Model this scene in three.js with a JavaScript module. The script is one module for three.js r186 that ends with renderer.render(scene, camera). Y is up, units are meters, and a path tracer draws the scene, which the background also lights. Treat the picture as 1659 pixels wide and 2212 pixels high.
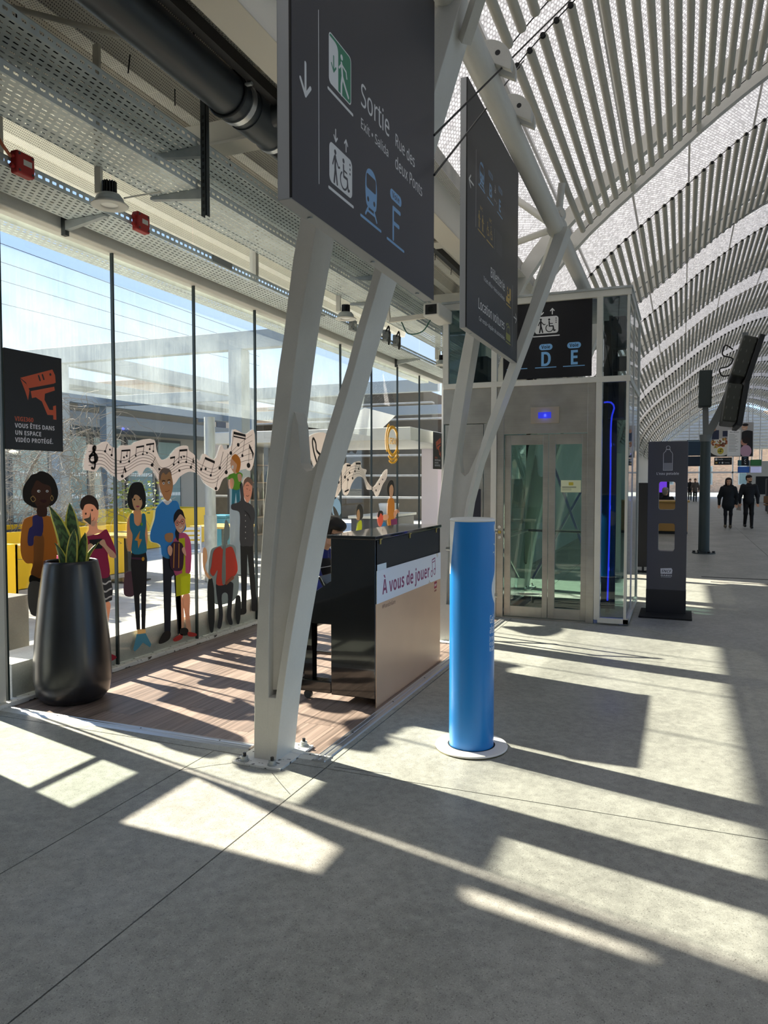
import * as THREE from 'three';
import { RoundedBoxGeometry } from 'three/addons/geometries/RoundedBoxGeometry.js';
import { mergeGeometries, mergeVertices, toCreasedNormals } from 'three/addons/utils/BufferGeometryUtils.js';
import { RectAreaLightUniformsLib } from 'three/addons/lights/RectAreaLightUniformsLib.js';

// ---------------------------------------------------------------- camera, sky, sun, exposure
const scene = new THREE.Scene();
const FOCAL = 1600, YAW = 21.953 * Math.PI / 180, PITCH = 2.4336 * Math.PI / 180, EYE = 1.6;
const camera = new THREE.PerspectiveCamera(2 * Math.atan(1106 / FOCAL) * 180 / Math.PI, 1659 / 2212, 0.05, 400);
camera.position.set(0, EYE, 0);
camera.rotation.order = 'YXZ';
camera.rotation.set(-PITCH, YAW, 0);
const renderer = new THREE.WebGLRenderer();
renderer.toneMapping = THREE.LinearToneMapping;
renderer.toneMappingExposure = 1.4;
renderer.shadowMap.enabled = true;
RectAreaLightUniformsLib.init();

const SKY_LEVEL = 1.2, SUN_LEVEL = 15;
{ // clear spring sky with thin cloud
  const W = 512, H = 256, d = new Float32Array(W * H * 4);
  const h2 = (x, y) => { const s = Math.sin(x * 127.1 + y * 311.7) * 43758.5453; return s - Math.floor(s); };
  const vn = (x, y, p) => { const i = Math.floor(x), j = Math.floor(y), f = x - i, g = y - j, a = f * f * (3 - 2 * f), b = g * g * (3 - 2 * g), q = (n) => ((n % p) + p) % p;
    return (h2(q(i), j) * (1 - a) + h2(q(i + 1), j) * a) * (1 - b) + (h2(q(i), j + 1) * (1 - a) + h2(q(i + 1), j + 1) * a) * b; };
  for (let y = 0; y < H; y++) for (let x = 0; x < W; x++) {
    const el = (y + 0.5) / H - 0.5, t = Math.pow(Math.max(0, el * 2), 0.6), u = x / W;
    let c = 0; for (let o = 0, a = 0.5, p = 10; o < 4; o++, a /= 2, p *= 2) c += a * vn(u * p, el * p * 3, p);
    c = Math.max(0, Math.min(1, (c - 0.42) * 2.2)) * 0.55;
    const sky = [0.50 - 0.42 * t, 0.64 - 0.38 * t, 0.86 - 0.14 * t], i = (y * W + x) * 4;
    for (let k = 0; k < 3; k++) d[i + k] = SKY_LEVEL * (sky[k] * (1 - c) + [0.78, 0.82, 0.88][k] * c);
    d[i + 3] = 1;
  }
  const tx = new THREE.DataTexture(d, W, H, THREE.RGBAFormat, THREE.FloatType);
  tx.magFilter = THREE.LinearFilter; tx.mapping = THREE.EquirectangularReflectionMapping; tx.needsUpdate = true;
  scene.background = tx; scene.environment = tx;
}
const sun = new THREE.DirectionalLight(0xfff3df, SUN_LEVEL);   // low sun behind the glass wall, a little ahead of the camera
sun.position.set(-1.47 * 20 - 2, 20, -0.37 * 20 - 8); sun.target.position.set(-2, 0, -8);
sun.castShadow = true; sun.shadow.radius = 1.6; sun.shadow.mapSize.set(4096, 4096);
Object.assign(sun.shadow.camera, { left: -30, right: 30, top: 30, bottom: -30, near: 1, far: 90 });
sun.name = 'sun'; scene.add(sun, sun.target);

// ---------------------------------------------------------------- helpers
const V = (x, y, z) => new THREE.Vector3(x, y, z);
let seed = 7; const rnd = () => { seed = (seed + 0x6d2b79f5) | 0; let t = Math.imul(seed ^ (seed >>> 15), 1 | seed); t = (t + Math.imul(t ^ (t >>> 7), 61 | t)) ^ t; return ((t ^ (t >>> 14)) >>> 0) / 4294967296; };
const rr = (a, b) => a + (b - a) * rnd();
// surveyed positions: a point of the photograph on a plane of known x, y or z
const FWD = V(-Math.sin(YAW) * Math.cos(PITCH), -Math.sin(PITCH), -Math.cos(YAW) * Math.cos(PITCH)), RIGHT = V(Math.cos(YAW), 0, -Math.sin(YAW)), UP = RIGHT.clone().cross(FWD);
const ray = (px, py) => FWD.clone().addScaledVector(RIGHT, (px - 829.5) / FOCAL).addScaledVector(UP, -(py - 1106) / FOCAL);
const atX = (px, py, X) => { const d = ray(px, py); return V(0, EYE, 0).addScaledVector(d, X / d.x); };
const atY = (px, py, Y = 0) => { const d = ray(px, py); return V(0, EYE, 0).addScaledVector(d, (Y - EYE) / d.y); };
const atZ = (px, py, Z) => { const d = ray(px, py); return V(0, EYE, 0).addScaledVector(d, Z / d.z); };
const toPix = (p) => { const v = p.clone().sub(V(0, EYE, 0)), w = v.dot(FWD); return [829.5 + FOCAL * v.dot(RIGHT) / w, 1106 - FOCAL * v.dot(UP) / w, w]; };

const used = new Map();
const numbered = (n) => { const k = used.get(n) ?? 0; used.set(n, k + 1); return k ? n + '_' + String(k).padStart(3, '0') : n; };
function tag(o, label, category, group) { o.userData = { ...o.userData, label, category }; if (group) o.userData.group = group; return o; }
function thing(name, label, category, pos = [0, 0, 0], turn = 0, group) {
  const g = new THREE.Group(); g.name = numbered(name); g.position.set(...pos); g.rotation.y = turn; scene.add(g); return tag(g, label, category, group);
}
function obj(name, geo, mat, parent) {
  const g = Array.isArray(geo) ? merge(geo) : geo, m = new THREE.Mesh(g, mat);
  m.castShadow = m.receiveShadow = true;
  if (parent) { m.name = name; parent.add(m); } else { m.name = numbered(name); scene.add(m); }
  return m;
}
function struct(name, geo, mat) { const m = obj(name, geo, mat); m.userData.kind = 'structure'; return m; }
function structGroup(name) { const g = new THREE.Group(); g.name = numbered(name); g.userData.kind = 'structure'; scene.add(g); return g; }
function clean(g) { if (g.index) g = g.toNonIndexed(); for (const k of Object.keys(g.attributes)) if (!['position', 'normal', 'uv'].includes(k)) g.deleteAttribute(k); if (!g.attributes.normal) g.computeVertexNormals(); if (!g.attributes.uv) boxUV(g); return g; }
function merge(list) { return list.length === 1 ? list[0] : mergeGeometries(list.map(clean), false); }
function boxUV(g, s = 1) { // uv in metres from the dominant axis
  if (g.index) g = g.toNonIndexed();
  if (!g.attributes.normal) g.computeVertexNormals();
  const p = g.attributes.position, n = g.attributes.normal, uv = new Float32Array(p.count * 2);
  for (let i = 0; i < p.count; i++) {
    const a = Math.abs(n.getX(i)), b = Math.abs(n.getY(i)), c = Math.abs(n.getZ(i));
    if (a >= b && a >= c) { uv[2 * i] = p.getZ(i) * s; uv[2 * i + 1] = p.getY(i) * s; }
    else if (b >= c) { uv[2 * i] = p.getX(i) * s; uv[2 * i + 1] = p.getZ(i) * s; }
    else { uv[2 * i] = p.getX(i) * s; uv[2 * i + 1] = p.getY(i) * s; }
  }
  g.setAttribute('uv', new THREE.BufferAttribute(uv, 2)); return g;
}
const span = (x0, x1, y0, y1, z0, z1) => boxUV(new THREE.BoxGeometry(Math.abs(x1 - x0), Math.abs(y1 - y0), Math.abs(z1 - z0)).translate((x0 + x1) / 2, (y0 + y1) / 2, (z0 + z1) / 2));
const rspan = (x0, x1, y0, y1, z0, z1, r = 0.005, s = 2) => boxUV(new RoundedBoxGeometry(Math.abs(x1 - x0), Math.abs(y1 - y0), Math.abs(z1 - z0), s, r).translate((x0 + x1) / 2, (y0 + y1) / 2, (z0 + z1) / 2));
function rod(a, b, r1, r2 = r1, seg = 12, open = false) {
  const A = Array.isArray(a) ? V(...a) : a, B = Array.isArray(b) ? V(...b) : b, d = B.clone().sub(A), L = d.length();
  const g = new THREE.CylinderGeometry(r2, r1, L, seg, 1, open);
  g.applyQuaternion(new THREE.Quaternion().setFromUnitVectors(V(0, 1, 0), d.normalize())); return g.translate((A.x + B.x) / 2, (A.y + B.y) / 2, (A.z + B.z) / 2);
}
function bar(a, b, w, h) { // square bar from a to b
  const A = Array.isArray(a) ? V(...a) : a, B = Array.isArray(b) ? V(...b) : b, m = new THREE.Matrix4().lookAt(A, B, Math.abs(B.clone().sub(A).normalize().y) > 0.95 ? V(1, 0, 0) : V(0, 1, 0));
  const g = new THREE.BoxGeometry(w, h, A.distanceTo(B)); g.applyMatrix4(m); return boxUV(g.translate((A.x + B.x) / 2, (A.y + B.y) / 2, (A.z + B.z) / 2));
}
const tube = (pts, r, seg = 24, rad = 8, closed = false) => new THREE.TubeGeometry(new THREE.CatmullRomCurve3(pts.map((p) => Array.isArray(p) ? V(...p) : p), closed), seg, r, rad, closed);
const lathe = (pts, seg = 40) => new THREE.LatheGeometry(pts.map((p) => new THREE.Vector2(...p)), seg);
const ball = (x, y, z, r, sx = 1, sy = 1, sz = 1) => new THREE.SphereGeometry(r, 16, 12).scale(sx, sy, sz).translate(x, y, z);
function loft(q0, q1, ...more) { // prism through corner rings of equal length
  const rings = [q0, q1, ...more], n = q0.length, pos = [], idx = [];
  for (const r of rings) for (const p of r) pos.push(p.x, p.y, p.z);
  for (let k = 0; k + 1 < rings.length; k++) for (let i = 0; i < n; i++) { const a = k * n + i, b = k * n + (i + 1) % n, c = a + n, d = b + n; idx.push(a, b, d, a, d, c); }
  for (let i = 1; i + 1 < n; i++) { idx.push(0, i + 1, i); const o = (rings.length - 1) * n; idx.push(o, o + i, o + i + 1); }
  const g = new THREE.BufferGeometry(); g.setAttribute('position', new THREE.Float32BufferAttribute(pos, 3)); g.setIndex(idx);
  const f = g.toNonIndexed(); f.computeVertexNormals(); return boxUV(f);
}
function plate(points, depth, bevel = 0) { // outline in x,y extruded towards +z
  const s = new THREE.Shape(points.map((p) => new THREE.Vector2(...p)));
  return new THREE.ExtrudeGeometry(s, { depth, bevelEnabled: bevel > 0, bevelSize: bevel, bevelThickness: bevel, bevelSegments: 2, curveSegments: 12 });
}
// ---- textures
const tiles = new Map();
function hash2(i, j, s) { let h = Math.imul(i, 374761393) ^ Math.imul(j, 668265263) ^ Math.imul(s, 2147483647 ^ 97); h = Math.imul(h ^ (h >>> 13), 1274126177); return ((h ^ (h >>> 16)) >>> 0) / 4294967296; }
function pnoise(x, y, px, py, s) { const i = Math.floor(x), j = Math.floor(y), f = x - i, g = y - j, a = f * f * (3 - 2 * f), b = g * g * (3 - 2 * g), X = (n) => ((n % px) + px) % px, Y = (n) => ((n % py) + py) % py;
  return (hash2(X(i), Y(j), s) * (1 - a) + hash2(X(i + 1), Y(j), s) * a) * (1 - b) + (hash2(X(i), Y(j + 1), s) * (1 - a) + hash2(X(i + 1), Y(j + 1), s) * a) * b; }
function fbm(u, v, px, py, s, oct = 4) { let r = 0, a = 0.5; for (let o = 0; o < oct; o++) { r += a * pnoise(u * px, v * py, px, py, s + o); px *= 2; py *= 2; a /= 2; } return r / (1 - Math.pow(0.5, oct)); }
function tex(W, H, fn, { srgb = true, repeat = [1, 1] } = {}) {
  const d = new Uint8Array(W * H * 4);
  for (let y = 0; y < H; y++) for (let x = 0; x < W; x++) { const c = fn((x + 0.5) / W, (y + 0.5) / H, x, y), i = (y * W + x) * 4; for (let k = 0; k < 4; k++) d[i + k] = Math.max(0, Math.min(255, Math.round((c[k] ?? 1) * 255))); }
  const t = new THREE.DataTexture(d, W, H, THREE.RGBAFormat); t.wrapS = t.wrapT = THREE.RepeatWrapping; t.magFilter = THREE.LinearFilter; t.minFilter = THREE.LinearMipmapLinearFilter; t.generateMipmaps = true;
  if (srgb) t.colorSpace = THREE.SRGBColorSpace; t.repeat.set(...repeat); t.needsUpdate = true; return t;
}
function drawn(W, H, paint) { const c = document.createElement('canvas'); c.width = W; c.height = H; const g = c.getContext('2d'); paint(g, W, H); const t = new THREE.CanvasTexture(c); t.colorSpace = THREE.SRGBColorSpace; t.anisotropy = 8; return t; }
const std = (color, roughness = 0.6, metalness = 0, more = {}) => new THREE.MeshStandardMaterial({ color, roughness, metalness, side: THREE.DoubleSide, ...more });
const phys = (o) => new THREE.MeshPhysicalMaterial({ side: THREE.DoubleSide, ...o });

// ---- materials
const floorMap = tex(1024, 1024, (u, v, x, y) => { const a = fbm(u, v, 5, 5, 3, 5), b = fbm(u, v, 60, 60, 9, 3), c = hash2(x, y, 5), s = hash2(x >> 1, y >> 1, 6);
  let g = 0.61 + (a - 0.5) * 0.09 + (b - 0.5) * 0.13 + (c - 0.5) * 0.13; if (s > 0.97) g -= 0.14; else if (s < 0.012) g += 0.09; return [g * 0.975, g * 0.98, g * 0.94]; }, { repeat: [0.5, 0.5] });
const floorRough = tex(512, 512, (u, v) => { const g = 0.36 + fbm(u, v, 6, 6, 21, 5) * 0.22; return [g, g, g]; }, { srgb: false, repeat: [0.4, 0.4] });
const M = {};
M.floor = std(0xffffff, 1, 0, { map: floorMap, roughnessMap: floorRough });
M.grout = std(0x2b2b2a, 0.9);
const woodTone = (k) => tex(256, 1024, (u, v) => { const g = fbm(u, v, 14, 3, 31 + k, 5), w = fbm(u + 0.06 * g, v, 40, 2, 51 + k, 3), f = 0.46 + k * 0.02 + (g - 0.5) * 0.22 + (w - 0.5) * 0.16; return [f * 1.09, f * 0.95, f * 0.88]; }, { repeat: [4.3, 0.66] });
M.wood = [0, 1, 2, 3].map((k) => std(0xffffff, 0.4 + 0.03 * k, 0, { map: woodTone(k) }));
const whiteGrain = tex(256, 256, (u, v, x, y) => { const g = 0.9 + (fbm(u, v, 6, 6, 61, 4) - 0.5) * 0.06 + (hash2(x, y, 8) - 0.5) * 0.02; return [g, g, g * 0.985]; });
M.white = std(0xe4e2dc, 0.45, 0, { map: whiteGrain });
M.whiteScuffed = std(0xffffff, 0.6, 0, { map: tex(512, 256, (u, v) => { const g = fbm(u, v, 24, 8, 71, 4), c = g > 0.72 ? 0.3 : 0.86 - (fbm(u, v, 6, 6, 73, 3) - 0.5) * 0.12; return [c, c, c * 0.98]; }, { repeat: [1, 4] }) });
M.tubeWhite = std(0xd6d2c6, 0.5, 0, { map: whiteGrain });
M.beige = std(0xd6d1c4, 0.6);
const galv = tex(256, 256, (u, v) => { const g = 0.68 + (fbm(u, v, 12, 12, 81, 4) - 0.5) * 0.16; return [g * 0.97, g, g]; });
M.galv = std(0xffffff, 0.45, 0.25, { map: galv });
M.galvDark = std(0x6b6f70, 0.5, 0.3, { map: galv });
M.alu = std(0xd9dadb, 0.35, 0.85);
M.steel = std(0xffffff, 0.36, 0.8, { map: tex(512, 512, (u, v) => { const g = 0.64 + (fbm(u, v, 4, 160, 91, 3) - 0.5) * 0.03 + (fbm(u, v, 5, 5, 95, 4) - 0.5) * 0.14; return [g * 1.02, g, g * 0.95]; }) });
M.dark = std(0x26282a, 0.5, 0.3);
M.darkGrey = std(0x3a3b3f, 0.55);
M.black = std(0x0c0c0d, 0.5);
M.rubber = std(0x151515, 0.85);
M.pipe = std(0x3c4145, 0.38, 0.1);
M.gloss = phys({ color: 0x060606, roughness: 0.12, clearcoat: 1, clearcoatRoughness: 0.04 });
M.red = std(0xa3201d, 0.5);
M.glass = phys({ color: 0xf4faf8, transmission: 1, thickness: 0, roughness: 0, ior: 1.5 });
M.glassTeal = phys({ color: 0xe2efea, transmission: 1, thickness: 0, roughness: 0.02, ior: 1.5 });
M.glassGrey = phys({ color: 0xc9d6d8, transmission: 1, thickness: 0, roughness: 0.02, ior: 1.5 });
M.seal = std(0x1d2b2a, 0.4);
M.chrome = std(0xdadada, 0.15, 1);
M.brass = std(0xb9a25a, 0.35, 0.9);
M.skin = std(0xd9a98a, 0.55);
M.hair = std(0x17100c, 0.6);
M.concrete = std(0xffffff, 0.85, 0, { map: tex(512, 512, (u, v, x, y) => { const g = 0.66 + (fbm(u, v, 8, 8, 101, 5) - 0.5) * 0.16 + (hash2(x, y, 4) - 0.5) * 0.08; return [g, g * 0.985, g * 0.95]; }, { repeat: [0.7, 0.7] }) });
M.yellow = std(0xf2c310, 0.6);
// ================================================================ THE SETTING
const WALL = -4.44, PITCHZ = 1.11, JOINTS = Array.from({ length: 10 }, (_, i) => -3.84 - PITCHZ * i);
// ---- floor: polished concrete slabs with narrow joints, cut round the plank floor
{
  const fl = structGroup('floor');
  obj('sub_floor', span(-4.5, 16, -0.30, -0.03, -84, 9), M.grout, fl);
  const xs = [-4.4, -2.552, -1.82, 1.7, 5.2, 8.7, 12.2], zs = [9, 3.3, -3.64, -6.9, -12.4, -19.4, -26.4, -33.4, -40.4, -54, -68, -84], G = 0.0035;
  for (let i = 0; i + 1 < xs.length; i++) for (let j = 0; j + 1 < zs.length; j++) {
    let x0 = xs[i], x1 = xs[i + 1], z0 = zs[j + 1], z1 = zs[j];
    if (z1 <= -3.64 && z1 > -12.4 && x1 <= -1.82) continue;
    const g = span(x0 + G, x1 - G, -0.03, 0, z0 + G, z1 - G);
    obj('slab', g, M.floor, fl);
  }
  // slabs beside and beyond the plank floor
  obj('slab', span(-4.4, -1.82 - G, -0.03, 0, -12.4 + G, -8.4), M.floor, fl);
  obj('slab', span(-1.90, -1.82 - G, -0.03, 0, -8.4, -3.72), M.floor, fl);
  obj('slab', span(-4.4, -1.82 - G, -0.03, 0, -3.72, -3.64 - G), M.floor, fl);
  for (const c of [[[386, 1664], [420, 1660], [462, 1653], [497, 1649], [524, 1640]], [[588, 1670], [606, 1692], [627, 1716]], [[722, 1657], [790, 1666], [845, 1672]]]) obj('crack', tube(c.map(([a, b]) => { const p = atY(a, b); return [p.x, -0.0015, p.z]; }), 0.003, 24, 5), M.grout, fl);
  // long slots let into the concrete
  for (const [a, b] of [[[1515, 1246], [1900, 1280]], [[1535, 1257], [1900, 1291]]]) { const p = atY(...a), q = atY(...b); obj('slot', bar([p.x, 0.001, p.z], [q.x, 0.001, p.z], 0.05, 0.006), M.grout, fl); }
}
{ // plank floor under the piano, boards laid lengthwise along the glass
  const pf = structGroup('floor_planks');
  obj('underlay', span(-4.4, -1.92, -0.03, -0.012, -8.38, -3.72), M.grout, pf);
  const W = 0.232, L = 1.5; let k = 0;
  for (let x = -4.39; x < -1.93; x += W, k++) {
    let z = -3.74 + [0.2, 0.95, 0.55, 1.25][k % 4] * 1; const x1 = Math.min(x + W, -1.925);
    while (z > -8.37) { const a = Math.min(z, -3.735), b = Math.max(z - L, -8.375); if (a - b > 0.05) { const g = span(x + 0.001, x1 - 0.001, -0.014, 0, b + 0.001, a - 0.001); const uv = g.attributes.uv, off = rnd(); for (let i = 0; i < uv.count; i++) uv.setXY(i, uv.getX(i) + k * 0.37, uv.getY(i) + off * 3); obj('plank', g, M.wood[(k * 3 + Math.floor(rnd() * 4)) % 4], pf); } z -= L; }
  }
}
{ // ribbed aluminium edging round the planks
  const prof = (len) => { const s = new THREE.Shape(); s.moveTo(-0.045, 0); s.lineTo(-0.04, 0.008); s.lineTo(-0.02, 0.012); s.lineTo(-0.016, 0.009); s.lineTo(-0.006, 0.009); s.lineTo(-0.002, 0.013); s.lineTo(0.012, 0.013); s.lineTo(0.016, 0.009); s.lineTo(0.026, 0.009); s.lineTo(0.03, 0.012); s.lineTo(0.045, 0); s.closePath(); return new THREE.ExtrudeGeometry(s, { depth: len, bevelEnabled: false }); };
  const t = structGroup('trim_1');
  obj('edging', prof(4.62).rotateY(Math.PI).translate(-1.905, 0, -3.715), M.alu, t);
  obj('edging', prof(2.05).rotateY(-Math.PI / 2).translate(-2.37, 0, -3.765), M.alu, t);
  obj('edging', prof(0.26).rotateY(-Math.PI / 2).translate(-1.86, 0, -3.765), M.alu, t);
  for (const [x, z] of [[-3.9, -3.765], [-3.2, -3.765], [-2.6, -3.765], [-1.98, -3.765], [-1.905, -4.2], [-1.905, -4.9], [-1.905, -5.6], [-1.905, -6.3]]) obj('screw', new THREE.CylinderGeometry(0.005, 0.006, 0.003, 10).translate(x, 0.0135, z), M.galvDark, t);
}
// ---- glass wall: panes with dark sealed joints, white sill and header
{
  const head = structGroup('trim_2');
  obj('header', rspan(-4.52, -4.36, 3.49, 3.62, -13.9, -3.05, 0.01), M.white, head);
  for (let i = 0; i < 9; i++) obj('clerestory_pane', new THREE.PlaneGeometry(PITCHZ - 0.02, 0.88).rotateY(Math.PI / 2).translate(WALL, 4.06, JOINTS[i] - PITCHZ / 2), M.glass, head);
  for (let i = 0; i < 10; i += 3) obj('clerestory_post', rspan(-4.48, -4.40, 3.62, 4.5, JOINTS[i] - 0.03, JOINTS[i] + 0.03, 0.004), M.beige, head);
  obj('rail', span(-4.37, -4.33, 3.62, 3.70, -13.9, -3.05), M.darkGrey, head);
  const sill = structGroup('baseboard_left');
  obj('sill', rspan(-4.47, -4.375, 0, 0.035, -13.9, -3.05, 0.006), M.whiteScuffed, sill);
  obj('curb', span(-4.85, -4.465, -0.2, 0.275, -13.9, -3.9), M.concrete, sill);
  for (let i = 0; i + 1 < JOINTS.length; i++) {
    const w = structGroup('window_' + (i + 1)), z1 = JOINTS[i], z0 = JOINTS[i + 1];
    obj('pane', new THREE.PlaneGeometry(z1 - z0 - 0.016, 3.47).rotateY(Math.PI / 2).translate(WALL, 1.765, (z0 + z1) / 2), M.glass, w);
    obj('joint', span(WALL - 0.014, WALL + 0.014, 0.02, 3.5, z1 - 0.008, z1 + 0.008), M.seal, w);
  }
}
// grime on the upper half of the panes
{
  const grime = (k) => tex(512, 512, (u, v) => { const s = fbm(u, v, 90, 3, 111 + k, 3), p = fbm(u, v, 4, 4, 131 + k, 4), q = fbm(u, v, 26, 26, 141 + k, 3); const low = v < 0.55 ? 1 : Math.max(0, 1 - (v - 0.55) / 0.42 * (0.7 + p * 0.6));
    const a = 0.62 * Math.max(0, Math.min(1, (0.36 + (s - 0.5) * 0.18 + (p - 0.5) * 0.42 + (q - 0.5) * 0.1) * (0.25 + 0.75 * low))); return [a, a, a]; }, { srgb: false });
  const mats = [0, 1, 2].map((k) => phys({ color: 0xdbe6ea, transmission: 0.5, roughness: 1, thickness: 0, transparent: true, alphaMap: grime(k) }));
  for (let i = 0; i < 6; i++) {
    const z1 = JOINTS[i] - 0.012, z0 = JOINTS[i + 1] + 0.012, g = new THREE.PlaneGeometry(z1 - z0, 1.15).rotateY(Math.PI / 2).translate(WALL - 0.009, 2.28 + 0.575, (z0 + z1) / 2);
    const o = obj('grime_film', g, mats[i % 3]); o.userData.kind = 'stuff';
    tag(o, ['first', 'second', 'third', 'fourth', 'fifth', 'sixth'][i] + ' pane from the photo left: hazy dust film on its upper part', 'dust film', 'dust films on the glass wall');
  }
}
{ // solid wall and glazed door beyond the left edge of the view: they let in the light patch on the near floor
  const sh = new THREE.Shape(); [[3.80, 0], [-9, 0], [-9, 4.5], [3.80, 4.5]].forEach(([a, b], i) => i ? sh.lineTo(a, b) : sh.moveTo(a, b)); sh.closePath(); // local x = -z
  for (const q of [[[3.63, 0.08], [3.15, 0.08], [3.15, 1.16], [3.63, 1.16]], [[3.79, 1.36], [3.2, 1.36], [3.42, 2.1], [3.64, 2.1]], [[3.69, 2.48], [3.6, 2.5], [3.655, 2.97], [3.70, 2.97]]]) { const h = new THREE.Path(); q.forEach(([a, b], i) => i ? h.lineTo(a, b) : h.moveTo(a, b)); h.closePath(); sh.holes.push(h); }
  struct('wall_left', boxUV(new THREE.ExtrudeGeometry(sh, { depth: 0.05, bevelEnabled: false }).rotateY(Math.PI / 2).translate(-4.46, 0, 0)), M.white);
  const d = structGroup('door_1');
  obj('pane', span(-4.445, -4.435, 0.08, 1.16, -3.63, -3.15), M.glass, d);
  obj('handle_bar', rod([-4.39, 0.88, -3.66], [-4.39, 0.88, -3.12], 0.022), M.steel, d);
}
// ---- walls closing the hall behind and to the right of the camera
struct('wall_back', span(-4.6, 16, 0, 9.6, 8.9, 9.1), M.white);
{ const w = structGroup('wall_right'); for (let z = 9; z > -84; z -= 3.1) { obj('post', span(11.4, 11.6, 0, 5.2, z - 0.08, z + 0.08), M.white, w); obj('pane', span(11.49, 11.5, 0.1, 5.1, z - 3.02, z - 0.08), M.glass, w); } obj('rail', span(11.4, 11.6, 5.1, 5.25, -84, 9), M.white, w); obj('rail', span(11.4, 11.6, 0, 0.1, -84, 9), M.white, w); struct('ground_yard', span(11.6, 60, -0.3, -0.02, -84, 40), M.concrete); }
// ---- low ceiling: perforated trapezoidal steel deck over the glass-wall aisle
{
  const dots = tex(256, 256, (u, v, x, y) => { const p = 12, i = Math.floor(y / p), cx = ((x + (i % 2) * p / 2) % p) - p / 2, cy = (y % p) - p / 2, h = cx * cx + cy * cy < 5.5; const g = 0.92 + (fbm(u, v, 5, 5, 151, 3) - 0.5) * 0.06; return h ? [0.28, 0.275, 0.265] : [g, g * 0.985, g * 0.95]; });
  dots.repeat.set(2.6, 2.6); dots.wrapS = dots.wrapT = THREE.RepeatWrapping;
  const deckMat = std(0xffffff, 0.6, 0, { map: dots }), pts = [], P = 0.32;
  for (let x = -5.7; x < -2.45; x += P) pts.push([x, 4.5], [x + 0.11, 4.5], [x + 0.15, 4.64], [x + 0.27, 4.64]);
  const s = [...pts, ...pts.slice().reverse().map(([x, y]) => [x, y + 0.006])];
  const g = plate(s, 21).rotateY(0).translate(0, 0, -14.2);
  struct('ceiling', boxUV(g), deckMat);
  struct('roof_slab', [span(-5.8, -2.3, 4.72, 4.9, -14.2, 9)], M.concrete);
  struct('ceiling_slab', [span(-4.5, -2.3, 4.5, 4.6, 6.8, 9)], M.white);
  const t = structGroup('trim_3');
  obj('edge_beam', rspan(-2.46, -2.34, 4.22, 4.72, -14.2, 6.8, 0.012), M.beige, t);
  obj('edge_flange', rspan(-2.52, -2.28, 4.20, 4.235, -14.2, 6.8, 0.006), M.beige, t);
  for (const z of [-2.1, -5.2, -8.2, -11.2]) obj('cross_beam', [rspan(-4.4, -2.42, 4.3, 4.5, z - 0.05, z + 0.05, 0.008), rspan(-4.4, -2.42, 4.28, 4.305, z - 0.11, z + 0.11, 0.006)], M.beige, t);
}
// ---- vaulted hall roof
const CURVE = new THREE.CatmullRomCurve3([[-2.45, 2.9], [-2.3, 3.6], [-1.95, 4.4], [-1.31, 5.16], [-0.27, 6.03], [0.69, 6.8], [1.5, 7.32], [2.5, 7.75], [4, 8.0], [5.5, 7.75], [6.5, 7.32], [7.31, 6.8], [8.27, 6.03], [9.31, 5.16], [10.1, 4.3], [10.7, 3.2]].map(([x, y]) => V(x, y, 0)));
const CURVE_LEN = CURVE.getLength();
const offsetCurve = (o, n = 90) => Array.from({ length: n + 1 }, (_, i) => { const p = CURVE.getPointAt(i / n), t = CURVE.getTangentAt(i / n); return V(p.x - t.y * o, p.y + t.x * o, 0); });
{
  const bubbles = tex(512, 512, (u, v) => { const N = 26, R = 20, row = Math.floor(v * R), uu = u * N + (row % 2) * 0.5, i = Math.floor(uu), dx = uu - i - 0.5, dy = v * R - row - 0.5, k = hash2(i % N, row, 3), d = Math.sqrt(dx * dx * 4 + dy * dy * 3); let g = 0.74 + (k - 0.5) * 0.12; if (d < 0.34 + 0.25 * k) g += 0.26 * k; if (d > 0.8) g -= 0.16; return [g * 0.955, g * 0.965, g]; }, { repeat: [0.9, 0.9] });
  const skin = phys({ color: 0xffffff, map: bubbles, transmission: 0.28, roughness: 1, thickness: 0 }), roof = structGroup('ceiling_vault'), whole = offsetCurve(0.95);
  for (let b = -1; b < 12; b++) {
    const z1 = b === -1 ? 9 : -6.4 * b + 1.0, z0 = -6.4 * b - 5.4, c = whole.filter((p) => b > 1 || p.y > 4.72);
    const pos = [], uv = [], idx = []; let L = 0;
    c.forEach((p, i) => { if (i) L += p.distanceTo(c[i - 1]); for (const z of [z1, z0]) { pos.push(p.x, p.y, z); uv.push(L, z); } if (i) { const a = 2 * i; idx.push(a - 2, a - 1, a, a, a - 1, a + 1); } });
    const g = new THREE.BufferGeometry(); g.setAttribute('position', new THREE.Float32BufferAttribute(pos, 3)); g.setAttribute('uv', new THREE.Float32BufferAttribute(uv, 2)); g.setIndex(idx); g.computeVertexNormals();
    obj('skin_panel', g, skin, roof);
  }
  // slim glazing bars under the skin
  const bars = []; for (let i = 8; i < 90; i += 6) { const p = offsetCurve(0.9)[i]; bars.push(bar([p.x, p.y, 9], [p.x, p.y, -78], 0.035, 0.05)); }
  for (const g of bars) obj('glazing_bar', g, M.alu, roof);
}
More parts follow.
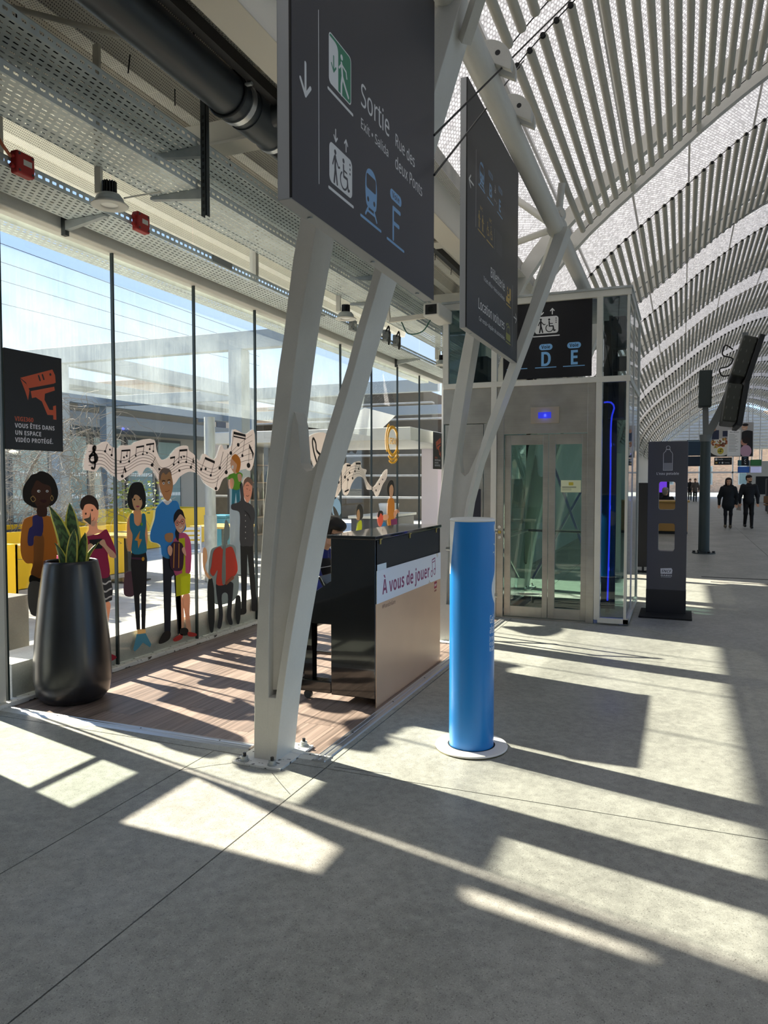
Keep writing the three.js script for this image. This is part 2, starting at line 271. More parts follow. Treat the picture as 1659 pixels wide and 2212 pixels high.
// arches: twin white box ribs with rungs between
const archMat = M.white;
for (let n = 1; n < 12; n++) {
  const a = thing('roof_arch', ['', 'white twin-rib roof arch rising behind the nearest louvre tubes', 'second white ladder arch of the vault counted from the camera', 'third white ladder arch of the vault counted from the camera', 'fourth white ladder arch of the vault', 'fifth white ladder arch of the vault', 'sixth white ladder arch of the vault', 'seventh white ladder arch of the vault', 'eighth white ladder arch of the vault', 'ninth white ladder arch of the vault', 'tenth white ladder arch of the vault', 'farthest white ladder arch before the end facade'][n], 'roof arch', [0, 0, 0], 0, 'arches of the vault');
  const z0 = -6.4 * n + 1.55, inner = offsetCurve(0.32, 44).filter((p) => n > 1 || p.x > -1.5), outer = offsetCurve(0.52, 44).filter((p) => n > 1 || p.x > -1.5);
  for (const dz of [0, -1.0]) {
    const g = []; for (let i = 0; i + 1 < Math.min(inner.length, outer.length); i++) g.push(loft([V(inner[i].x, inner[i].y, z0 + dz + 0.07), V(outer[i].x, outer[i].y, z0 + dz + 0.07), V(outer[i].x, outer[i].y, z0 + dz - 0.07), V(inner[i].x, inner[i].y, z0 + dz - 0.07)], [V(inner[i + 1].x, inner[i + 1].y, z0 + dz + 0.07), V(outer[i + 1].x, outer[i + 1].y, z0 + dz + 0.07), V(outer[i + 1].x, outer[i + 1].y, z0 + dz - 0.07), V(inner[i + 1].x, inner[i + 1].y, z0 + dz - 0.07)]));
    obj('rib', g, archMat, a);
  }
  for (let i = 3; i < inner.length - 2; i += 3) obj('rung', bar([inner[i].x, inner[i].y + 0.06, z0], [inner[i].x, inner[i].y + 0.06, z0 - 1.0], 0.06, 0.1), archMat, a);
}
// louvre tubes: banks of slim tubes laid along the hall, strung on cables
{
  const R = 0.04, SP = 0.148, LEN = 4.45;
  const prof = [[0.001, 0], [R * 0.7, 0], [R, 0.012]]; for (const f of [1 / 3, 2 / 3]) prof.push([R, LEN * f - 0.012], [R * 0.86, LEN * f - 0.007], [R * 0.86, LEN * f + 0.007], [R, LEN * f + 0.012]);
  prof.push([R, LEN - 0.012], [R * 0.7, LEN], [0.001, LEN]);
  const tg = lathe(prof, 10).rotateX(-Math.PI / 2), far = new THREE.CylinderGeometry(R, R, LEN, 6, 1, true).rotateX(-Math.PI / 2).translate(0, 0, -LEN / 2);
  const cap = new THREE.CylinderGeometry(R * 0.55, R * 0.62, 0.03, 8).rotateX(Math.PI / 2).translate(0, 0, 0.012);
  const ord = ['farthest forward of the camera, its ends hanging at the top edge', 'nearest', 'second', 'third', 'fourth'];
  for (let n = 0; n < 12; n++) {
    const z = n ? -6.4 * n : -1.62, t = thing('tube_louvre', n === 0 ? 'few pale louvre tube ends hanging in at the very top of the photo' : n < 5 ? ord[n] + ' full bank of pale louvre tubes under the vault' : 'distant bank of pale louvre tubes, number ' + ['five', 'six', 'seven', 'eight', 'nine', 'ten', 'eleven'][n - 5] + ' along the vault', 'roof louvre', [0, 0, z], 0, 'tube louvres of the vault');
    const rest = []; let path = [];
    for (let s = 0.3; s < CURVE_LEN - 0.3; s += SP) {
      const p = CURVE.getPointAt(s / CURVE_LEN);
      if (n < 2 && p.x < -1.36) continue;
      if (n === 0 && p.x > 1.5) continue;
      path.push(V(p.x, p.y, 0));
      const a = toPix(V(p.x, p.y, z)), b = toPix(V(p.x, p.y, z - LEN)), seenIt = [a, b].some(([x, y, w]) => w > 0.2 && x > 800 && x < 1690 && y > -60);
      if (n < 5 && seenIt) { const m = obj('tube', tg, M.tubeWhite, t); m.position.set(p.x, p.y, 0); if (n < 4) { const k = new THREE.Mesh(cap, M.rubber); k.name = 'end_cap'; k.castShadow = true; m.add(k); } }
      else rest.push((n < 2 ? tg : far).clone().translate(p.x, p.y, 0));
    }
    if (rest.length) { const m = obj('more_tubes', rest, M.tubeWhite, t); m.userData.kind = 'stuff'; }
    for (const dz of [0.02, -LEN - 0.02]) obj('cable', tube(path.map((p) => V(p.x, p.y, dz)), 0.006, 80, 4), M.dark, t);
  }
}
// end of the hall: glazed facade with the sunny street beyond
{
  const e = structGroup('wall_end'), Z = -80;
  for (let x = -3; x < 12; x += 2.5) obj('mullion', span(x - 0.06, x + 0.06, 0, 9, Z - 0.1, Z + 0.1), M.alu, e);
  for (const y of [2.4, 4.8, 7]) obj('transom', span(-3, 12, y - 0.08, y + 0.08, Z - 0.1, Z + 0.1), M.alu, e);
  for (let x = -3; x < 12; x += 2.5) for (const [a, b] of [[0, 2.4], [2.4, 4.8], [4.8, 7], [7, 9]]) obj('pane', span(x + 0.06, x + 2.44, a + 0.06, b - 0.06, Z - 0.02, Z + 0.02), M.glass, e);
  const gs = new THREE.Shape(), gp = offsetCurve(0.94, 60).filter((p) => p.y > 4.6); gs.moveTo(gp[0].x, 4.6); gp.forEach((p) => gs.lineTo(p.x, p.y)); gs.lineTo(gp[gp.length - 1].x, 4.6); gs.closePath();
  obj('gable', boxUV(new THREE.ExtrudeGeometry(gs, { depth: 0.1, bevelEnabled: false }).translate(0, 0, Z + 0.3)), M.white, e);
  for (let y = 4.7; y < 8.6; y += 0.3) { const w = Math.sqrt(Math.max(0.05, (9.0 - y) / 4.4)) * 6.2; obj('gable_slat', span(4 - w, 4 + w, y, y + 0.1, Z + 0.4, Z + 0.5), M.tubeWhite, e); }
  struct('wall_concourse', [span(-2.8, -2.68, 0, 4.6, -80, -14.25), span(-4.5, -2.68, 0, 4.6, -14.4, -14.25)], M.white);
}
// ================================================================ STEEL STRUCTURE
// Y columns: two tapered, slightly bent box legs rising from one foot, a recessed web between them.
// Each column stands square to the glass: a Y outline, surveyed on its front plane, of even thickness along the hall.
function edgeLine(list, z) { const p = list.map(([a, b]) => atZ(a, b, z)).sort((a, b) => a.y - b.y); return (y) => { let i = 0; while (i < p.length - 2 && p[i + 1].y < y) i++; const a = p[i], b = p[i + 1], t = (y - a.y) / (b.y - a.y); return a.x + (b.x - a.x) * t; }; }
function yColumn(label, E, zf, zb, topL, topR) {
  const o = thing('y_column', label, 'column', [0, 0, 0], 0, 'Y columns of the aisle');
  const A = edgeLine(E.A, zf), B1 = edgeLine(E.B1, zf), A2 = edgeLine(E.A2, zf), B2 = edgeLine(E.B2, zf), hs = (a, b, n) => Array.from({ length: n + 1 }, (_, i) => a + (b - a) * i / n), bev = 0.004;
  const slab = (name, left, right, y0, y1, n, front = zf, back = zb) => { const ys = hs(y0, y1, n), pts = [...ys.map((y) => [left(y) + bev, y]), ...ys.slice().reverse().map((y) => [Math.max(right(y), left(y) + 0.03) - bev, y])]; return obj(name, boxUV(plate(pts, front - back - 2 * bev, bev).translate(0, 0, back + bev)), M.white, o); };
  slab('leg', A, B1, 0.012, topL, 18); slab('leg', A2, B2, 0.012, topR, 20); slab('foot', (y) => A(y) + 0.01, (y) => B2(y) - 0.01, 0.012, 0.37, 4, zf - 0.001, zb + 0.001);
  const web = E.web.map(([a, b]) => { const p = atZ(a, b, zf - 0.05); return [p.x, p.y]; }); obj('web', boxUV(plate(web, zf - zb - 0.1).translate(0, 0, zb + 0.05)), M.white, o);
  const cx = (A(0.02) + B2(0.02)) / 2, cz = (zf + zb) / 2;
  obj('base_plate', span(cx - 0.16, cx + 0.15, 0, 0.012, cz - 0.2, cz + 0.2), M.whiteScuffed, o);
  for (const [dx, d] of [[-0.1, 0.165], [0.08, 0.165], [0.1, -0.17], [-0.1, -0.17]]) {
    const n = obj('anchor_nut', [new THREE.CylinderGeometry(0.02, 0.021, 0.022, 12).translate(cx + dx, 0.028, cz + d), new THREE.CylinderGeometry(0.027, 0.027, 0.005, 14).translate(cx + dx, 0.0165, cz + d)], M.galv, o);
    obj('bolt', new THREE.CylinderGeometry(0.01, 0.01, 0.018, 8).translate(cx + dx, 0.048, cz + d), M.dark, n);
  }
  return { o, tipX: (A2(topR) + B2(topR)) / 2 };
}
const nearColumn = yColumn('near white Y-shaped steel column behind the large exit sign', {
  A: [[650, 466], [629, 581], [614, 716], [600, 807], [588, 918], [580, 990], [572, 1072], [566, 1162], [558, 1300], [552, 1407], [549, 1515], [548.5, 1634]],
  B1: [[683.7, 488], [668, 581], [654, 660], [637, 784], [625, 897], [610, 1008], [600, 1081], [588, 1207], [581, 1290], [580, 1497], [578, 1640]],
  A2: [[808, 579], [794, 637], [772, 705], [749, 796], [715, 900], [680, 1019], [672, 1063], [652, 1153], [636, 1244], [626, 1300], [612, 1388], [598.5, 1479], [593, 1526]],
  B2: [[824, 590], [803.5, 660], [787.7, 716.5], [769.6, 784], [754, 841], [699, 1019], [676, 1121], [664, 1182], [649, 1262], [627, 1388], [614, 1479], [605, 1551], [596, 1647]],
  C2: [[853, 612.5], [840, 664], [824, 716], [803.5, 789], [767, 900], [741, 994], [724, 1063], [710, 1121], [698, 1182], [683, 1262], [676, 1300], [657, 1400], [646, 1490], [629, 1617]],
  web: [[575, 1490], [576, 1290], [590, 1150], [604, 1050], [614, 960], [628, 880], [638, 893], [644, 918], [650, 1001], [655, 1012], [663, 1019], [674, 1016], [683, 1001], [701, 960], [720, 905], [735, 905], [705, 1019], [672, 1160], [640, 1320], [612, 1490]],
}, -3.6, -3.82, 3.6, 3.98);
{ const c = nearColumn.o.clone(); c.name = numbered('y_column'); c.position.z = -7.25; c.userData = { ...c.userData, label: 'third white Y-shaped steel column, seen through the lift glass' }; scene.add(c); }
{
  const nd0 = atZ(1203, 492, -7.1);
  yColumn('far white Y-shaped steel column beside the lift', {
    A: [[1005.6, 720], [987, 816], [968, 931], [953.5, 1047], [943.4, 1125], [946, 1264], [948, 1380]],
    B1: [[1021.5, 749], [1007, 839], [992.5, 931], [978, 1033], [972, 1119], [964, 1264], [962, 1385]],
    A2: [[1099.5, 787], [1073.5, 862], [1053, 914], [1036, 969], [1006, 1090], [985, 1230], [970, 1330]],
    B2: [[1114, 792.5], [1088, 862], [1062, 931], [1039, 989], [1013, 1090], [992, 1230], [974, 1391]],
    C2: [[1120, 795], [1102, 845], [1085, 902], [1062, 960], [1042, 1024], [1027, 1070], [1021, 1105], [1005, 1230], [987, 1372]],
    web: [[960, 1320], [965, 1200], [974, 1100], [984, 1000], [992, 945], [992.5, 989], [995.4, 1021], [1004, 1029], [1013, 1021], [1021.5, 1001], [1036, 969], [1044, 965], [1028, 1030], [1008, 1130], [985, 1280], [975, 1320]],
  }, -7.0, -7.22, 3.5, atZ(1200, 500, -7.1).y);
  const nd = nd0;
  // steel node and eave tube
  const e = thing('eave_tube', 'thick white steel tube with half-round lugs running above the second sign', 'steel tube');
  const EX = nd.x, p0 = atX(985, 20, EX), p1 = atX(1250, 605, EX);
  obj('pipe', rod([EX, p0.y, p0.z + 0.9], [EX, p1.y, p1.z - 2], 0.075, 0.075, 24), M.white, e);
  for (const [px, py] of [[1050, 190], [1098, 285]]) {
    const c = atX(px, py, EX), yy = p0.y + (p1.y - p0.y) * (c.z - p0.z) / (p1.z - p0.z);
    const s = new THREE.Shape(); s.absarc(0, 0, 0.155, -0.25, Math.PI * 0.75, false); s.closePath();
    for (const dz of [-0.055, 0.055]) obj('lug', new THREE.ExtrudeGeometry(s, { depth: 0.03, bevelEnabled: true, bevelSize: 0.004, bevelThickness: 0.004, bevelSegments: 1 }).translate(EX + 0.015, yy, c.z + dz), M.white, e);
    obj('pin', rod([EX + 0.09, yy + 0.07, c.z - 0.06], [EX + 0.09, yy + 0.07, c.z + 0.09], 0.016), M.dark, e);
  }
  const n = thing('steel_node', 'white bolted steel joint where struts meet over the lift', 'steel joint');
  obj('hub', [ball(nd.x, nd.y, nd.z, 0.095, 1, 1, 1)], M.white, n);
  for (const [q, r] of [[[1085, 535], 0.033], [[1085, 410], 0.036], [[1150, 640], 0.03]]) obj('strut', rod([nd.x, nd.y, nd.z], atX(...q, -1.9), r), M.white, n);
  const up = atZ(1214, 395, -7.0); obj('strut', rod([nd.x, nd.y, nd.z], [up.x, up.y, up.z], 0.033), M.white, n);
  obj('clevis', [rod([nd.x + 0.0, nd.y + 0.09, nd.z + 0.06], [nd.x + 0.05, nd.y + 0.09, nd.z + 0.1], 0.065)], M.white, n);
  obj('clevis_pin', [rod([nd.x + 0.05, nd.y + 0.09, nd.z + 0.1], [nd.x + 0.065, nd.y + 0.09, nd.z + 0.11], 0.03)], M.beige, n);
  // upper brace behind the near sign
  const b = thing('roof_brace', 'white steel brace crossing behind the top right of the large sign', 'steel brace');
  obj('strut', bar(atZ(1003, 90, -3.7), atZ(1045, -40, -3.55), 0.05, 0.07), M.white, b);
  const bk = atZ(975, 30, -3.72); obj('bracket', rspan(bk.x - 0.12, bk.x + 0.06, bk.y - 0.06, bk.y + 0.1, -3.8, -3.64, 0.015), M.white, b);
}
// thin stay cables crossing in front of the signs
for (const [a, b, X1, X2, l] of [[[938, 292], [1262, -30], -1.12, -0.9, 'upper thin dark cable strung from the large sign to the louvre tubes'], [[938, 378], [1132, 128], -1.12, -1.35, 'lower thin dark cable strung from the large sign to the first louvre tube']]) {
  const o = obj('stay_cable', rod(atX(...a, X1), X2 === -1.35 ? V(-1.31, 5.16, -6.42) : atZ(...b, -6.3), 0.006, 0.006, 6), M.dark); tag(o, l, 'cable');
}
// ================================================================ HANGING SIGNS
const INK = '#dcdcda', BLUE = '#7ba7d0';
const rrect = (g, x, y, w, h, r) => { g.beginPath(); g.roundRect(x, y, w, h, r); g.fill(); };
const line = (g, pts, w, col) => { g.strokeStyle = col; g.lineWidth = w; g.lineCap = 'round'; g.lineJoin = 'round'; g.beginPath(); pts.forEach(([x, y], i) => i ? g.lineTo(x, y) : g.moveTo(x, y)); g.stroke(); };
const poly = (g, pts, col) => { g.fillStyle = col; g.beginPath(); pts.forEach(([x, y], i) => i ? g.lineTo(x, y) : g.moveTo(x, y)); g.closePath(); g.fill(); };
const disc = (g, x, y, r, col) => { g.fillStyle = col; g.beginPath(); g.arc(x, y, r, 0, 7); g.fill(); };
function fitText(g, s, x, y, w, font, col, h) { g.font = font; g.fillStyle = col; g.textBaseline = 'alphabetic'; const m = g.measureText(s).width; g.save(); g.translate(x, y); g.scale(w / m, 1); g.fillText(s, 0, 0); g.restore(); }
function walker(g, x, y, s, col) { disc(g, x + 0.5 * s, y + 0.14 * s, 0.12 * s, col); line(g, [[x + 0.5 * s, y + 0.36 * s], [x + 0.5 * s, y + 0.95 * s]], 0.2 * s, col); line(g, [[x + 0.5 * s, y + 0.95 * s], [x + 0.38 * s, y + 1.6 * s]], 0.15 * s, col); line(g, [[x + 0.55 * s, y + 0.95 * s], [x + 0.72 * s, y + 1.6 * s]], 0.15 * s, col); line(g, [[x + 0.4 * s, y + 0.4 * s], [x + 0.22 * s, y + 0.8 * s]], 0.1 * s, col); line(g, [[x + 0.55 * s, y + 0.4 * s], [x + 0.85 * s, y + 0.75 * s], [x + 1.0 * s, y + 0.7 * s]], 0.1 * s, col); }
function wheelchair(g, x, y, s, col) { disc(g, x + 0.45 * s, y + 0.14 * s, 0.12 * s, col); line(g, [[x + 0.45 * s, y + 0.36 * s], [x + 0.48 * s, y + 0.9 * s], [x + 0.9 * s, y + 0.9 * s], [x + 1.02 * s, y + 1.45 * s], [x + 1.15 * s, y + 1.4 * s]], 0.14 * s, col); line(g, [[x + 0.5 * s, y + 0.6 * s], [x + 0.85 * s, y + 0.62 * s]], 0.09 * s, col); g.strokeStyle = col; g.lineWidth = 0.1 * s; g.beginPath(); g.arc(x + 0.5 * s, y + 1.12 * s, 0.42 * s, -0.1, 4.1); g.stroke(); }
function liftIcon(g, x, y, w, h, bg, fg) { g.fillStyle = bg; rrect(g, x, y, w, h, w * 0.12); const s = h * 0.52; walker(g, x + w * 0.06, y + h * 0.09, s, fg); wheelchair(g, x + w * 0.44, y + h * 0.12, s * 0.98, fg); for (let i = 0; i < 3; i++) disc(g, x + w * 0.9, y + h * (0.14 + 0.12 * i), w * 0.025, fg); }
function arrow(g, x, y, L, dir, w, col) { g.save(); g.translate(x, y); g.rotate(dir); line(g, [[0, 0], [0, L]], w, col); line(g, [[-L * 0.34, L * 0.62], [0, L], [L * 0.34, L * 0.62]], w, col); g.restore(); }
function trainIcon(g, x, y, w, h, col, bg) { g.fillStyle = col; g.beginPath(); g.moveTo(x + w * 0.12, y + h * 0.7); g.bezierCurveTo(x, y + h * 0.2, x + w * 0.15, y, x + w * 0.5, y); g.bezierCurveTo(x + w * 0.85, y, x + w, y + h * 0.2, x + w * 0.88, y + h * 0.7); g.quadraticCurveTo(x + w * 0.85, y + h * 0.82, x + w * 0.7, y + h * 0.82); g.lineTo(x + w * 0.3, y + h * 0.82); g.quadraticCurveTo(x + w * 0.15, y + h * 0.82, x + w * 0.12, y + h * 0.7); g.fill(); g.fillStyle = bg; rrect(g, x + w * 0.16, y + h * 0.14, w * 0.68, h * 0.3, w * 0.08); disc(g, x + w * 0.28, y + h * 0.66, w * 0.07, bg); disc(g, x + w * 0.72, y + h * 0.66, w * 0.07, bg); line(g, [[x + w * 0.28, y + h * 0.84], [x + w * 0.1, y + h]], w * 0.08, col); line(g, [[x + w * 0.72, y + h * 0.84], [x + w * 0.9, y + h]], w * 0.08, col); line(g, [[x + w * 0.2, y + h * 0.9], [x + w * 0.8, y + h * 0.9]], w * 0.07, col); }
function voie(g, x, y, w, h, col, bg) { g.fillStyle = col; rrect(g, x, y, w, h, h / 2); fitText(g, 'Voie', x + w * 0.17, y + h * 0.76, w * 0.66, 'bold ' + Math.round(h * 0.78) + 'px sans-serif', bg); }
const SIGN_BG = '#3b3a3f';
const sign1Tex = drawn(1600, 1600, (g, W) => {
  g.fillStyle = SIGN_BG; g.fillRect(0, 0, W, W); const u = W;
  line(g, [[0.131 * u, 0.523 * u], [0.131 * u, 0.92 * u]], 5, INK); arrow(g, 0.065 * u, 0.677 * u, 0.071 * u, 0, 15, INK);
  g.fillStyle = '#e4e4e2'; rrect(g, 0.185 * u, 0.538 * u, 0.13 * u, 0.121 * u, 20); g.save(); g.beginPath(); g.roundRect(0.188 * u, 0.541 * u, 0.124 * u, 0.115 * u, 17); g.clip(); g.fillStyle = '#2f7f5f'; g.fillRect(0.238 * u, 0.53 * u, 0.1 * u, 0.13 * u); g.fillRect(0.18 * u, 0.53 * u, 0.14 * u, 0.018 * u); g.beginPath(); g.moveTo(0.238 * u, 0.57 * u); g.quadraticCurveTo(0.238 * u, 0.548 * u, 0.215 * u, 0.548 * u); g.lineTo(0.26 * u, 0.54 * u); g.lineTo(0.26 * u, 0.57 * u); g.fill(); g.restore();
  arrow(g, 0.212 * u, 0.586 * u, 0.036 * u, 0, 8, '#2f7f5f');
  disc(g, 0.258 * u, 0.565 * u, 11, '#e4e4e2'); line(g, [[0.257 * u, 0.58 * u], [0.262 * u, 0.61 * u], [0.281 * u, 0.63 * u], [0.297 * u, 0.644 * u]], 15, '#e4e4e2'); line(g, [[0.262 * u, 0.61 * u], [0.256 * u, 0.632 * u], [0.256 * u, 0.656 * u]], 15, '#e4e4e2'); line(g, [[0.257 * u, 0.582 * u], [0.284 * u, 0.588 * u], [0.288 * u, 0.602 * u]], 9, '#e4e4e2'); line(g, [[0.256 * u, 0.584 * u], [0.243 * u, 0.597 * u]], 9, '#e4e4e2');
  line(g, [[0.181 * u, 0.676 * u], [0.324 * u, 0.676 * u]], 12, INK);
  fitText(g, 'Sortie', 0.374 * u, 0.625 * u, 0.212 * u, '132px sans-serif', INK); fitText(g, 'Exit • Salida', 0.374 * u, 0.684 * u, 0.203 * u, '58px sans-serif', INK);
  fitText(g, 'Rue des', 0.628 * u, 0.627 * u, 0.176 * u, '80px sans-serif', INK); fitText(g, 'deux Ponts', 0.628 * u, 0.692 * u, 0.249 * u, '80px sans-serif', INK);
  arrow(g, 0.222 * u, 0.757 * u, 0.028 * u, 0, 8, INK); arrow(g, 0.283 * u, 0.785 * u, 0.028 * u, Math.PI, 8, INK); liftIcon(g, 0.186 * u, 0.796 * u, 0.134 * u, 0.097 * u, INK, SIGN_BG); line(g, [[0.184 * u, 0.909 * u], [0.326 * u, 0.909 * u]], 12, INK);
  trainIcon(g, 0.398 * u, 0.768 * u, 0.098 * u, 0.13 * u, BLUE, SIGN_BG); line(g, [[0.376 * u, 0.913 * u], [0.517 * u, 0.913 * u]], 12, BLUE);
  voie(g, 0.589 * u, 0.763 * u, 0.094 * u, 0.03 * u, BLUE, SIGN_BG); line(g, [[0.614 * u, 0.905 * u], [0.614 * u, 0.814 * u], [0.67 * u, 0.814 * u]], 19, BLUE); line(g, [[0.614 * u, 0.857 * u], [0.66 * u, 0.857 * u]], 19, BLUE); line(g, [[0.566 * u, 0.917 * u], [0.704 * u, 0.917 * u]], 12, BLUE);
});
const YEL = '#c2a050', DIM = '#d2d2d2';
const sign2Tex = drawn(1600, 1600, (g, W) => {
  const u = W; g.fillStyle = '#3d3d40'; g.fillRect(0, 0, W, W);
  line(g, [[0.138 * u, 0.234 * u], [0.138 * u, 0.552 * u]], 5, DIM); arrow(g, 0.098 * u, 0.395 * u, 0.07 * u, Math.PI / 2, 14, INK); arrow(g, 0.91 * u, 0.774 * u, 0.066 * u, -Math.PI / 2, 12, INK);
  trainIcon(g, 0.19 * u, 0.25 * u, 0.095 * u, 0.105 * u, BLUE, '#3d3d40'); line(g, [[0.178 * u, 0.361 * u], [0.291 * u, 0.361 * u]], 9, BLUE);
  voie(g, 0.351 * u, 0.232 * u, 0.085 * u, 0.026 * u, '#5f7f9d', '#3d3d40'); fitText(g, 'B', 0.362 * u, 0.342 * u, 0.064 * u, 'bold 128px sans-serif', BLUE); line(g, [[0.336 * u, 0.361 * u], [0.446 * u, 0.361 * u]], 9, BLUE);
  fitText(g, 'à', 0.468 * u, 0.292 * u, 0.03 * u, '70px sans-serif', DIM); fitText(g, 'to • y', 0.466 * u, 0.332 * u, 0.05 * u, '24px sans-serif', DIM); voie(g, 0.545 * u, 0.232 * u, 0.085 * u, 0.026 * u, '#5f7f9d', '#3d3d40'); fitText(g, 'E', 0.552 * u, 0.346 * u, 0.052 * u, 'bold 122px sans-serif', BLUE); line(g, [[0.528 * u, 0.363 * u], [0.634 * u, 0.363 * u]], 9, BLUE);
  fitText(g, 'WC', 0.205 * u, 0.455 * u, 0.05 * u, '34px sans-serif', YEL); walker(g, 0.17 * u, 0.466 * u, 70, YEL); walker(g, 0.232 * u, 0.466 * u, 70, YEL); line(g, [[0.174 * u, 0.551 * u], [0.294 * u, 0.551 * u]], 9, YEL);
  fitText(g, 'WC', 0.37 * u, 0.455 * u, 0.05 * u, '34px sans-serif', YEL); wheelchair(g, 0.325 * u, 0.466 * u, 62, YEL); wheelchair(g, 0.388 * u, 0.466 * u, 62, YEL); line(g, [[0.326 * u, 0.551 * u], [0.45 * u, 0.551 * u]], 9, YEL);
  for (let i = 0; i < 12; i++) disc(g, 0.475 * u, (0.46 + i * 0.008) * u, 3, DIM); g.fillStyle = '#48484c'; g.fillRect(0.51 * u, 0.45 * u, 0.12 * u, 0.1 * u);
  fitText(g, 'Billetterie', 0.401 * u, 0.694 * u, 0.294 * u, '100px sans-serif', INK); fitText(g, 'Ticket office • Venta de billetes', 0.275 * u, 0.741 * u, 0.418 * u, '42px sans-serif', DIM);
  g.fillStyle = YEL; rrect(g, 0.80 * u, 0.652 * u, 0.034 * u, 0.06 * u, 12); disc(g, 0.757 * u, 0.664 * u, 14, YEL); line(g, [[0.757 * u, 0.682 * u], [0.757 * u, 0.7 * u], [0.79 * u, 0.69 * u]], 18, YEL); g.fillRect(0.727 * u, 0.706 * u, 0.08 * u, 0.026 * u); line(g, [[0.728 * u, 0.745 * u], [0.84 * u, 0.745 * u]], 9, YEL);
  line(g, [[0.872 * u, 0.623 * u], [0.872 * u, 0.935 * u]], 4, DIM);
  fitText(g, 'Location voitures', 0.183 * u, 0.882 * u, 0.512 * u, '100px sans-serif', INK); fitText(g, 'Car rental • Alquiler de automóviles', 0.199 * u, 0.931 * u, 0.499 * u, '44px sans-serif', DIM);
  const GR = '#8f8d45'; line(g, [[0.742 * u, 0.845 * u], [0.775 * u, 0.835 * u], [0.81 * u, 0.85 * u]], 7, GR); disc(g, 0.742 * u, 0.845 * u, 12, GR); g.fillStyle = GR; rrect(g, 0.73 * u, 0.885 * u, 0.1 * u, 0.034 * u, 10); g.strokeStyle = GR; g.lineWidth = 8; g.beginPath(); g.arc(0.78 * u, 0.888 * u, 0.038 * u, Math.PI, 0); g.stroke(); line(g, [[0.726 * u, 0.931 * u], [0.838 * u, 0.931 * u]], 9, GR);
});
function hangingSign(label, X, z1, z0, y0, y1, map, [bx, bz]) {
  const o = thing('hanging_sign', label, 'sign', [0, 0, 0], 0, 'direction signs');
  const g = new THREE.PlaneGeometry(z1 - z0, y1 - y0).rotateY(Math.PI / 2).translate(X, (y0 + y1) / 2, (z0 + z1) / 2), T = 0.054;
  obj('face', g, std(0xffffff, 0.42, 0, { map }), o);
  obj('casing', rspan(X - T, X - 0.0015, y0, y1, z0, z1, 0.004), std(0xa9abac, 0.45, 0.3), o);
  obj('seam', span(X - 0.009, X - 0.001, y0 + 0.004, y1 - 0.004, z1 - 0.004, z1 + 0.001), M.black, o);
  for (const f of [0.12, 0.5, 0.88]) obj('screw', new THREE.CylinderGeometry(0.009, 0.009, 0.006, 12).translate(X - T / 2, y0 - 0.002, z1 + (z0 - z1) * f), M.galv, o);
  obj('clamp', [0.75, 0.25].map((f) => bar([X - T / 2, y0 + (y1 - y0) * f, z0 + 0.05], [bx, y0 + (y1 - y0) * f, bz], 0.05, 0.05)), M.galv, o);
}
hangingSign('large grey exit sign reading Sortie and Voie F on the near column', -1.165, -2.110, -3.553, 2.495, 3.941, sign1Tex, [-1.28, -3.62]);
hangingSign('grey sign reading Billetterie and Location voitures on the far column', -1.47, -5.245, -7.010, 2.707, 4.484, sign2Tex, [-1.5, -7.02]);
// ================================================================ UNDER THE LOW CEILING
const slotAlpha = (() => { const t = tex(256, 128, (u, v) => { const row = v < 0.5 ? 0 : 1, x = Math.abs(((u * 2 + row * 0.5) % 1) - 0.5) * 128, y = Math.abs((v * 2) % 1 - 0.5) * 64, dx = Math.max(0, x - 30); return dx * dx + y * y < 60 ? [0, 0, 0] : [1, 1, 1]; }, { srgb: false }); t.repeat.set(8.5, 11); return t; })();
const trayMat = std(0xffffff, 0.5, 0.1, { map: tex(256, 256, (u, v) => { const g = 0.84 + (fbm(u, v, 12, 12, 83, 4) - 0.5) * 0.14; return [g * 0.965, g, g * 0.99]; }), alphaMap: slotAlpha, alphaTest: 0.5 });
function tray(label, x0, x1, y, z1, z0, h = 0.07) {
  const o = thing('cable_tray', label, 'cable tray', [0, 0, 0], 0, 'cable trays under the low ceiling');
  const bottom = new THREE.PlaneGeometry(z1 - z0, x1 - x0).rotateX(-Math.PI / 2).rotateY(Math.PI / 2); const uv = bottom.attributes.uv; for (let i = 0; i < uv.count; i++) uv.setXY(i, uv.getX(i) * (z1 - z0), uv.getY(i) * (x1 - x0));
  obj('tray_base', bottom.translate((x0 + x1) / 2, y, (z0 + z1) / 2), trayMat, o);
  for (const x of [x0, x1]) { const s = new THREE.PlaneGeometry(z1 - z0, h).rotateY(Math.PI / 2), w = s.attributes.uv; for (let i = 0; i < w.count; i++) w.setXY(i, w.getX(i) * (z1 - z0), 0.002 + w.getY(i) * 0.0415); obj('side_rail', s.translate(x, y + h / 2, (z0 + z1) / 2), trayMat, o); }
  obj('lip', [span(x0 - 0.002, x0 + 0.008, y + h - 0.004, y + h, z0, z1), span(x1 - 0.008, x1 + 0.002, y + h - 0.004, y + h, z0, z1)], M.galv, o);
  return o;
}
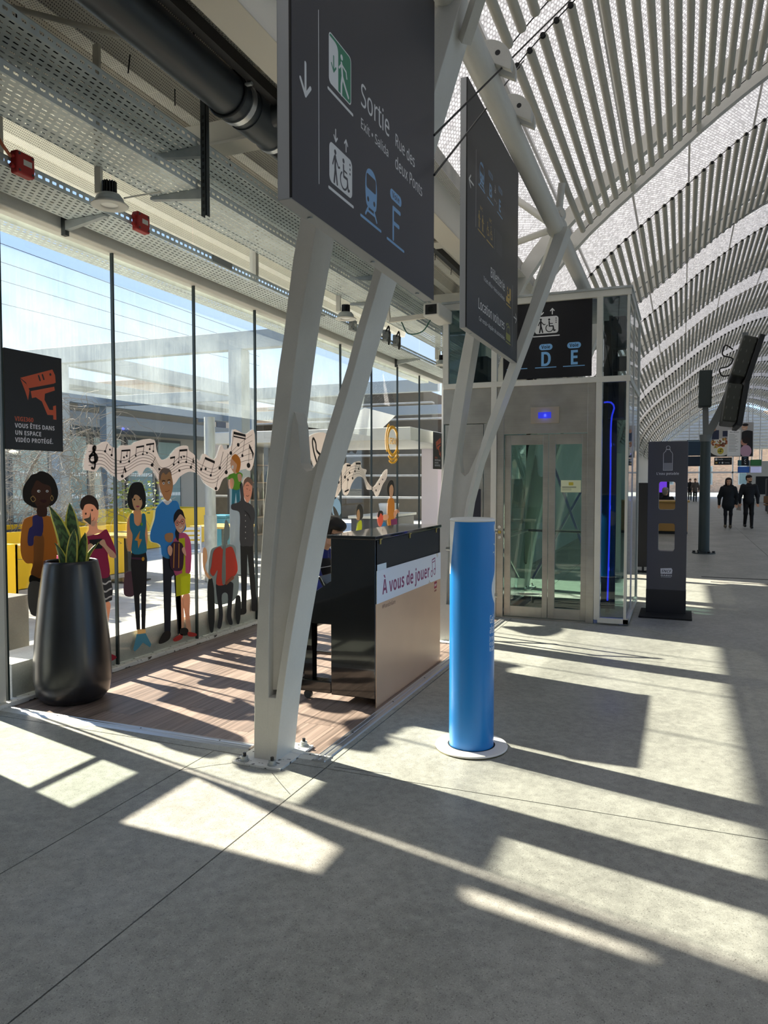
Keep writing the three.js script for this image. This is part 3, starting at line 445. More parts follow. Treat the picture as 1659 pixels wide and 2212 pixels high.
{
  const a = tray('narrow slotted cable tray running just above the glass wall', -4.3, -3.93, 3.55, 2, -13.6);
  const b = tray('broad slotted cable tray, lower of the two hung on the slotted posts', -3.68, -3.28, 3.7, 2, -13.6);
  const c = tray('slotted cable tray full of cables, upper of the two hung on posts', -3.68, -3.28, 4.0, 2, -13.6);
  for (const [o, x0, x1, y, n] of [[a, -4.25, -3.98, 3.555, 4], [c, -3.64, -3.32, 4.005, 9]]) for (let i = 0; i < n; i++) { const x = rr(x0, x1), r = rr(0.008, 0.016); obj('cable', tube(Array.from({ length: 12 }, (_, k) => [x + rr(-0.015, 0.015), y + r, 2 - k * 1.4]), r, 40, 6), [M.black, M.rubber, std(0x4a4f52, 0.6)][i % 3], o); }
  tray('slotted cable tray seen outside along the top of the glass', -4.78, -4.56, 3.47, -3.0, -13.6, 0.13);
  for (const z of [-1.0, -4.55, -8.1, -11.7]) {
    const p = thing('tray_post', z === -1 ? 'slotted steel post behind the camera carrying two cable trays' : ['slotted steel post left of the large sign carrying two cable trays', 'slotted steel post behind the near column carrying two cable trays', 'slotted steel post near the lift carrying two cable trays'][[-4.55, -8.1, -11.7].indexOf(z)], 'bracket post', [-3.22, 0, z], 0, 'slotted tray posts');
    obj('channel', [span(-0.022, 0.022, 3.5, 4.5, 0.018, 0.022), span(-0.022, -0.018, 3.5, 4.5, -0.022, 0.022), span(0.018, 0.022, 3.5, 4.5, -0.022, 0.022)], M.galvDark, p);
    for (let i = 0; i < 14; i++) obj('slot', span(-0.008, 0.008, 3.53 + i * 0.05, 3.555 + i * 0.05, 0.0222, 0.0226), M.black, p);
    for (const y of [3.7, 4.0]) obj('arm', plate([[-0.02, 0], [-0.47, 0], [-0.47, -0.02], [-0.02, -0.075]], 0.045).translate(0, y - 0.003, -0.02), M.galv, p);
  }
  ['by the first red box', 'behind the near column', 'just before the lift'].forEach((w, i) => {
    const z = [-4.35, -7.9, -11.3][i], p = thing('wall_bracket', 'small steel arm ' + w + ' holding the narrow tray', 'bracket', [-4.34, 0, z], 0, 'narrow tray arms');
    obj('channel', [span(-0.02, 0.02, 3.44, 3.7, -0.02, 0.02)], M.galvDark, p); obj('arm', plate([[0.02, 0], [0.4, 0], [0.4, -0.015], [0.02, -0.07]], 0.04).translate(0, 3.546, -0.02), M.galv, p);
  });
  // rainwater pipe
  const p = thing('drain_pipe', 'fat dark grey drain pipe slung under the perforated ceiling', 'pipe'); const X = -2.93, Y = 4.24;
  obj('pipe', rod([X, Y, 2], [X, Y, -7.5], 0.14, 0.14, 28), M.pipe, p);
  for (const z of [-4.5, -4.98]) obj('collar', rod([X, Y, z], [X, Y, z - 0.05], 0.152, 0.152, 28), M.alu, p);
  obj('sleeve', rod([X, Y, -4.62], [X, Y, -4.86], 0.149, 0.149, 28), M.pipe, p);
  obj('branch', [rod([X + 0.1, Y, -4.8], [X + 0.3, Y + 0.03, -4.8], 0.075, 0.075, 18)], M.pipe, p);
  obj('corrugated_hose', Array.from({ length: 22 }, (_, i) => new THREE.TorusGeometry(0.07, 0.012, 6, 16).rotateY(Math.PI / 2).translate(X + 0.3 + i * 0.022, Y + 0.03 + i * 0.006, -4.8)), M.rubber, p);
  obj('corrugated_hose', Array.from({ length: 70 }, (_, i) => new THREE.TorusGeometry(0.135, 0.014, 6, 20).translate(X + 0.02, Y, -5.05 - i * 0.03)), M.rubber, p);
  for (const z of [-1.8, -4.4]) { const c = obj('pipe_clamp', new THREE.TorusGeometry(0.15, 0.012, 8, 28).translate(X, Y, z), M.dark, p); obj('clamp_bolt', [rod([X + 0.15, Y + 0.03, z], [X + 0.2, Y + 0.03, z], 0.014), rod([X - 0.2, Y, z], [X - 0.15, Y, z], 0.012), rod([X, Y + 0.15, z], [X, 4.495, z], 0.008)], M.galv, c); }
  const rl = thing('support_rail', 'dark steel rail running beside the fat drain pipe', 'rail'); obj('rail', span(-2.76, -2.70, 4.28, 4.36, -12, 2), M.dark, rl);
  // white tie rods across the deck
  [[[0, 10], [268, 80]], [[380, 106], [592, 160]], [[310, 458], [420, 474]]].slice(0, 2).forEach(([a, b], i) => { const o = obj('tie_rod', rod(atY(...a, i === 2 ? 3.85 : 4.4), atY(...b, i === 2 ? 3.85 : 4.4), i === 2 ? 0.01 : 0.018), M.beige); tag(o, ['slim white rod crossing the ceiling at the top left corner', 'slim white rod running right from the fat pipe', 'thin white rod right of the first downlight'][i], 'rod', 'white tie rods'); });
  // downlights
  [-3.98, -7.72, -11.35].forEach((z, i) => {
    const o = thing('downlight', ['round white downlight nearest the camera, above the first panes', 'round white downlight seen between the near column legs', 'round white downlight beside the lift glass'][i], 'ceiling light', [-3.58, 3.43, z], 0, 'downlights');
    obj('trim_ring', lathe([[0.055, 0.012], [0.06, 0.002], [0.118, 0], [0.122, 0.006], [0.11, 0.014], [0.055, 0.016]], 40), M.white, o);
    obj('lens', new THREE.CylinderGeometry(0.062, 0.062, 0.006, 32).translate(0, 0.014, 0), std(0xf3f3ee, 0.3), o);
    obj('housing', lathe([[0.1, 0.012], [0.088, 0.05], [0.07, 0.075], [0.045, 0.08]], 32), M.galv, o);
    const f = obj('heat_sink', Array.from({ length: 16 }, (_, k) => { const a = k * Math.PI / 8; return span(-0.004, 0.004, 0.075, 0.16, 0.01, 0.048).rotateY(a); }), M.black, o);
    if (i === 0) obj('stay_rod', rod([0.08, 0.06, -0.05], [0.02, 0.27, -0.5], 0.006), M.beige, o);
    obj('hanger', [span(-0.025, 0.025, 0.1, 1.07, -0.012, 0.012).translate(-0.09, 0, 0)], M.beige, o);
  });
  // junction boxes
  const jbox = (name, label, x, y, z, mat, s, group) => { const o = thing(name, label, 'junction box', [x, y, z], 0, group); obj('box', rspan(-0.03 * s, 0.03 * s, -0.07 * s, 0.07 * s, -0.07 * s, 0.07 * s, 0.012), mat, o); obj('sticker', span(0.0302 * s, 0.031 * s, -0.01 * s, 0.025 * s, -0.045 * s, 0.02 * s), M.white, o); for (const [a, b] of [[-0.05, -0.05], [-0.05, 0.05], [0.05, 0.05], [0.05, -0.05]]) obj('screw', new THREE.CylinderGeometry(0.008, 0.008, 0.004, 8).rotateZ(Math.PI / 2).translate(0.031 * s, a * s, b * s), M.galvDark, o); for (const k of [-0.03, 0.03]) obj('gland', rod([0, k * s, 0.07 * s], [0, k * s, 0.09 * s], 0.014 * s), mat, o); return o; };
  let j = jbox('junction_box', 'red junction box at the left edge on the narrow tray', -3.89, 3.585, -3.56, M.red, 1, 'red junction boxes');
  obj('cable', tube([[0, 0.02, 0.09], [0.02, 0.05, 0.16], [0, 0.12, 0.22], [-0.05, 0.15, 0.5]], 0.01), std(0xb0623c, 0.5), j);
  jbox('junction_box', 'red junction box just right of the first downlight', -3.89, 3.575, -4.66, M.red, 1, 'red junction boxes');
  const greyBox = std(0x8f9290, 0.5);
  jbox('junction_box', 'grey junction box hanging under the second downlight', -3.89, 3.55, -8.6, greyBox, 1, 'grey junction boxes');
  for (const [z, l] of [[-9.75, 'left one of the paired grey junction boxes right of the near column'], [-10.15, 'right one of the paired grey junction boxes right of the near column'], [-12.4, 'grey junction box over the steel arm near the lift']]) { const o = jbox('junction_box', l, -3.89, 3.62, z, greyBox, 1.2, 'grey junction boxes'); obj('cable', tube([[0.02, 0.05, 0.08], [0.05, 0.13, 0.05], [0.04, 0.05, 0], [0.04, -0.12, 0.02]], 0.011), M.black, o); }
  // surveillance camera under the sign corner
  const cp = atX(931, 668, -2.66), cam = thing('surveillance_camera', 'boxy white surveillance camera under the corner of the large sign', 'camera', [cp.x, cp.y, cp.z]); cam.scale.setScalar(1.3);
  obj('housing', rspan(-0.075, 0.075, -0.06, 0.06, -0.42, 0, 0.02, 3), M.white, cam); obj('window', rspan(-0.052, 0.052, -0.042, 0.042, -0.001, 0.004, 0.008), M.black, cam); obj('lens', new THREE.CylinderGeometry(0.026, 0.026, 0.003, 20).rotateX(Math.PI / 2).translate(0, 0, 0.0045), M.gloss, cam);
  obj('arm', [bar([-0.06, -0.03, -0.1], [-0.4, -0.06, -0.02], 0.03, 0.04), bar([-0.4, -0.06, -0.02], [-0.41, 0.1, 0.0], 0.03, 0.03)], M.beige, cam);
  obj('cable', tube([[-0.05, -0.05, -0.15], [-0.12, -0.16, -0.12], [-0.25, -0.17, -0.12], [-0.34, -0.05, -0.18]], 0.006), std(0x3d6b5c, 0.5), cam);
  // small label plate on the narrow tray, hanging drops of the deck
  const lp = obj('label_plate', span(-3.925, -3.92, 3.56, 3.615, -5.95, -5.65), std(0x8a8d8c, 0.5)); tag(lp, 'small grey label plate on the narrow tray', 'label');
  const hooks = []; for (let i = 0; i < 40; i++) { const x = -5.7 + 0.3 * Math.floor(rr(5, 10.9)) + 0.06, z = -rr(2.5, 12); hooks.push(rod([x, 4.5, z], [x + rr(-0.02, 0.02), 4.38, z], 0.005, 0.005, 5)); }
  const hk = obj('ceiling_hooks', hooks, M.black); hk.userData.kind = 'stuff'; tag(hk, 'small black hooks dangling from the perforated ceiling', 'hooks');
}
// ================================================================ ON AND BEHIND THE GLASS
// printed cut-out stickers on the panes; outlines surveyed on the glass plane
const stickerMats = new Map(), sm = (c) => { if (!stickerMats.has(c)) stickerMats.set(c, phys({ color: c, roughness: 1, transmission: 0.18, thickness: 0 })); return stickerMats.get(c); };
function smoothOutline(pts, smooth) { if (!smooth) return pts; const c = new THREE.CatmullRomCurve3(pts.map(([a, b]) => V(a, b, 0)), true, 'centripetal'); return c.getPoints(pts.length * 4).map((p) => [p.x, p.y]); }
function cutout(flat, [ox, oy, sc], layer, smooth = true) { // flat list of photo coordinates -> thin plate on the glass
  const pts = []; for (let i = 0; i < flat.length; i += 2) { const p = atX(ox + flat[i] * sc, oy + flat[i + 1] * sc, WALL + 0.008); pts.push([-p.z, p.y]); }
  const g = plate(smoothOutline(pts, smooth), 0.0006); // local x = -z
  return boxUV(g.rotateY(Math.PI / 2).translate(WALL + 0.008 + layer * 0.0007, 0, 0));
}
function spot(x, y, [ox, oy, sc], layer, rpx, k = 1) { const p = atX(ox + x * sc, oy + y * sc, WALL + 0.008), q = atX(ox + x * sc, oy + (y + rpx) * sc, WALL + 0.008), r = Math.abs(p.y - q.y); return new THREE.CylinderGeometry(r, r, 0.0006, 20).rotateZ(Math.PI / 2).scale(1, 1, k).translate(p.x + layer * 0.0007, p.y, p.z); }
function stroke(flat, [ox, oy, sc], layer, w) { const pts = []; for (let i = 0; i < flat.length; i += 2) pts.push(atX(ox + flat[i] * sc, oy + flat[i + 1] * sc, WALL + 0.008)); const c = new THREE.CatmullRomCurve3(pts), n = Math.max(8, pts.length * 5), L = c.getPoints(n), pos = []; const X = WALL + 0.0084 + layer * 0.0007;
  for (let i = 0; i < n; i++) { const d = L[i + 1].clone().sub(L[i]).normalize(), nx = V(0, d.z, -d.y).multiplyScalar(w / 2), q = [L[i].clone().add(nx), L[i].clone().sub(nx), L[i + 1].clone().sub(nx), L[i + 1].clone().add(nx)]; for (const k of [0, 1, 2, 0, 2, 3]) pos.push(X, q[k].y, q[k].z); }
  const g = new THREE.BufferGeometry(); g.setAttribute('position', new THREE.Float32BufferAttribute(pos, 3)); g.computeVertexNormals(); return boxUV(g); }
function sticker(label, T, parts, name = 'window_sticker', cat = 'sticker') {
  const o = thing(name, label, cat, [0, 0, 0], 0, 'cartoon stickers on the glass');
  parts.forEach(([n, col, flat, opt], i) => obj(n, opt === 'dots' ? flat.map(([x, y, r, k]) => spot(x, y, T, i, r, k)) : typeof opt === 'number' ? flat.map((f) => stroke(f, T, i, opt)) : cutout(flat, T, i, opt !== 'sharp'), sm(col), o));
  return o;
}
const TB = [250, 960, 0.2169], TA = [0, 980, 0.2532], TR = [0, 720, 0.3706], TS = [520, 680, 0.2893];
{
  // stave ribbons
  const up = [490, 790, 500, 700, 520, 650, 560, 655, 620, 630, 650, 660, 690, 668, 700, 655, 770, 650, 775, 640, 900, 622, 912, 680, 940, 735, 985, 722, 1000, 700, 1035, 665, 1095, 658, 1100, 680, 1130, 705, 1165, 745, 1185, 702, 1245, 735, 1262, 720, 1290, 648, 1310, 680, 1350, 650, 1358, 562, 1432, 588, 1478, 562, 1482, 730, 1460, 800, 1430, 790, 1340, 830, 1300, 850, 1268, 918, 1240, 905, 1195, 875, 1165, 830, 1110, 806, 1050, 835, 1010, 885, 930, 860, 885, 790, 850, 785, 820, 828, 800, 800, 740, 835, 700, 858, 660, 830, 590, 775, 560, 805, 520, 800];
  const st = []; for (const [dy, k] of [[0, 1], [20, 1], [40, 1], [60, 1], [80, 1]]) st.push([515, 690 + dy, 600, 685 + dy, 660, 735 + dy, 730, 740 + dy * 0.85, 820, 690 + dy * 0.9, 890, 710 + dy * 0.8, 935, 780 + dy * 0.6, 985, 775 + dy * 0.7, 1060, 715 + dy, 1120, 735 + dy * 0.7, 1180, 770 + dy, 1250, 790 + dy, 1330, 710 + dy, 1400, 640 + dy * 1.4, 1470, 590 + dy * 1.8]);
  const notes = [[612, 688, 7], [640, 678, 6], [650, 710, 7], [702, 750, 7], [722, 723, 6], [738, 715, 6], [752, 747, 7], [712, 833, 9], [790, 713, 6], [832, 705, 6], [856, 697, 6], [872, 675, 6], [893, 688, 6], [886, 768, 10], [928, 792, 8], [1012, 765, 7], [1040, 752, 7], [1056, 724, 6], [1072, 718, 6], [1085, 750, 7], [1112, 780, 8], [1045, 800, 8], [1172, 793, 8], [1198, 790, 8], [1228, 828, 8], [1280, 785, 10], [1258, 905, 10], [1318, 810, 12], [1345, 698, 11], [1388, 650, 11], [1412, 713, 9], [1448, 770, 15]];
  const stems = [[612, 688, 625, 645], [650, 710, 655, 665], [702, 750, 708, 680], [738, 715, 742, 678], [752, 747, 758, 680], [712, 833, 726, 775], [790, 713, 795, 662], [832, 705, 838, 655], [872, 675, 876, 640], [893, 688, 897, 640], [886, 768, 905, 720], [1012, 765, 1018, 720], [1040, 752, 1046, 680], [1085, 750, 1090, 680], [1112, 780, 1128, 725], [1172, 793, 1196, 722], [1228, 828, 1248, 748], [1280, 785, 1300, 690], [1258, 905, 1272, 835], [1318, 810, 1328, 700], [1345, 698, 1362, 575], [1412, 713, 1430, 590], [1448, 770, 1452, 645]];
  const beams = [[706, 680, 758, 676, 758, 686, 706, 690], [792, 660, 838, 652, 838, 662, 792, 670], [850, 645, 897, 638, 897, 648, 850, 655], [990, 722, 1018, 716, 1018, 727, 990, 733], [1044, 678, 1090, 674, 1090, 686, 1044, 690], [1194, 720, 1250, 744, 1250, 760, 1194, 735], [1360, 572, 1430, 590, 1430, 604, 1360, 588], [1360, 596, 1430, 612, 1430, 620, 1360, 604], [1452, 645, 1478, 700, 1472, 735, 1468, 700, 1452, 668], [724, 775, 736, 805, 730, 815, 722, 795], [1124, 725, 1132, 755, 1126, 762, 1122, 742]];
  const clef = [[545, 755, 560, 735, 552, 712, 528, 715, 520, 738, 535, 755, 562, 745, 566, 720, 545, 690, 540, 670, 552, 655, 556, 672, 535, 700, 518, 722], [545, 660, 552, 770, 545, 792, 535, 782]];
  const o = sticker('long cream music-stave sticker winding over the first three panes', TR, [['ribbon', 0xf3eae6, up], ['stave_lines', 0x5c4a48, st, 0.004], ['note_heads', 0x141014, notes.map(([x, y, r]) => [x, y, r, 1.25]), 'dots'], ['note_stems', 0x141014, stems, 0.006], ['clef', 0x141014, clef, 0.018]], 'stave_sticker');
  beams.forEach((b) => obj('note_beam', cutout(b, TR, 5, false), sm(0x141014), o)); obj('clef_dot', spot(535, 785, TR, 5, 9), sm(0x141014), o);
  const up2 = [495, 1000, 500, 930, 530, 895, 640, 890, 650, 960, 600, 1040, 560, 1140, 530, 1080], rib = [690, 1360, 725, 1240, 755, 1160, 790, 1108, 830, 1120, 855, 1100, 897, 1098, 900, 1140, 940, 1160, 930, 1200, 960, 1265, 992, 1285, 1030, 1240, 1075, 1165, 1095, 1155, 1090, 1215, 1060, 1270, 1020, 1358, 990, 1310, 945, 1300, 915, 1220, 870, 1210, 830, 1260, 800, 1340, 775, 1345, 760, 1300, 700, 1380];
  const p = sticker('second cream music-stave sticker between the near column and the cafe counter', TS, [['ribbon', 0xf3eae6, rib], ['stave_lines', 0x5c4a48, [0, 18, 36, 54].map((d) => [720, 1290 + d * 0.8, 770, 1190 + d, 840, 1130 + d * 1.2, 900, 1150 + d * 0.8, 945, 1230 + d * 0.8, 1000, 1290 + d * 0.6, 1050, 1230 + d, 1085, 1180 + d * 0.7]), 0.004], ['note_heads', 0x141014, [[730, 1250, 12], [778, 1212, 12], [800, 1232, 10], [835, 1220, 10], [812, 1180, 9], [852, 1168, 9], [880, 1150, 9], [1010, 1310, 8], [1035, 1265, 8], [1060, 1230, 7]].map((n) => [...n, 1.3]), 'dots'], ['note_stems', 0x141014, [[778, 1212, 795, 1125], [835, 1220, 842, 1180], [852, 1168, 862, 1112], [880, 1150, 892, 1110], [800, 1232, 790, 1330]], 0.006]], 'stave_sticker');
  for (const b of [[790, 1118, 820, 1118, 820, 1132, 790, 1132], [858, 1104, 895, 1104, 895, 1118, 858, 1118], [775, 1315, 805, 1300, 805, 1312, 775, 1328]]) obj('note_beam', cutout(b, TS, 4, false), sm(0x141014), p);
  sticker('cream treble-clef sticker seen through the fork of the near column', TS, [['ribbon', 0xf3eae6, up2], ['clef', 0x141014, [[570, 1110, 545, 1020, 535, 950, 540, 920, 560, 960, 565, 1010, 600, 1050], [575, 1090, 585, 1060, 610, 1050]], 0.035]], 'stave_sticker');
}
sticker('sticker of a curly-haired woman in an orange coat behind the planter', TA, [
  ['coat', 0xb5762a, [210, 560, 280, 530, 330, 515, 400, 530, 470, 560, 490, 700, 480, 900, 440, 1040, 330, 1062, 262, 1030, 278, 940, 225, 935, 182, 870, 180, 680]], ['top', 0xa1632c, [300, 700, 365, 690, 370, 880, 330, 1060, 265, 1030, 285, 930]], ['scarf', 0x3a3577, [280, 535, 355, 530, 355, 700, 292, 704, 280, 780, 240, 782, 248, 640, 275, 615]],
  ['skirt', 0x0f0d0d, [258, 1035, 330, 1062, 372, 1062, 372, 1120, 248, 1095]], ['trousers', 0x6c6a68, [250, 1098, 372, 1120, 372, 1370, 262, 1370]], ['hair', 0x17100e, [190, 340, 196, 290, 215, 250, 240, 215, 265, 182, 305, 170, 340, 150, 390, 160, 430, 185, 462, 225, 480, 270, 492, 320, 488, 375, 455, 430, 400, 455, 300, 462, 230, 430, 200, 400]], ['face', 0x4a2a1c, [262, 330, 280, 280, 310, 228, 360, 255, 425, 282, 435, 340, 428, 410, 405, 450, 362, 476, 312, 452, 282, 395]], ['neck', 0x43251a, [318, 450, 390, 448, 392, 530, 315, 525]],
  ['lips', 0x3a1014, [335, 400, 360, 392, 392, 398, 385, 415, 362, 420]], ['eyes', 0xf2f2f2, [[325, 320, 11, 1.5], [397, 320, 10, 1.4]], 'dots'], ['pupils', 0x101010, [[328, 320, 6], [396, 320, 6]], 'dots'], ['earrings', 0xb8935a, [[275, 360, 255, 380, 275, 410, 297, 390, 275, 360], [435, 355, 425, 378, 437, 402, 447, 378, 435, 355]], 0.006]]);
sticker('sticker of a figure in a magenta top holding a phone', TA, [
  ['legs', 0xe8b795, [850, 1285, 938, 1268, 922, 1450, 908, 1712, 880, 1715, 868, 1500]], ['skirt', 0x3b3c40, [700, 1060, 938, 1035, 962, 1160, 955, 1250, 850, 1287, 700, 1290], 'sharp'], ['top', 0x96224f, [700, 740, 740, 690, 830, 690, 905, 645, 932, 690, 985, 830, 985, 882, 940, 882, 918, 850, 932, 1045, 820, 1062, 700, 1062, 690, 900]], ['neck', 0xe6b596, [760, 590, 825, 575, 830, 640, 882, 655, 800, 690, 720, 702, 755, 650]], ['face', 0xeab999, [700, 480, 720, 430, 815, 430, 838, 500, 822, 580, 795, 622, 762, 602, 722, 572, 702, 530]], ['beard', 0x5d5a4c, [712, 560, 760, 540, 768, 500, 770, 605, 735, 580]], ['hair', 0x33221b, [680, 452, 690, 392, 750, 352, 812, 380, 838, 440, 832, 482, 800, 442, 760, 428, 720, 440, 702, 482]],
  ['waves', 0xe2e2e2, [[832, 1125, 860, 1105, 895, 1112, 925, 1090, 945, 1088], [838, 1192, 862, 1170, 898, 1178, 928, 1158, 950, 1150], [848, 1252, 870, 1232, 900, 1240, 930, 1222, 952, 1215]], 0.014], ['phone', 0x15161a, [755, 735, 865, 725, 868, 808, 782, 815], 'sharp'], ['hands', 0xe6b596, [735, 790, 770, 765, 800, 800, 770, 830, 725, 880, 722, 840]], ['hands', 0xe6b596, [840, 760, 880, 730, 905, 780, 975, 850, 985, 885, 945, 885, 880, 800]], ['eyes', 0x131313, [[726, 512, 9], [780, 482, 9]], 'dots'], ['smile', 0x7a3a30, [[775, 575, 792, 565, 797, 545]], 0.004], ['shoe', 0xa51c33, [880, 1715, 915, 1703, 988, 1735, 965, 1758, 880, 1768]], ['laces', 0xf0f0f0, [[915, 1720, 930, 1732], [925, 1715, 942, 1728]], 0.004]]);
sticker('sticker of a black-haired woman in a teal tank top with a bolt', TB, [
  ['arms', 0xcf9f74, [178, 640, 245, 640, 252, 690, 292, 705, 308, 800, 318, 930, 302, 1020, 150, 1065, 132, 1060, 112, 930, 118, 760, 145, 700, 178, 690]], ['bag', 0x5a3f4c, [95, 1290, 125, 1265, 175, 1270, 182, 1500, 102, 1512, 80, 1480]], ['trousers', 0x14161c, [155, 1075, 300, 1070, 312, 1150, 302, 1500, 292, 1840, 256, 1840, 252, 1480, 234, 1500, 242, 1850, 206, 1845, 175, 1450, 148, 1200], 'sharp'], ['top', 0x1f7c9c, [145, 692, 174, 690, 184, 780, 215, 812, 250, 790, 262, 690, 290, 695, 300, 800, 290, 900, 306, 1060, 290, 1080, 160, 1080, 166, 900, 140, 830]], ['bolt', 0xe09a3c, [240, 860, 185, 955, 215, 960, 222, 1035, 258, 945, 228, 940], 'sharp'],
  ['hair', 0x0d0f10, [135, 640, 113, 560, 128, 450, 160, 390, 205, 375, 255, 385, 280, 440, 297, 540, 288, 620, 262, 645, 180, 655]], ['face', 0xd8aa7e, [160, 525, 200, 500, 250, 545, 260, 590, 240, 640, 212, 670, 182, 640, 165, 590]], ['fringe', 0x0d0f10, [155, 430, 215, 410, 262, 450, 278, 562, 250, 548, 205, 482, 182, 502, 163, 545]], ['lips', 0xb0425a, [195, 615, 212, 610, 232, 615, 214, 628]], ['eyes', 0x101010, [[180, 548, 9, 1.4], [238, 548, 8, 1.4]], 'dots'], ['badge', 0x6fb33a, [[252, 795, 16]], 'dots'], ['belt', 0x4a2340, [150, 1122, 255, 1128, 255, 1150, 152, 1142], 'sharp'], ['buckle', 0xd8a02c, [[265, 1140, 20]], 'dots'], ['ankles', 0xe4c58a, [206, 1842, 290, 1838, 290, 1888, 210, 1892], 'sharp'], ['boots', 0x56a0bd, [200, 1890, 288, 1880, 345, 1990, 332, 2020, 290, 1992, 262, 1972, 215, 2030, 180, 2062, 165, 2040], 'sharp']]);
sticker('sticker of a tall short-haired man in a blue sweater', TB, [
  ['trousers', 0x10182c, [465, 1105, 560, 1105, 640, 1105, 655, 1880, 618, 1890, 580, 1300, 556, 1320, 545, 1885, 485, 1870], 'sharp'], ['shoe', 0x211c1a, [482, 1868, 545, 1868, 540, 1930, 470, 1980, 428, 1982, 430, 1958]], ['shoe', 0x211c1a, [640, 1840, 700, 1828, 722, 1850, 716, 1892, 640, 1892]], ['sweater', 0x2f86c2, [440, 590, 470, 568, 550, 560, 610, 568, 640, 640, 700, 830, 650, 900, 640, 1112, 465, 1115, 440, 1000, 350, 962, 340, 900, 385, 740, 400, 640]], ['collar', 0xe9e6e4, [480, 550, 545, 540, 558, 565, 520, 602, 500, 602, 468, 570], 'sharp'],
  ['head', 0xb98a5e, [430, 300, 450, 248, 495, 235, 535, 252, 556, 330, 567, 400, 556, 480, 542, 530, 520, 562, 485, 542, 460, 500, 440, 440, 428, 380]], ['hair', 0x7c6b62, [428, 340, 432, 285, 460, 246, 500, 235, 540, 256, 553, 310, 532, 272, 496, 302, 470, 280, 450, 305, 440, 355]], ['hand', 0xb98a5e, [485, 900, 540, 880, 567, 890, 560, 962, 530, 977, 490, 952]], ['eyes', 0xf4f4f4, [[472, 388, 12, 1.4], [525, 380, 12, 1.4]], 'dots'], ['pupils', 0x15110f, [[472, 388, 7], [527, 381, 7]], 'dots'], ['brows', 0x4a2a1c, [[455, 370, 470, 360, 488, 366], [508, 360, 525, 352, 540, 355]], 0.008], ['smile', 0x7a4a30, [[485, 468, 505, 470, 530, 455]], 0.005]]);
sticker('sticker of a girl with red glasses carrying a purple backpack', TB, [
  ['legs', 0xe2b293, [608, 1512, 660, 1508, 666, 1890, 636, 1900, 620, 1700]], ['legs', 0xe2b293, [668, 1508, 732, 1490, 735, 1700, 748, 1872, 715, 1872, 690, 1700]], ['shoe', 0xb93530, [570, 1940, 635, 1896, 666, 1890, 660, 1930, 580, 1962]], ['shoe', 0xb93530, [715, 1872, 750, 1870, 806, 1890, 800, 1906, 720, 1906]], ['cardigan', 0xc05585, [572, 960, 600, 920, 640, 882, 700, 890, 738, 950, 752, 1100, 748, 1180, 735, 1280, 590, 1302, 570, 1100]], ['dress', 0xc6cc12, [625, 940, 685, 930, 692, 1280, 742, 1290, 735, 1480, 600, 1516, 595, 1310, 660, 1280], 'sharp'],
  ['hair', 0x11121c, [574, 770, 578, 700, 620, 646, 660, 658, 685, 742, 690, 790, 640, 780, 625, 930, 618, 962, 600, 940, 588, 880, 600, 820]], ['face', 0xeab89d, [582, 775, 620, 705, 668, 700, 692, 785, 672, 850, 640, 882, 604, 850]], ['fringe', 0x11121c, [576, 775, 590, 700, 625, 665, 655, 672, 690, 745, 640, 695, 600, 745]], ['glasses', 0xb52a33, [[588, 785, 600, 762, 622, 775, 618, 800, 598, 805, 588, 785], [640, 765, 655, 745, 675, 755, 672, 785, 650, 790, 640, 765], [622, 780, 640, 772]], 0.006], ['eyes', 0x15100f, [[606, 782, 8], [656, 767, 8]], 'dots'], ['smile', 0xffffff, [[628, 832, 645, 835, 660, 818]], 0.008], ['backpack', 0x3d1735, [545, 1000, 570, 972, 650, 985, 668, 1040, 660, 1230, 640, 1256, 560, 1250, 534, 1210]], ['strap', 0xc98a3c, [[575, 985, 568, 1230]], 0.014], ['strap', 0xc98a3c, [[622, 985, 618, 1230]], 0.014], ['hands', 0xeab89d, [508, 1030, 530, 1005, 555, 1040, 540, 1110, 515, 1090]], ['hands', 0xeab89d, [650, 1040, 672, 1020, 692, 1110, 660, 1080]]]);
sticker('half-peeled sticker of a seated person in a red top', TB, [
  ['chair_back', 0x8d9a9c, [945, 1060, 1000, 1020, 1170, 1002, 1196, 1040, 1192, 1280, 1218, 1290, 1218, 1480, 1165, 1560, 952, 1560]], ['chair_legs', 0x23282a, [925, 1340, 962, 1340, 972, 1860, 945, 1872, 915, 1640]], ['chair_legs', 0x23282a, [1195, 1520, 1220, 1500, 1240, 1520, 1230, 1782, 1205, 1785]], ['trousers', 0x272b33, [1000, 1388, 1165, 1378, 1167, 1450, 1150, 1700, 1162, 1790, 1130, 1792, 1105, 1720, 1116, 1500, 1085, 1475, 1055, 1500, 1066, 1700, 1042, 1832, 1010, 1822, 1025, 1700, 1000, 1450]], ['top', 0xcf4433, [950, 1210, 975, 1060, 1040, 1020, 1062, 1045, 1085, 1040, 1150, 1018, 1182, 1080, 1212, 1250, 1190, 1300, 1150, 1332, 1100, 1372, 1090, 1392, 1000, 1392, 1012, 1250, 970, 1312, 938, 1270]], ['peeled_strip', 0x7f8b8a, [1060, 1390, 1072, 950, 1090, 752, 1112, 770, 1132, 830, 1126, 930, 1096, 990, 1086, 1390]], ['arm', 0xd9b48e, [870, 1030, 895, 1035, 908, 1140, 886, 1220, 932, 1310, 956, 1322, 930, 1342, 888, 1290, 866, 1210]], ['hand', 0x9c5b40, [1090, 1380, 1120, 1345, 1165, 1310, 1175, 1330, 1130, 1370, 1095, 1400]]]);
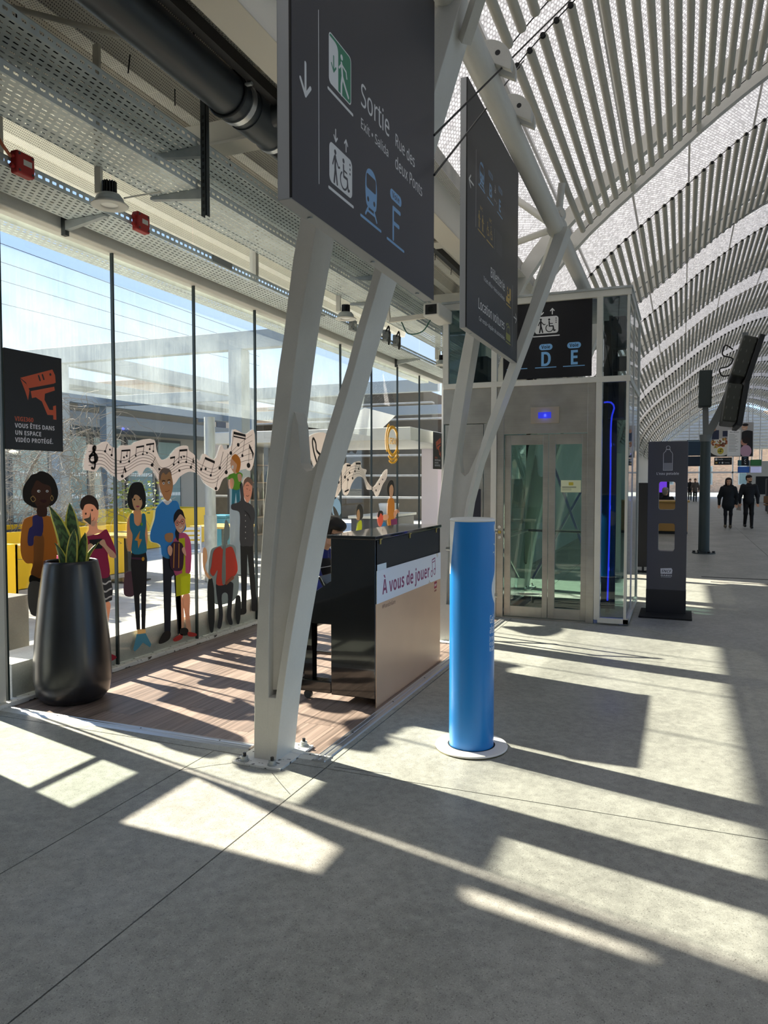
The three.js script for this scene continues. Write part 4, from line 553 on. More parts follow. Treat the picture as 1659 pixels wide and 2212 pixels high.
sticker('sticker of a winking man in a grey buttoned jacket', TB, [
  ['trousers', 0x1d2022, [1240, 1000, 1365, 1000, 1385, 1300, 1402, 1590, 1355, 1600, 1312, 1090, 1300, 1650, 1255, 1640], 'sharp'], ['shoe', 0x17181a, [1240, 1640, 1300, 1638, 1296, 1682, 1200, 1692, 1228, 1662]], ['shoe', 0x17181a, [1355, 1595, 1402, 1590, 1406, 1650, 1355, 1656]], ['jacket', 0x46474c, [1235, 400, 1255, 378, 1272, 480, 1282, 560, 1320, 580, 1370, 630, 1386, 700, 1372, 800, 1366, 1002, 1300, 1012, 1240, 1002, 1235, 720, 1225, 672, 1150, 642, 1150, 602, 1240, 560]], ['face', 0xdba58d, [1268, 430, 1285, 350, 1320, 326, 1352, 352, 1357, 440, 1342, 530, 1310, 582, 1280, 530]], ['hair', 0x83695c, [1266, 430, 1275, 360, 1318, 324, 1358, 360, 1358, 412, 1312, 372, 1285, 392]], ['features', 0x3a241c, [[1295, 410, 1310, 405, 1322, 412], [1298, 440, 1312, 446], [1328, 455, 1336, 455], [1295, 510, 1312, 516, 1325, 505]], 0.006], ['buttons', 0xd8d8da, [[1288, 706, 6], [1288, 762, 6], [1288, 820, 6], [1288, 876, 6], [1288, 935, 6]], 'dots'], ['fold', 0x2b2c30, [1275, 655, 1330, 705, 1340, 760, 1325, 720]]]);
sticker('sticker of a small boy in a green shirt held up high', TB, [
  ['trousers', 0x2d7d92, [1158, 440, 1235, 440, 1238, 592, 1208, 602, 1196, 480, 1182, 602, 1154, 602], 'sharp'], ['shoe', 0x1c1f24, [1150, 602, 1186, 600, 1182, 630, 1150, 630]], ['shoe', 0x1c1f24, [1198, 600, 1233, 598, 1229, 630, 1198, 628]], ['shirt', 0x64a02c, [1120, 312, 1160, 290, 1225, 275, 1262, 300, 1250, 352, 1232, 442, 1165, 442, 1150, 352, 1124, 346]], ['arm', 0xe0ae90, [1136, 345, 1165, 338, 1177, 380, 1160, 442, 1140, 436]], ['arm', 0xe0ae90, [1210, 300, 1246, 298, 1252, 352, 1225, 372]], ['face', 0xe8b797, [1148, 140, 1168, 108, 1200, 150, 1206, 240, 1200, 290, 1180, 288, 1150, 240, 1140, 190]], ['hair', 0xd8842a, [1150, 132, 1190, 96, 1236, 150, 1238, 222, 1216, 282, 1192, 272, 1204, 205, 1180, 172]], ['grin', 0xffffff, [1150, 215, 1168, 210, 1164, 245, 1152, 238]]]);
sticker('sticker of a woman in an ochre dress with a purple handbag', TS, [
  ['dress', 0xd08a24, [1100, 1405, 1112, 1372, 1138, 1372, 1148, 1405, 1146, 1500, 1142, 1580, 1104, 1580]], ['hair', 0x23201f, [1098, 1342, 1094, 1282, 1112, 1240, 1136, 1240, 1146, 1290, 1142, 1350]], ['face', 0xe0ac88, [1110, 1290, 1128, 1268, 1140, 1300, 1134, 1350, 1120, 1372, 1110, 1340]], ['arm', 0xe2ae8c, [1140, 1480, 1175, 1452, 1184, 1482, 1172, 1475, 1148, 1520]], ['handbag', 0x8a2a66, [1120, 1530, 1165, 1520, 1168, 1572, 1122, 1578], 'sharp'], ['arm', 0xe2ae8c, [1062, 1502, 1082, 1492, 1102, 1500, 1100, 1520, 1068, 1532]]]);
sticker('sticker of a red-faced laughing boy beside the ochre dress', TS, [['shirt', 0x2c7fb5, [1052, 1562, 1082, 1552, 1084, 1586, 1048, 1588]], ['face', 0xe0664c, [1024, 1505, 1034, 1478, 1060, 1482, 1062, 1542, 1046, 1582, 1030, 1562]], ['hair', 0x2a1a16, [1020, 1505, 1030, 1468, 1060, 1470, 1062, 1500, 1044, 1482, 1030, 1512]]]);
sticker('sticker of a dark-haired girl in a yellow dress seen over the piano', TS, [['dress', 0xc8cf1c, [868, 1605, 880, 1545, 902, 1538, 902, 1612, 862, 1618]], ['hair', 0x2b2b2d, [864, 1505, 868, 1432, 892, 1414, 912, 1450, 912, 1510, 890, 1530]], ['face', 0xc99c74, [868, 1470, 882, 1452, 890, 1500, 884, 1535, 868, 1520]]]);
sticker('sticker of a person in a pale blue shirt beside the boy\'s head', TS, [['shirt', 0x9dbfdc, [682, 1440, 700, 1362, 722, 1372, 742, 1402, 748, 1482, 705, 1502]], ['lapel', 0x4d4d4f, [690, 1430, 712, 1452, 738, 1520, 700, 1500]]]);
{ // wifi roundel on the pane before the cafe: the print reads mirrored from inside
  const t = drawn(512, 512, (g) => { g.clearRect(0, 0, 512, 512); g.strokeStyle = '#f5b21a'; g.lineWidth = 34; g.beginPath(); g.arc(256, 236, 150, 0, 7); g.stroke(); g.lineWidth = 24; g.beginPath(); g.arc(256, 236, 196, 2.5, 4.2); g.stroke(); g.beginPath(); g.arc(256, 236, 196, 0.5, 2.2); g.stroke(); g.lineWidth = 20; g.beginPath(); g.arc(256, 236, 232, 0.7, 2.0); g.stroke(); g.save(); g.translate(512, 0); g.scale(-1, 1); g.fillStyle = '#f5b21a'; g.font = 'bold 92px sans-serif'; g.textAlign = 'center'; g.fillText('WIFI', 256, 268); g.restore(); });
  const c = atX(849, 957, WALL + 0.009), o = obj('wifi_sticker', new THREE.PlaneGeometry(0.78, 0.78).rotateY(Math.PI / 2).translate(c.x, c.y, c.z), std(0xffffff, 0.5, 0, { map: t, transparent: true, alphaTest: 0.5 })); tag(o, 'orange ring sticker reading WIFI mirrored on the glass', 'sticker');
}
// video-protection notices
function notice(label, px) {
  const t = drawn(520, 710, (g, W, H) => {
    g.fillStyle = '#141216'; g.fillRect(0, 0, W, H); const O = '#c9532e';
    poly(g, [[135, 195], [430, 95], [455, 135], [460, 190], [440, 200], [205, 262], [185, 222]], O); poly(g, [[135, 200], [190, 235], [215, 275], [200, 350], [178, 290]], O); poly(g, [[225, 280], [445, 222], [450, 250], [355, 285], [350, 330], [395, 400], [430, 400], [430, 370], [458, 362], [460, 470], [430, 470], [430, 438], [375, 440], [325, 345], [270, 320], [235, 330]], O);
    line(g, [[300, 160], [312, 190]], 14, '#141216'); line(g, [[335, 148], [347, 178]], 14, '#141216'); disc(g, 410, 135, 10, '#141216');
    g.fillStyle = O; g.font = 'bold 44px sans-serif'; g.fillText('VIGI360', 80, 505); fitText(g, 'VOUS ÊTES DANS', 80, 553, 362, 'bold 44px sans-serif', '#dedbe0'); fitText(g, 'UN ESPACE', 80, 604, 236, 'bold 44px sans-serif', '#dedbe0'); fitText(g, 'VIDÉO PROTÉGÉ.', 80, 655, 346, 'bold 44px sans-serif', '#dedbe0');
  });
  const o = thing('video_notice', label, 'notice', [WALL + 0.02, 2.176, px]);
  obj('board', rspan(-0.011, 0, -0.355, 0.355, -0.26, 0.26, 0.002), M.black, o); obj('print', new THREE.PlaneGeometry(0.52, 0.71).rotateY(Math.PI / 2).translate(0.0006, 0, 0), std(0xffffff, 0.45, 0, { map: t }), o);
}
notice('black video-protection notice with orange camera on the first pane', -4.11);
notice('second black video-protection notice, half hidden beside the lift', -14.0 + 0.25);
// ================================================================ PLANTER
{
  const o = thing('planter', 'tall dark glazed planter tapering to the top, by the glass', 'planter', [-4.12, 0, -4.13]);
  obj('pot', lathe([[0.001, 0.012], [0.17, 0.0], [0.21, 0.012], [0.25, 0.06], [0.268, 0.16], [0.266, 0.3], [0.252, 0.5], [0.228, 0.72], [0.2, 0.93], [0.186, 1.0], [0.182, 1.02], [0.172, 1.022], [0.167, 1.01], [0.18, 0.94]], 64), phys({ color: 0x17191f, roughness: 0.32, clearcoat: 0.5, clearcoatRoughness: 0.25, map: tex(256, 512, (u, v) => { const g = 0.85 + (fbm(u, v, 30, 4, 171, 4) - 0.5) * 0.5; return [g, g, g]; }) }), o);
  obj('soil', new THREE.CylinderGeometry(0.178, 0.178, 0.02, 32).translate(0, 0.95, 0), std(0x2b2018, 0.95), o);
  const p = thing('snake_plant', 'snake plant with yellow-edged upright leaves in the planter', 'plant', [-4.12, 0.95, -4.13]);
  const leafTex = tex(128, 512, (u, v) => { const e = Math.abs(u - 0.5) * 2; if (e > 0.74) return [0.78, 0.74, 0.30]; const b = Math.sin(v * 90 + 7 * fbm(u, v, 8, 12, 181, 3) + Math.abs(u - 0.5) * 10); const g = b > 0.1 ? 0.26 : 0.4; return [g * 0.72, g, g * 0.55]; });
  const leafMat = phys({ map: leafTex, roughness: 0.45 });
  const leaf = (x, z, h, w, lean, dir, twist) => { const N = 16, pos = [], uv = [], idx = []; for (let i = 0; i <= N; i++) { const t = i / N, ww = w * (0.45 + 1.5 * t * (1 - t) + 0.5 * (1 - t)) * (t > 0.8 ? Math.sqrt(Math.max(0.0, (1 - t) / 0.2)) : 1), bx = x + Math.cos(dir) * lean * t * t, bz = z + Math.sin(dir) * lean * t * t, a = twist + 0.5 * t; for (const [s, u] of [[-1, 0], [0, 0.5], [1, 1]]) { pos.push(bx + Math.cos(a) * ww * s / 2 + Math.sin(a) * (s ? 0.012 : 0), t * h, bz + Math.sin(a) * ww * s / 2 - Math.cos(a) * (s ? 0.012 : 0)); uv.push(u, t * h); } if (i) { const k = 3 * i; for (const q of [0, 1]) idx.push(k - 3 + q, k - 2 + q, k + q, k + q, k - 2 + q, k + 1 + q); } } const g = new THREE.BufferGeometry(); g.setAttribute('position', new THREE.Float32BufferAttribute(pos, 3)); g.setAttribute('uv', new THREE.Float32BufferAttribute(uv, 2)); g.setIndex(idx); g.computeVertexNormals(); return g; };
  for (const a of [[0.0, 0.02, 0.47, 0.1, 0.13, 2.4, -0.75], [0.02, -0.01, 0.49, 0.1, 0.03, 2.6, -0.95], [0.06, -0.03, 0.27, 0.075, 0.03, -0.8, -0.7], [0.03, 0.03, 0.3, 0.075, 0.02, -0.8, -0.8], [-0.02, 0.05, 0.2, 0.06, 0.06, 2.4, -0.5], [0.07, -0.05, 0.2, 0.035, 0.1, -0.7, -0.6]]) obj('leaf', leaf(...a), leafMat, p);
}
// ================================================================ PIANO
{
  const o = thing('upright_piano', 'black upright piano with tan back panel reading À vous de jouer', 'piano', [-1.975, 0, -5.49]);
  const hz = 0.742; // local x: 0 at the back, negative towards the player
  obj('cabinet', rspan(-0.345, -0.012, 0.1, 1.185, -hz + 0.02, hz - 0.02, 0.006), M.gloss, o);
  for (const s of [-1, 1]) { obj('side_panel', rspan(-0.35, -0.004, 0.06, 1.19, s > 0 ? hz - 0.035 : -hz, s > 0 ? hz : -hz + 0.035, 0.006), M.gloss, o);
    obj('cheek', plate([[-0.345, 0.57], [-0.62, 0.57], [-0.62, 0.70], [-0.56, 0.78], [-0.47, 0.80], [-0.345, 0.88]], 0.035, 0.003).translate(0, 0, s > 0 ? hz - 0.037 : -hz + 0.003), M.gloss, o);
    obj('leg', loft([V(-0.575, 0.13, s * hz - s * 0.02), V(-0.51, 0.13, s * hz - s * 0.02), V(-0.51, 0.13, s * hz - s * 0.09), V(-0.575, 0.13, s * hz - s * 0.09)], [V(-0.58, 0.36, s * hz - s * 0.02), V(-0.51, 0.36, s * hz - s * 0.02), V(-0.51, 0.36, s * hz - s * 0.09), V(-0.58, 0.36, s * hz - s * 0.09)], [V(-0.61, 0.40, s * hz - s * 0.01), V(-0.51, 0.40, s * hz - s * 0.01), V(-0.51, 0.40, s * hz - s * 0.1), V(-0.61, 0.40, s * hz - s * 0.1)], [V(-0.61, 0.57, s * hz - s * 0.01), V(-0.51, 0.57, s * hz - s * 0.01), V(-0.51, 0.57, s * hz - s * 0.1), V(-0.61, 0.57, s * hz - s * 0.1)]), M.gloss, o);
    obj('toe_block', rspan(-0.62, -0.352, 0.065, 0.15, s > 0 ? hz - 0.1 : -hz, s > 0 ? hz : -hz + 0.1, 0.008), M.gloss, o);
    for (const x of [-0.56]) { const c = obj('caster', rod([x, 0.032, s * (hz - 0.05) - 0.014], [x, 0.032, s * (hz - 0.05) + 0.014], 0.03, 0.03, 18), M.galvDark, o); obj('fork', rod([x, 0.04, s * (hz - 0.05)], [x, 0.08, s * (hz - 0.05)], 0.014), M.chrome, c); } }
  obj('bottom_rail', rspan(-0.34, -0.01, 0.06, 0.13, -hz + 0.03, hz - 0.03, 0.006), M.gloss, o);
  obj('lid', rspan(-0.375, 0.006, 1.186, 1.212, -hz - 0.015, hz + 0.015, 0.006), M.gloss, o);
  obj('key_bed', rspan(-0.62, -0.34, 0.57, 0.66, -hz + 0.03, hz - 0.03, 0.006), M.gloss, o);
  obj('white_keys', Array.from({ length: 52 }, (_, i) => span(-0.60, -0.46, 0.662, 0.682, -0.61 + i * 0.0235, -0.61 + i * 0.0235 + 0.0225)), std(0xf0eee6, 0.3), o);
  obj('black_keys', Array.from({ length: 52 }, (_, i) => i).filter((i) => ![2, 6].includes(i % 7)).map((i) => span(-0.55, -0.46, 0.682, 0.694, -0.594 + i * 0.0235, -0.594 + i * 0.0235 + 0.011)), M.black, o);
  obj('fallboard', rspan(-0.52, -0.34, 0.0, 0.02, -hz + 0.04, hz - 0.04, 0.005).translate(0.43, 0, 0).rotateZ(-1.05).translate(-0.43, 0.82, 0), M.gloss, o);
  obj('music_desk', rspan(-0.36, -0.345, 0.88, 1.1, -0.5, 0.5, 0.005), M.gloss, o);
  for (const z of [0.1, 0, -0.1]) obj('pedal', rspan(-0.44, -0.33, 0.08, 0.09, z - 0.02, z + 0.02, 0.004), M.brass, o);
  obj('back_board', span(-0.012, -0.004, 0.03, 1.18, -hz + 0.01, hz - 0.01), std(0x18161a, 0.6), o);
  const tan = std(0xffffff, 0.38, 0.15, { map: tex(512, 512, (u, v, x, y) => { const g = 0.84 + (fbm(u, v, 3, 3, 191, 4) - 0.5) * 0.06 + (hash2(x, y, 6) - 0.5) * 0.015; return [g * 1.02, g * 0.835, g * 0.68]; }) });
  obj('tan_panel', span(-0.004, 0.001, 0.0, 0.735, -hz + 0.006, hz - 0.006), tan, o);
  const banner = drawn(1460, 240, (g, W, H) => { g.fillStyle = '#e9ebf3'; g.fillRect(0, 0, W, H); const P = '#8a2a60'; fitText(g, 'À vous de jouer', 104, 185, 1050, 'bold 150px sans-serif', P); g.strokeStyle = P; g.lineWidth = 10; g.beginPath(); g.ellipse(1212, 165, 22, 26, 0, 0, 7); g.stroke(); g.beginPath(); g.ellipse(1290, 155, 22, 26, 0, 0, 7); g.stroke(); line(g, [[1234, 165], [1222, 45], [1300, 35], [1312, 150]], 10, P); line(g, [[1225, 70], [1302, 60]], 8, P); for (const [x, y, a] of [[1180, 200, 2.2], [1165, 215, 2.2], [1320, 40, -0.6], [1335, 30, -0.6]]) { g.strokeStyle = '#b89a5a'; g.lineWidth = 7; g.beginPath(); g.arc(x, y, 40, a - 0.5, a + 0.5); g.stroke(); } });
  const bm = obj('banner', span(0.001, 0.004, 0.735, 0.968, -hz + 0.006, hz - 0.006), M.white, o);
  obj('banner_print', new THREE.PlaneGeometry(1.472, 0.233).rotateY(Math.PI / 2).translate(0.0046, 0.8515, 0), std(0xffffff, 0.45, 0, { map: banner }), bm);
  const hash = drawn(512, 96, (g) => { g.clearRect(0, 0, 512, 96); fitText(g, '#PianoEnGare', 4, 70, 500, '78px sans-serif', '#7a4a46'); });
  obj('hashtag_print', new THREE.PlaneGeometry(0.27, 0.05).rotateY(Math.PI / 2).translate(0.0016, 0.697, 0.495), std(0xffffff, 0.5, 0, { map: hash, transparent: true, alphaTest: 0.3 }), o);
  const logo = drawn(128, 160, (g) => { g.fillStyle = '#a5203a'; g.beginPath(); g.moveTo(8, 14); g.lineTo(110, 6); g.lineTo(122, 30); g.lineTo(116, 96); g.lineTo(12, 100); g.fill(); fitText(g, 'SNCF', 18, 72, 90, 'italic bold 44px sans-serif', '#ffffff'); fitText(g, 'GARES', 14, 140, 96, 'bold 30px sans-serif', '#a5203a'); });
  obj('rail_logo', new THREE.PlaneGeometry(0.085, 0.105).rotateY(Math.PI / 2).translate(0.0016, 0.68, -0.60), std(0xffffff, 0.5, 0, { map: logo, transparent: true, alphaTest: 0.3 }), o);
  for (const z of [0.66, 0.05, -0.62]) obj('hinge', [rspan(-0.002, 0.004, 1.15, 1.188, z - 0.012, z + 0.012, 0.002), rod([0.004, 1.186, z - 0.02], [0.004, 1.186, z + 0.02], 0.005)], M.brass, o);
  obj('paper_strip', rspan(-0.0, 0.003, 0.965, 1.01, 0.55, 0.72, 0.002), std(0xdfe8ee, 0.6), o);
  // bench
  const b = thing('piano_bench', 'black adjustable piano bench under the boy', 'bench', [-3.02, 0, -5.68]);
  obj('cushion', rspan(-0.17, 0.17, 0.42, 0.49, -0.3, 0.3, 0.02, 3), std(0x131313, 0.5), b); obj('apron', rspan(-0.16, 0.16, 0.36, 0.42, -0.29, 0.29, 0.006), M.gloss, b);
  for (const x of [-0.14, 0.14]) for (const z of [-0.27, 0.27]) obj('leg', rspan(x - 0.022, x + 0.022, 0, 0.37, z - 0.022, z + 0.022, 0.004), M.gloss, b);
  for (const z of [-0.27, 0.27]) obj('stretcher', rspan(-0.15, 0.15, 0.03, 0.06, z - 0.015, z + 0.015, 0.004), M.gloss, b);
  const cable = obj('floor_cable', tube([[-2.75, 0.006, -5.0], [-2.65, 0.006, -5.15], [-2.5, 0.006, -5.1], [-2.3, 0.006, -5.3], [-2.1, 0.006, -5.3]], 0.005), M.black); tag(cable, 'thin black cable on the planks under the piano', 'cable');
}
// ================================================================ GEL DISPENSER
{
  const o = thing('gel_dispenser', 'tall blue cylinder hand-gel dispenser on a white round foot', 'dispenser', [-1.155, 0, -4.27]);
  const wrap = drawn(2048, 1536, (g, W, H) => {
    g.fillStyle = '#0d7fd0'; g.fillRect(0, 0, W, H); const X = (u) => ((u + 1) % 1) * W, Y = (v) => (1 - v) * H;
    g.fillStyle = '#eef0f0'; g.beginPath(); g.moveTo(X(0.60), 0); g.lineTo(X(0.905), 0); g.quadraticCurveTo(X(0.87), Y(0.86), X(0.835), Y(0.76)); g.lineTo(X(0.6), Y(0.76)); g.fill(); g.fillStyle = '#1f86a8'; g.fillRect(X(0.80), Y(0.88), 40, 30);
    g.fillStyle = '#e9eef2'; g.beginPath(); g.moveTo(X(0.42), Y(0.80)); g.bezierCurveTo(X(0.30), Y(0.80), X(0.212), Y(0.76), X(0.205), Y(0.70)); g.bezierCurveTo(X(0.21), Y(0.66), X(0.24), Y(0.64), X(0.28), Y(0.63)); g.lineTo(X(0.42), Y(0.62)); g.fill();
    g.fillStyle = '#dfe8ee'; g.beginPath(); g.ellipse(X(0.255), Y(0.965), 30, 26, 0, 0, 7); g.fill(); line(g, [[X(0.235), Y(0.895)], [X(0.27), Y(0.89)]], 9, '#cfe0ec'); line(g, [[X(0.225), Y(0.858)], [X(0.25), Y(0.86)], [X(0.265), Y(0.845)]], 9, '#cfe0ec');
    g.fillStyle = '#f2f6f8'; g.textBaseline = 'alphabetic'; g.font = '74px sans-serif'; g.fillText('Gel hydro-', X(0.183), Y(0.552)); g.fillText('alcoolique', X(0.183), Y(0.508)); g.font = '42px sans-serif'; g.fillText('Je me protège', X(0.183), Y(0.478)); g.fillText('et je protège', X(0.183), Y(0.454)); g.fillText('les autres', X(0.183), Y(0.43));
  });
  obj('body', new THREE.CylinderGeometry(0.133, 0.133, 1.35, 64, 1, true).translate(0, 0.695, 0), phys({ map: wrap, roughness: 0.35, clearcoat: 0.3, clearcoatRoughness: 0.3 }), o);
  obj('top_cap', lathe([[0.001, 1.376], [0.125, 1.378], [0.134, 1.37], [0.134, 1.36], [0.001, 1.36]], 64), std(0xe9ecec, 0.4), o);
  obj('foot_ring', lathe([[0.14, 0.004], [0.215, 0.004], [0.217, 0.012], [0.213, 0.02], [0.142, 0.02]], 64), std(0xeceae8, 0.45), o);
  obj('foot_core', new THREE.CylinderGeometry(0.142, 0.142, 0.016, 40).translate(0, 0.01, 0), M.rubber, o);
  obj('foot_pad', lathe([[0.05, 0.0], [0.214, 0.0], [0.216, 0.005], [0.05, 0.005]], 64), std(0x6d6a3a, 0.8), o);
  obj('spout', [new THREE.CylinderGeometry(0.012, 0.014, 0.03, 12).rotateZ(Math.PI / 2).translate(-0.14, 1.19, 0.02)], M.chrome, o);
}
// ================================================================ LIFT
{
  const o = thing('lift', 'glass and steel lift with double doors and a Voie D, Voie E panel', 'lift'), Z = -8.5, ZB = -10.25, XL = -2.655, XR = -0.55;
  const post = (x, z, y0 = 0, y1 = 3.62, w = 0.066) => obj('post', rspan(x - w / 2, x + w / 2, y0, y1, z - 0.04, z + 0.025, 0.004), M.white, o);
  post(-2.045, Z, 0); post(-0.868, Z, 0.05); post(XR - 0.02, Z - 0.01, 0.05, 3.62, 0.03); post(-2.63, Z, 2.7); post(XR - 0.02, ZB, 0, 3.62); post(-2.63, ZB, 0, 3.62);
  for (const [y0, y1] of [[2.68, 2.742], [3.607, 3.675]]) { obj('rail', rspan(XL, XR + 0.01, y0, y1, Z - 0.05, Z + 0.028, 0.005), M.white, o); obj('rail', rspan(XR - 0.05, XR + 0.01, y0, y1, ZB, Z, 0.005), M.white, o); obj('rail', rspan(XL, XL + 0.05, y0, y1, ZB, Z, 0.005), M.white, o); }
  obj('sill_frame', [rspan(-0.86, XR + 0.02, 0.02, 0.075, Z - 0.05, Z + 0.03, 0.004), rspan(XR - 0.04, XR + 0.02, 0.02, 0.075, ZB, Z + 0.03, 0.004)], M.white, o);
  obj('roof_plate', rspan(XL - 0.02, XR + 0.02, 3.675, 3.70, ZB, Z + 0.05, 0.004), M.galv, o);
  obj('plinth', span(-0.86, XR - 0.08, 0, 0.03, Z - 0.2, Z - 0.02), M.concrete, o);
  // steel front
  obj('lintel', rspan(-1.945, -0.915, 2.135, 2.68, Z - 0.03, Z, 0.003), M.steel, o); obj('jamb', rspan(-2.01, -1.93, 0, 2.68, Z - 0.03, Z + 0.006, 0.003), M.steel, o); obj('jamb', rspan(-0.99, -0.905, 0, 2.68, Z - 0.03, Z + 0.006, 0.003), M.steel, o);
  obj('side_cladding', [rspan(XL, -2.08, 2.27, 2.68, Z - 0.03, Z, 0.003)], M.steel, o); obj('side_cladding', [rspan(-2.165, -2.08, 0, 2.265, Z - 0.03, Z, 0.003)], M.steel, o);
  const sd = obj('service_door', rspan(-2.64, -2.175, 0.02, 2.26, Z - 0.03, Z - 0.004, 0.003), M.steel, o); obj('notice_sheet', span(-2.44, -2.2, 0.95, 1.5, Z - 0.003, Z - 0.001), std(0x1b1e2c, 0.5), sd);
  obj('corner_cladding', span(XL - 0.01, XL, 0, 2.68, ZB, Z), M.steel, o);
  for (const [x0, x1] of [[-1.925, -1.423], [-1.417, -0.992]]) {
    const d = obj('door', [rspan(x0 + 0.075, x1 - 0.06, 0.02, 0.14, Z - 0.06, Z - 0.03, 0.003), rspan(x0 + 0.075, x1 - 0.06, 2.01, 2.125, Z - 0.06, Z - 0.03, 0.003), rspan(x0, x0 + 0.075, 0.02, 2.125, Z - 0.06, Z - 0.03, 0.003), rspan(x1 - 0.06, x1, 0.02, 2.125, Z - 0.06, Z - 0.03, 0.003)], M.steel, o);
    obj('pane', span(x0 + 0.07, x1 - 0.055, 0.135, 2.015, Z - 0.048, Z - 0.042), M.glassTeal, d);
  }
  obj('threshold', span(-1.95, -0.98, 0, 0.015, Z - 0.12, Z + 0.02), M.steel, o);
  const paper = drawn(256, 160, (g) => { g.fillStyle = '#c9cfae'; g.fillRect(0, 0, 256, 160); g.fillStyle = '#b0a233'; rrect(g, 100, 26, 60, 42, 8); for (let i = 0; i < 5; i++) { g.fillStyle = i < 2 ? '#333' : '#8c9078'; g.fillRect(16, 84 + i * 12, i < 2 ? 180 : 120, 5); } });
  obj('door_notice', new THREE.PlaneGeometry(0.222, 0.136).translate(-1.17, 1.535, Z - 0.038), std(0xffffff, 0.6, 0, { map: paper }), o);
  // floor display
  const dp = obj('display_plate', rspan(-1.62, -1.3, 2.246, 2.431, Z, Z + 0.012, 0.003), std(0xa89c86, 0.4, 0.6), o);
  const screen = drawn(256, 128, (g) => { g.fillStyle = '#2b34c9'; g.fillRect(0, 0, 256, 128); line(g, [[136, 40], [136, 90]], 6, '#8f9cff'); line(g, [[150, 40], [150, 90]], 3, '#6f7cf0'); });
  obj('display_screen', new THREE.PlaneGeometry(0.145, 0.07).translate(-1.462, 2.338, Z + 0.0135), std(0x000000, 0.3, 0, { emissive: 0xffffff, emissiveMap: screen, emissiveIntensity: 0.8 }), dp);
  const bl = new THREE.PointLight(0x4a58ff, 0.02, 2); bl.position.set(-1.462, 2.338, Z + 0.05); o.add(bl);
  // call buttons
  for (const [y, m] of [[1.06, M.chrome], [1.0, M.brass], [0.94, M.chrome]]) obj('call_button', new THREE.CylinderGeometry(0.018, 0.02, 0.012, 20).rotateX(Math.PI / 2).translate(-1.972, y, Z + 0.012), m, o);
  // voie panel
  const panel = drawn(1100, 940, (g, W, H) => { const s = W / 0.99, X = (x) => (x + 1.945) * s, Y = (y) => (3.604 - y) * s; g.fillStyle = '#0b0b12'; g.fillRect(0, 0, W, H);
    arrow(g, X(-1.51), Y(3.53), 0.06 * s, 0, 13, '#e3e3e3'); arrow(g, X(-1.39), Y(3.47), 0.06 * s, Math.PI, 13, '#e3e3e3'); liftIcon(g, X(-1.583), Y(3.447), 0.262 * s, 0.19 * s, '#d8d8d8', '#0b0b12'); line(g, [[X(-1.6), Y(3.229)], [X(-1.31), Y(3.229)]], 13, '#e3e3e3');
    for (const [x, L] of [[-1.785, 'C'], [-1.459, 'D'], [-1.147, 'E']]) { voie(g, X(x - 0.075), Y(3.14), 0.15 * s, 0.068 * s, '#79aede', '#0b0b12'); fitText(g, L, X(x - (L === 'E' ? 0.05 : 0.067)), Y(2.892), (L === 'E' ? 0.103 : 0.135) * s, 'bold 250px sans-serif', '#79aede'); line(g, [[X(x - 0.115), Y(2.877)], [X(x + 0.115), Y(2.877)]], 11, '#79aede'); } });
  obj('voie_panel', new THREE.PlaneGeometry(0.99, 0.846).translate(-1.45, 3.181, Z - 0.006), std(0xffffff, 0.35, 0, { map: panel }), o); obj('panel_back', span(-1.945, -0.955, 2.758, 3.604, Z - 0.02, Z - 0.008), M.black, o);
  // glazing of the shaft
  const pane = (x0, x1, y0, y1, z0, z1, m = M.glassGrey) => obj('shaft_pane', span(x0, x1, y0, y1, z0, z1), m, o);
  pane(-2.6, -2.08, 2.745, 3.6, Z - 0.01, Z - 0.004); pane(-0.83, XR - 0.04, 2.745, 3.6, Z - 0.01, Z - 0.004); pane(-0.83, XR - 0.04, 0.08, 2.68, Z - 0.01, Z - 0.004); pane(XR - 0.008, XR - 0.002, 0.08, 2.68, ZB + 0.03, Z - 0.03); pane(XR - 0.008, XR - 0.002, 2.745, 3.6, ZB + 0.03, Z - 0.03); pane(-2.6, XR - 0.05, 0.05, 2.68, ZB - 0.006, ZB, M.glassTeal); pane(XL, XL + 0.006, 2.745, 3.6, ZB + 0.03, Z - 0.03);
  obj('side_stile', [rspan(XR - 0.015, XR + 0.006, 0.05, 3.6, -9.2, -9.15, 0.002)], M.white, o);
  // car and machinery inside
  obj('car_floor', span(-2.0, -0.95, -0.002, 0.012, ZB + 0.1, Z - 0.14), M.rubber, o);
  obj('handrail', [rod([-1.96, 0.92, ZB + 0.15], [-0.98, 0.92, ZB + 0.15], 0.018), rod([-1.96, 0.92, ZB + 0.15], [-1.96, 0.92, Z - 0.25], 0.018)], M.steel, o);
  obj('cross_brace', [bar([-1.9, 0.25, ZB + 0.06], [-1.1, 1.75, ZB + 0.06], 0.05, 0.03), bar([-1.05, 0.25, ZB + 0.1], [-1.6, 1.75, ZB + 0.1], 0.05, 0.03)], M.white, o);
  obj('guide_rail', [span(-0.82, -0.78, 0.05, 3.5, -9.1, -9.0), span(-0.9, -0.74, 0.05, 3.5, -9.32, -9.26)], M.dark, o);
  obj('counterweight', rspan(-0.80, -0.62, 2.3, 2.75, -9.05, -8.75, 0.01), M.dark, o); obj('machinery', [rspan(-0.78, -0.62, 3.1, 3.45, -9.0, -8.8, 0.01), rspan(-2.45, -2.2, 2.8, 3.1, -9.2, -8.8, 0.02), rspan(-0.76, -0.6, 2.85, 3.0, -8.95, -8.8, 0.01)], M.darkGrey, o);
  obj('car_side', span(-2.03, -2.0, 0.05, 2.3, ZB + 0.1, Z - 0.15), M.glassGrey, o); obj('car_ceiling', rspan(-2.02, -0.93, 2.3, 2.4, ZB + 0.1, Z - 0.14, 0.01), M.darkGrey, o);
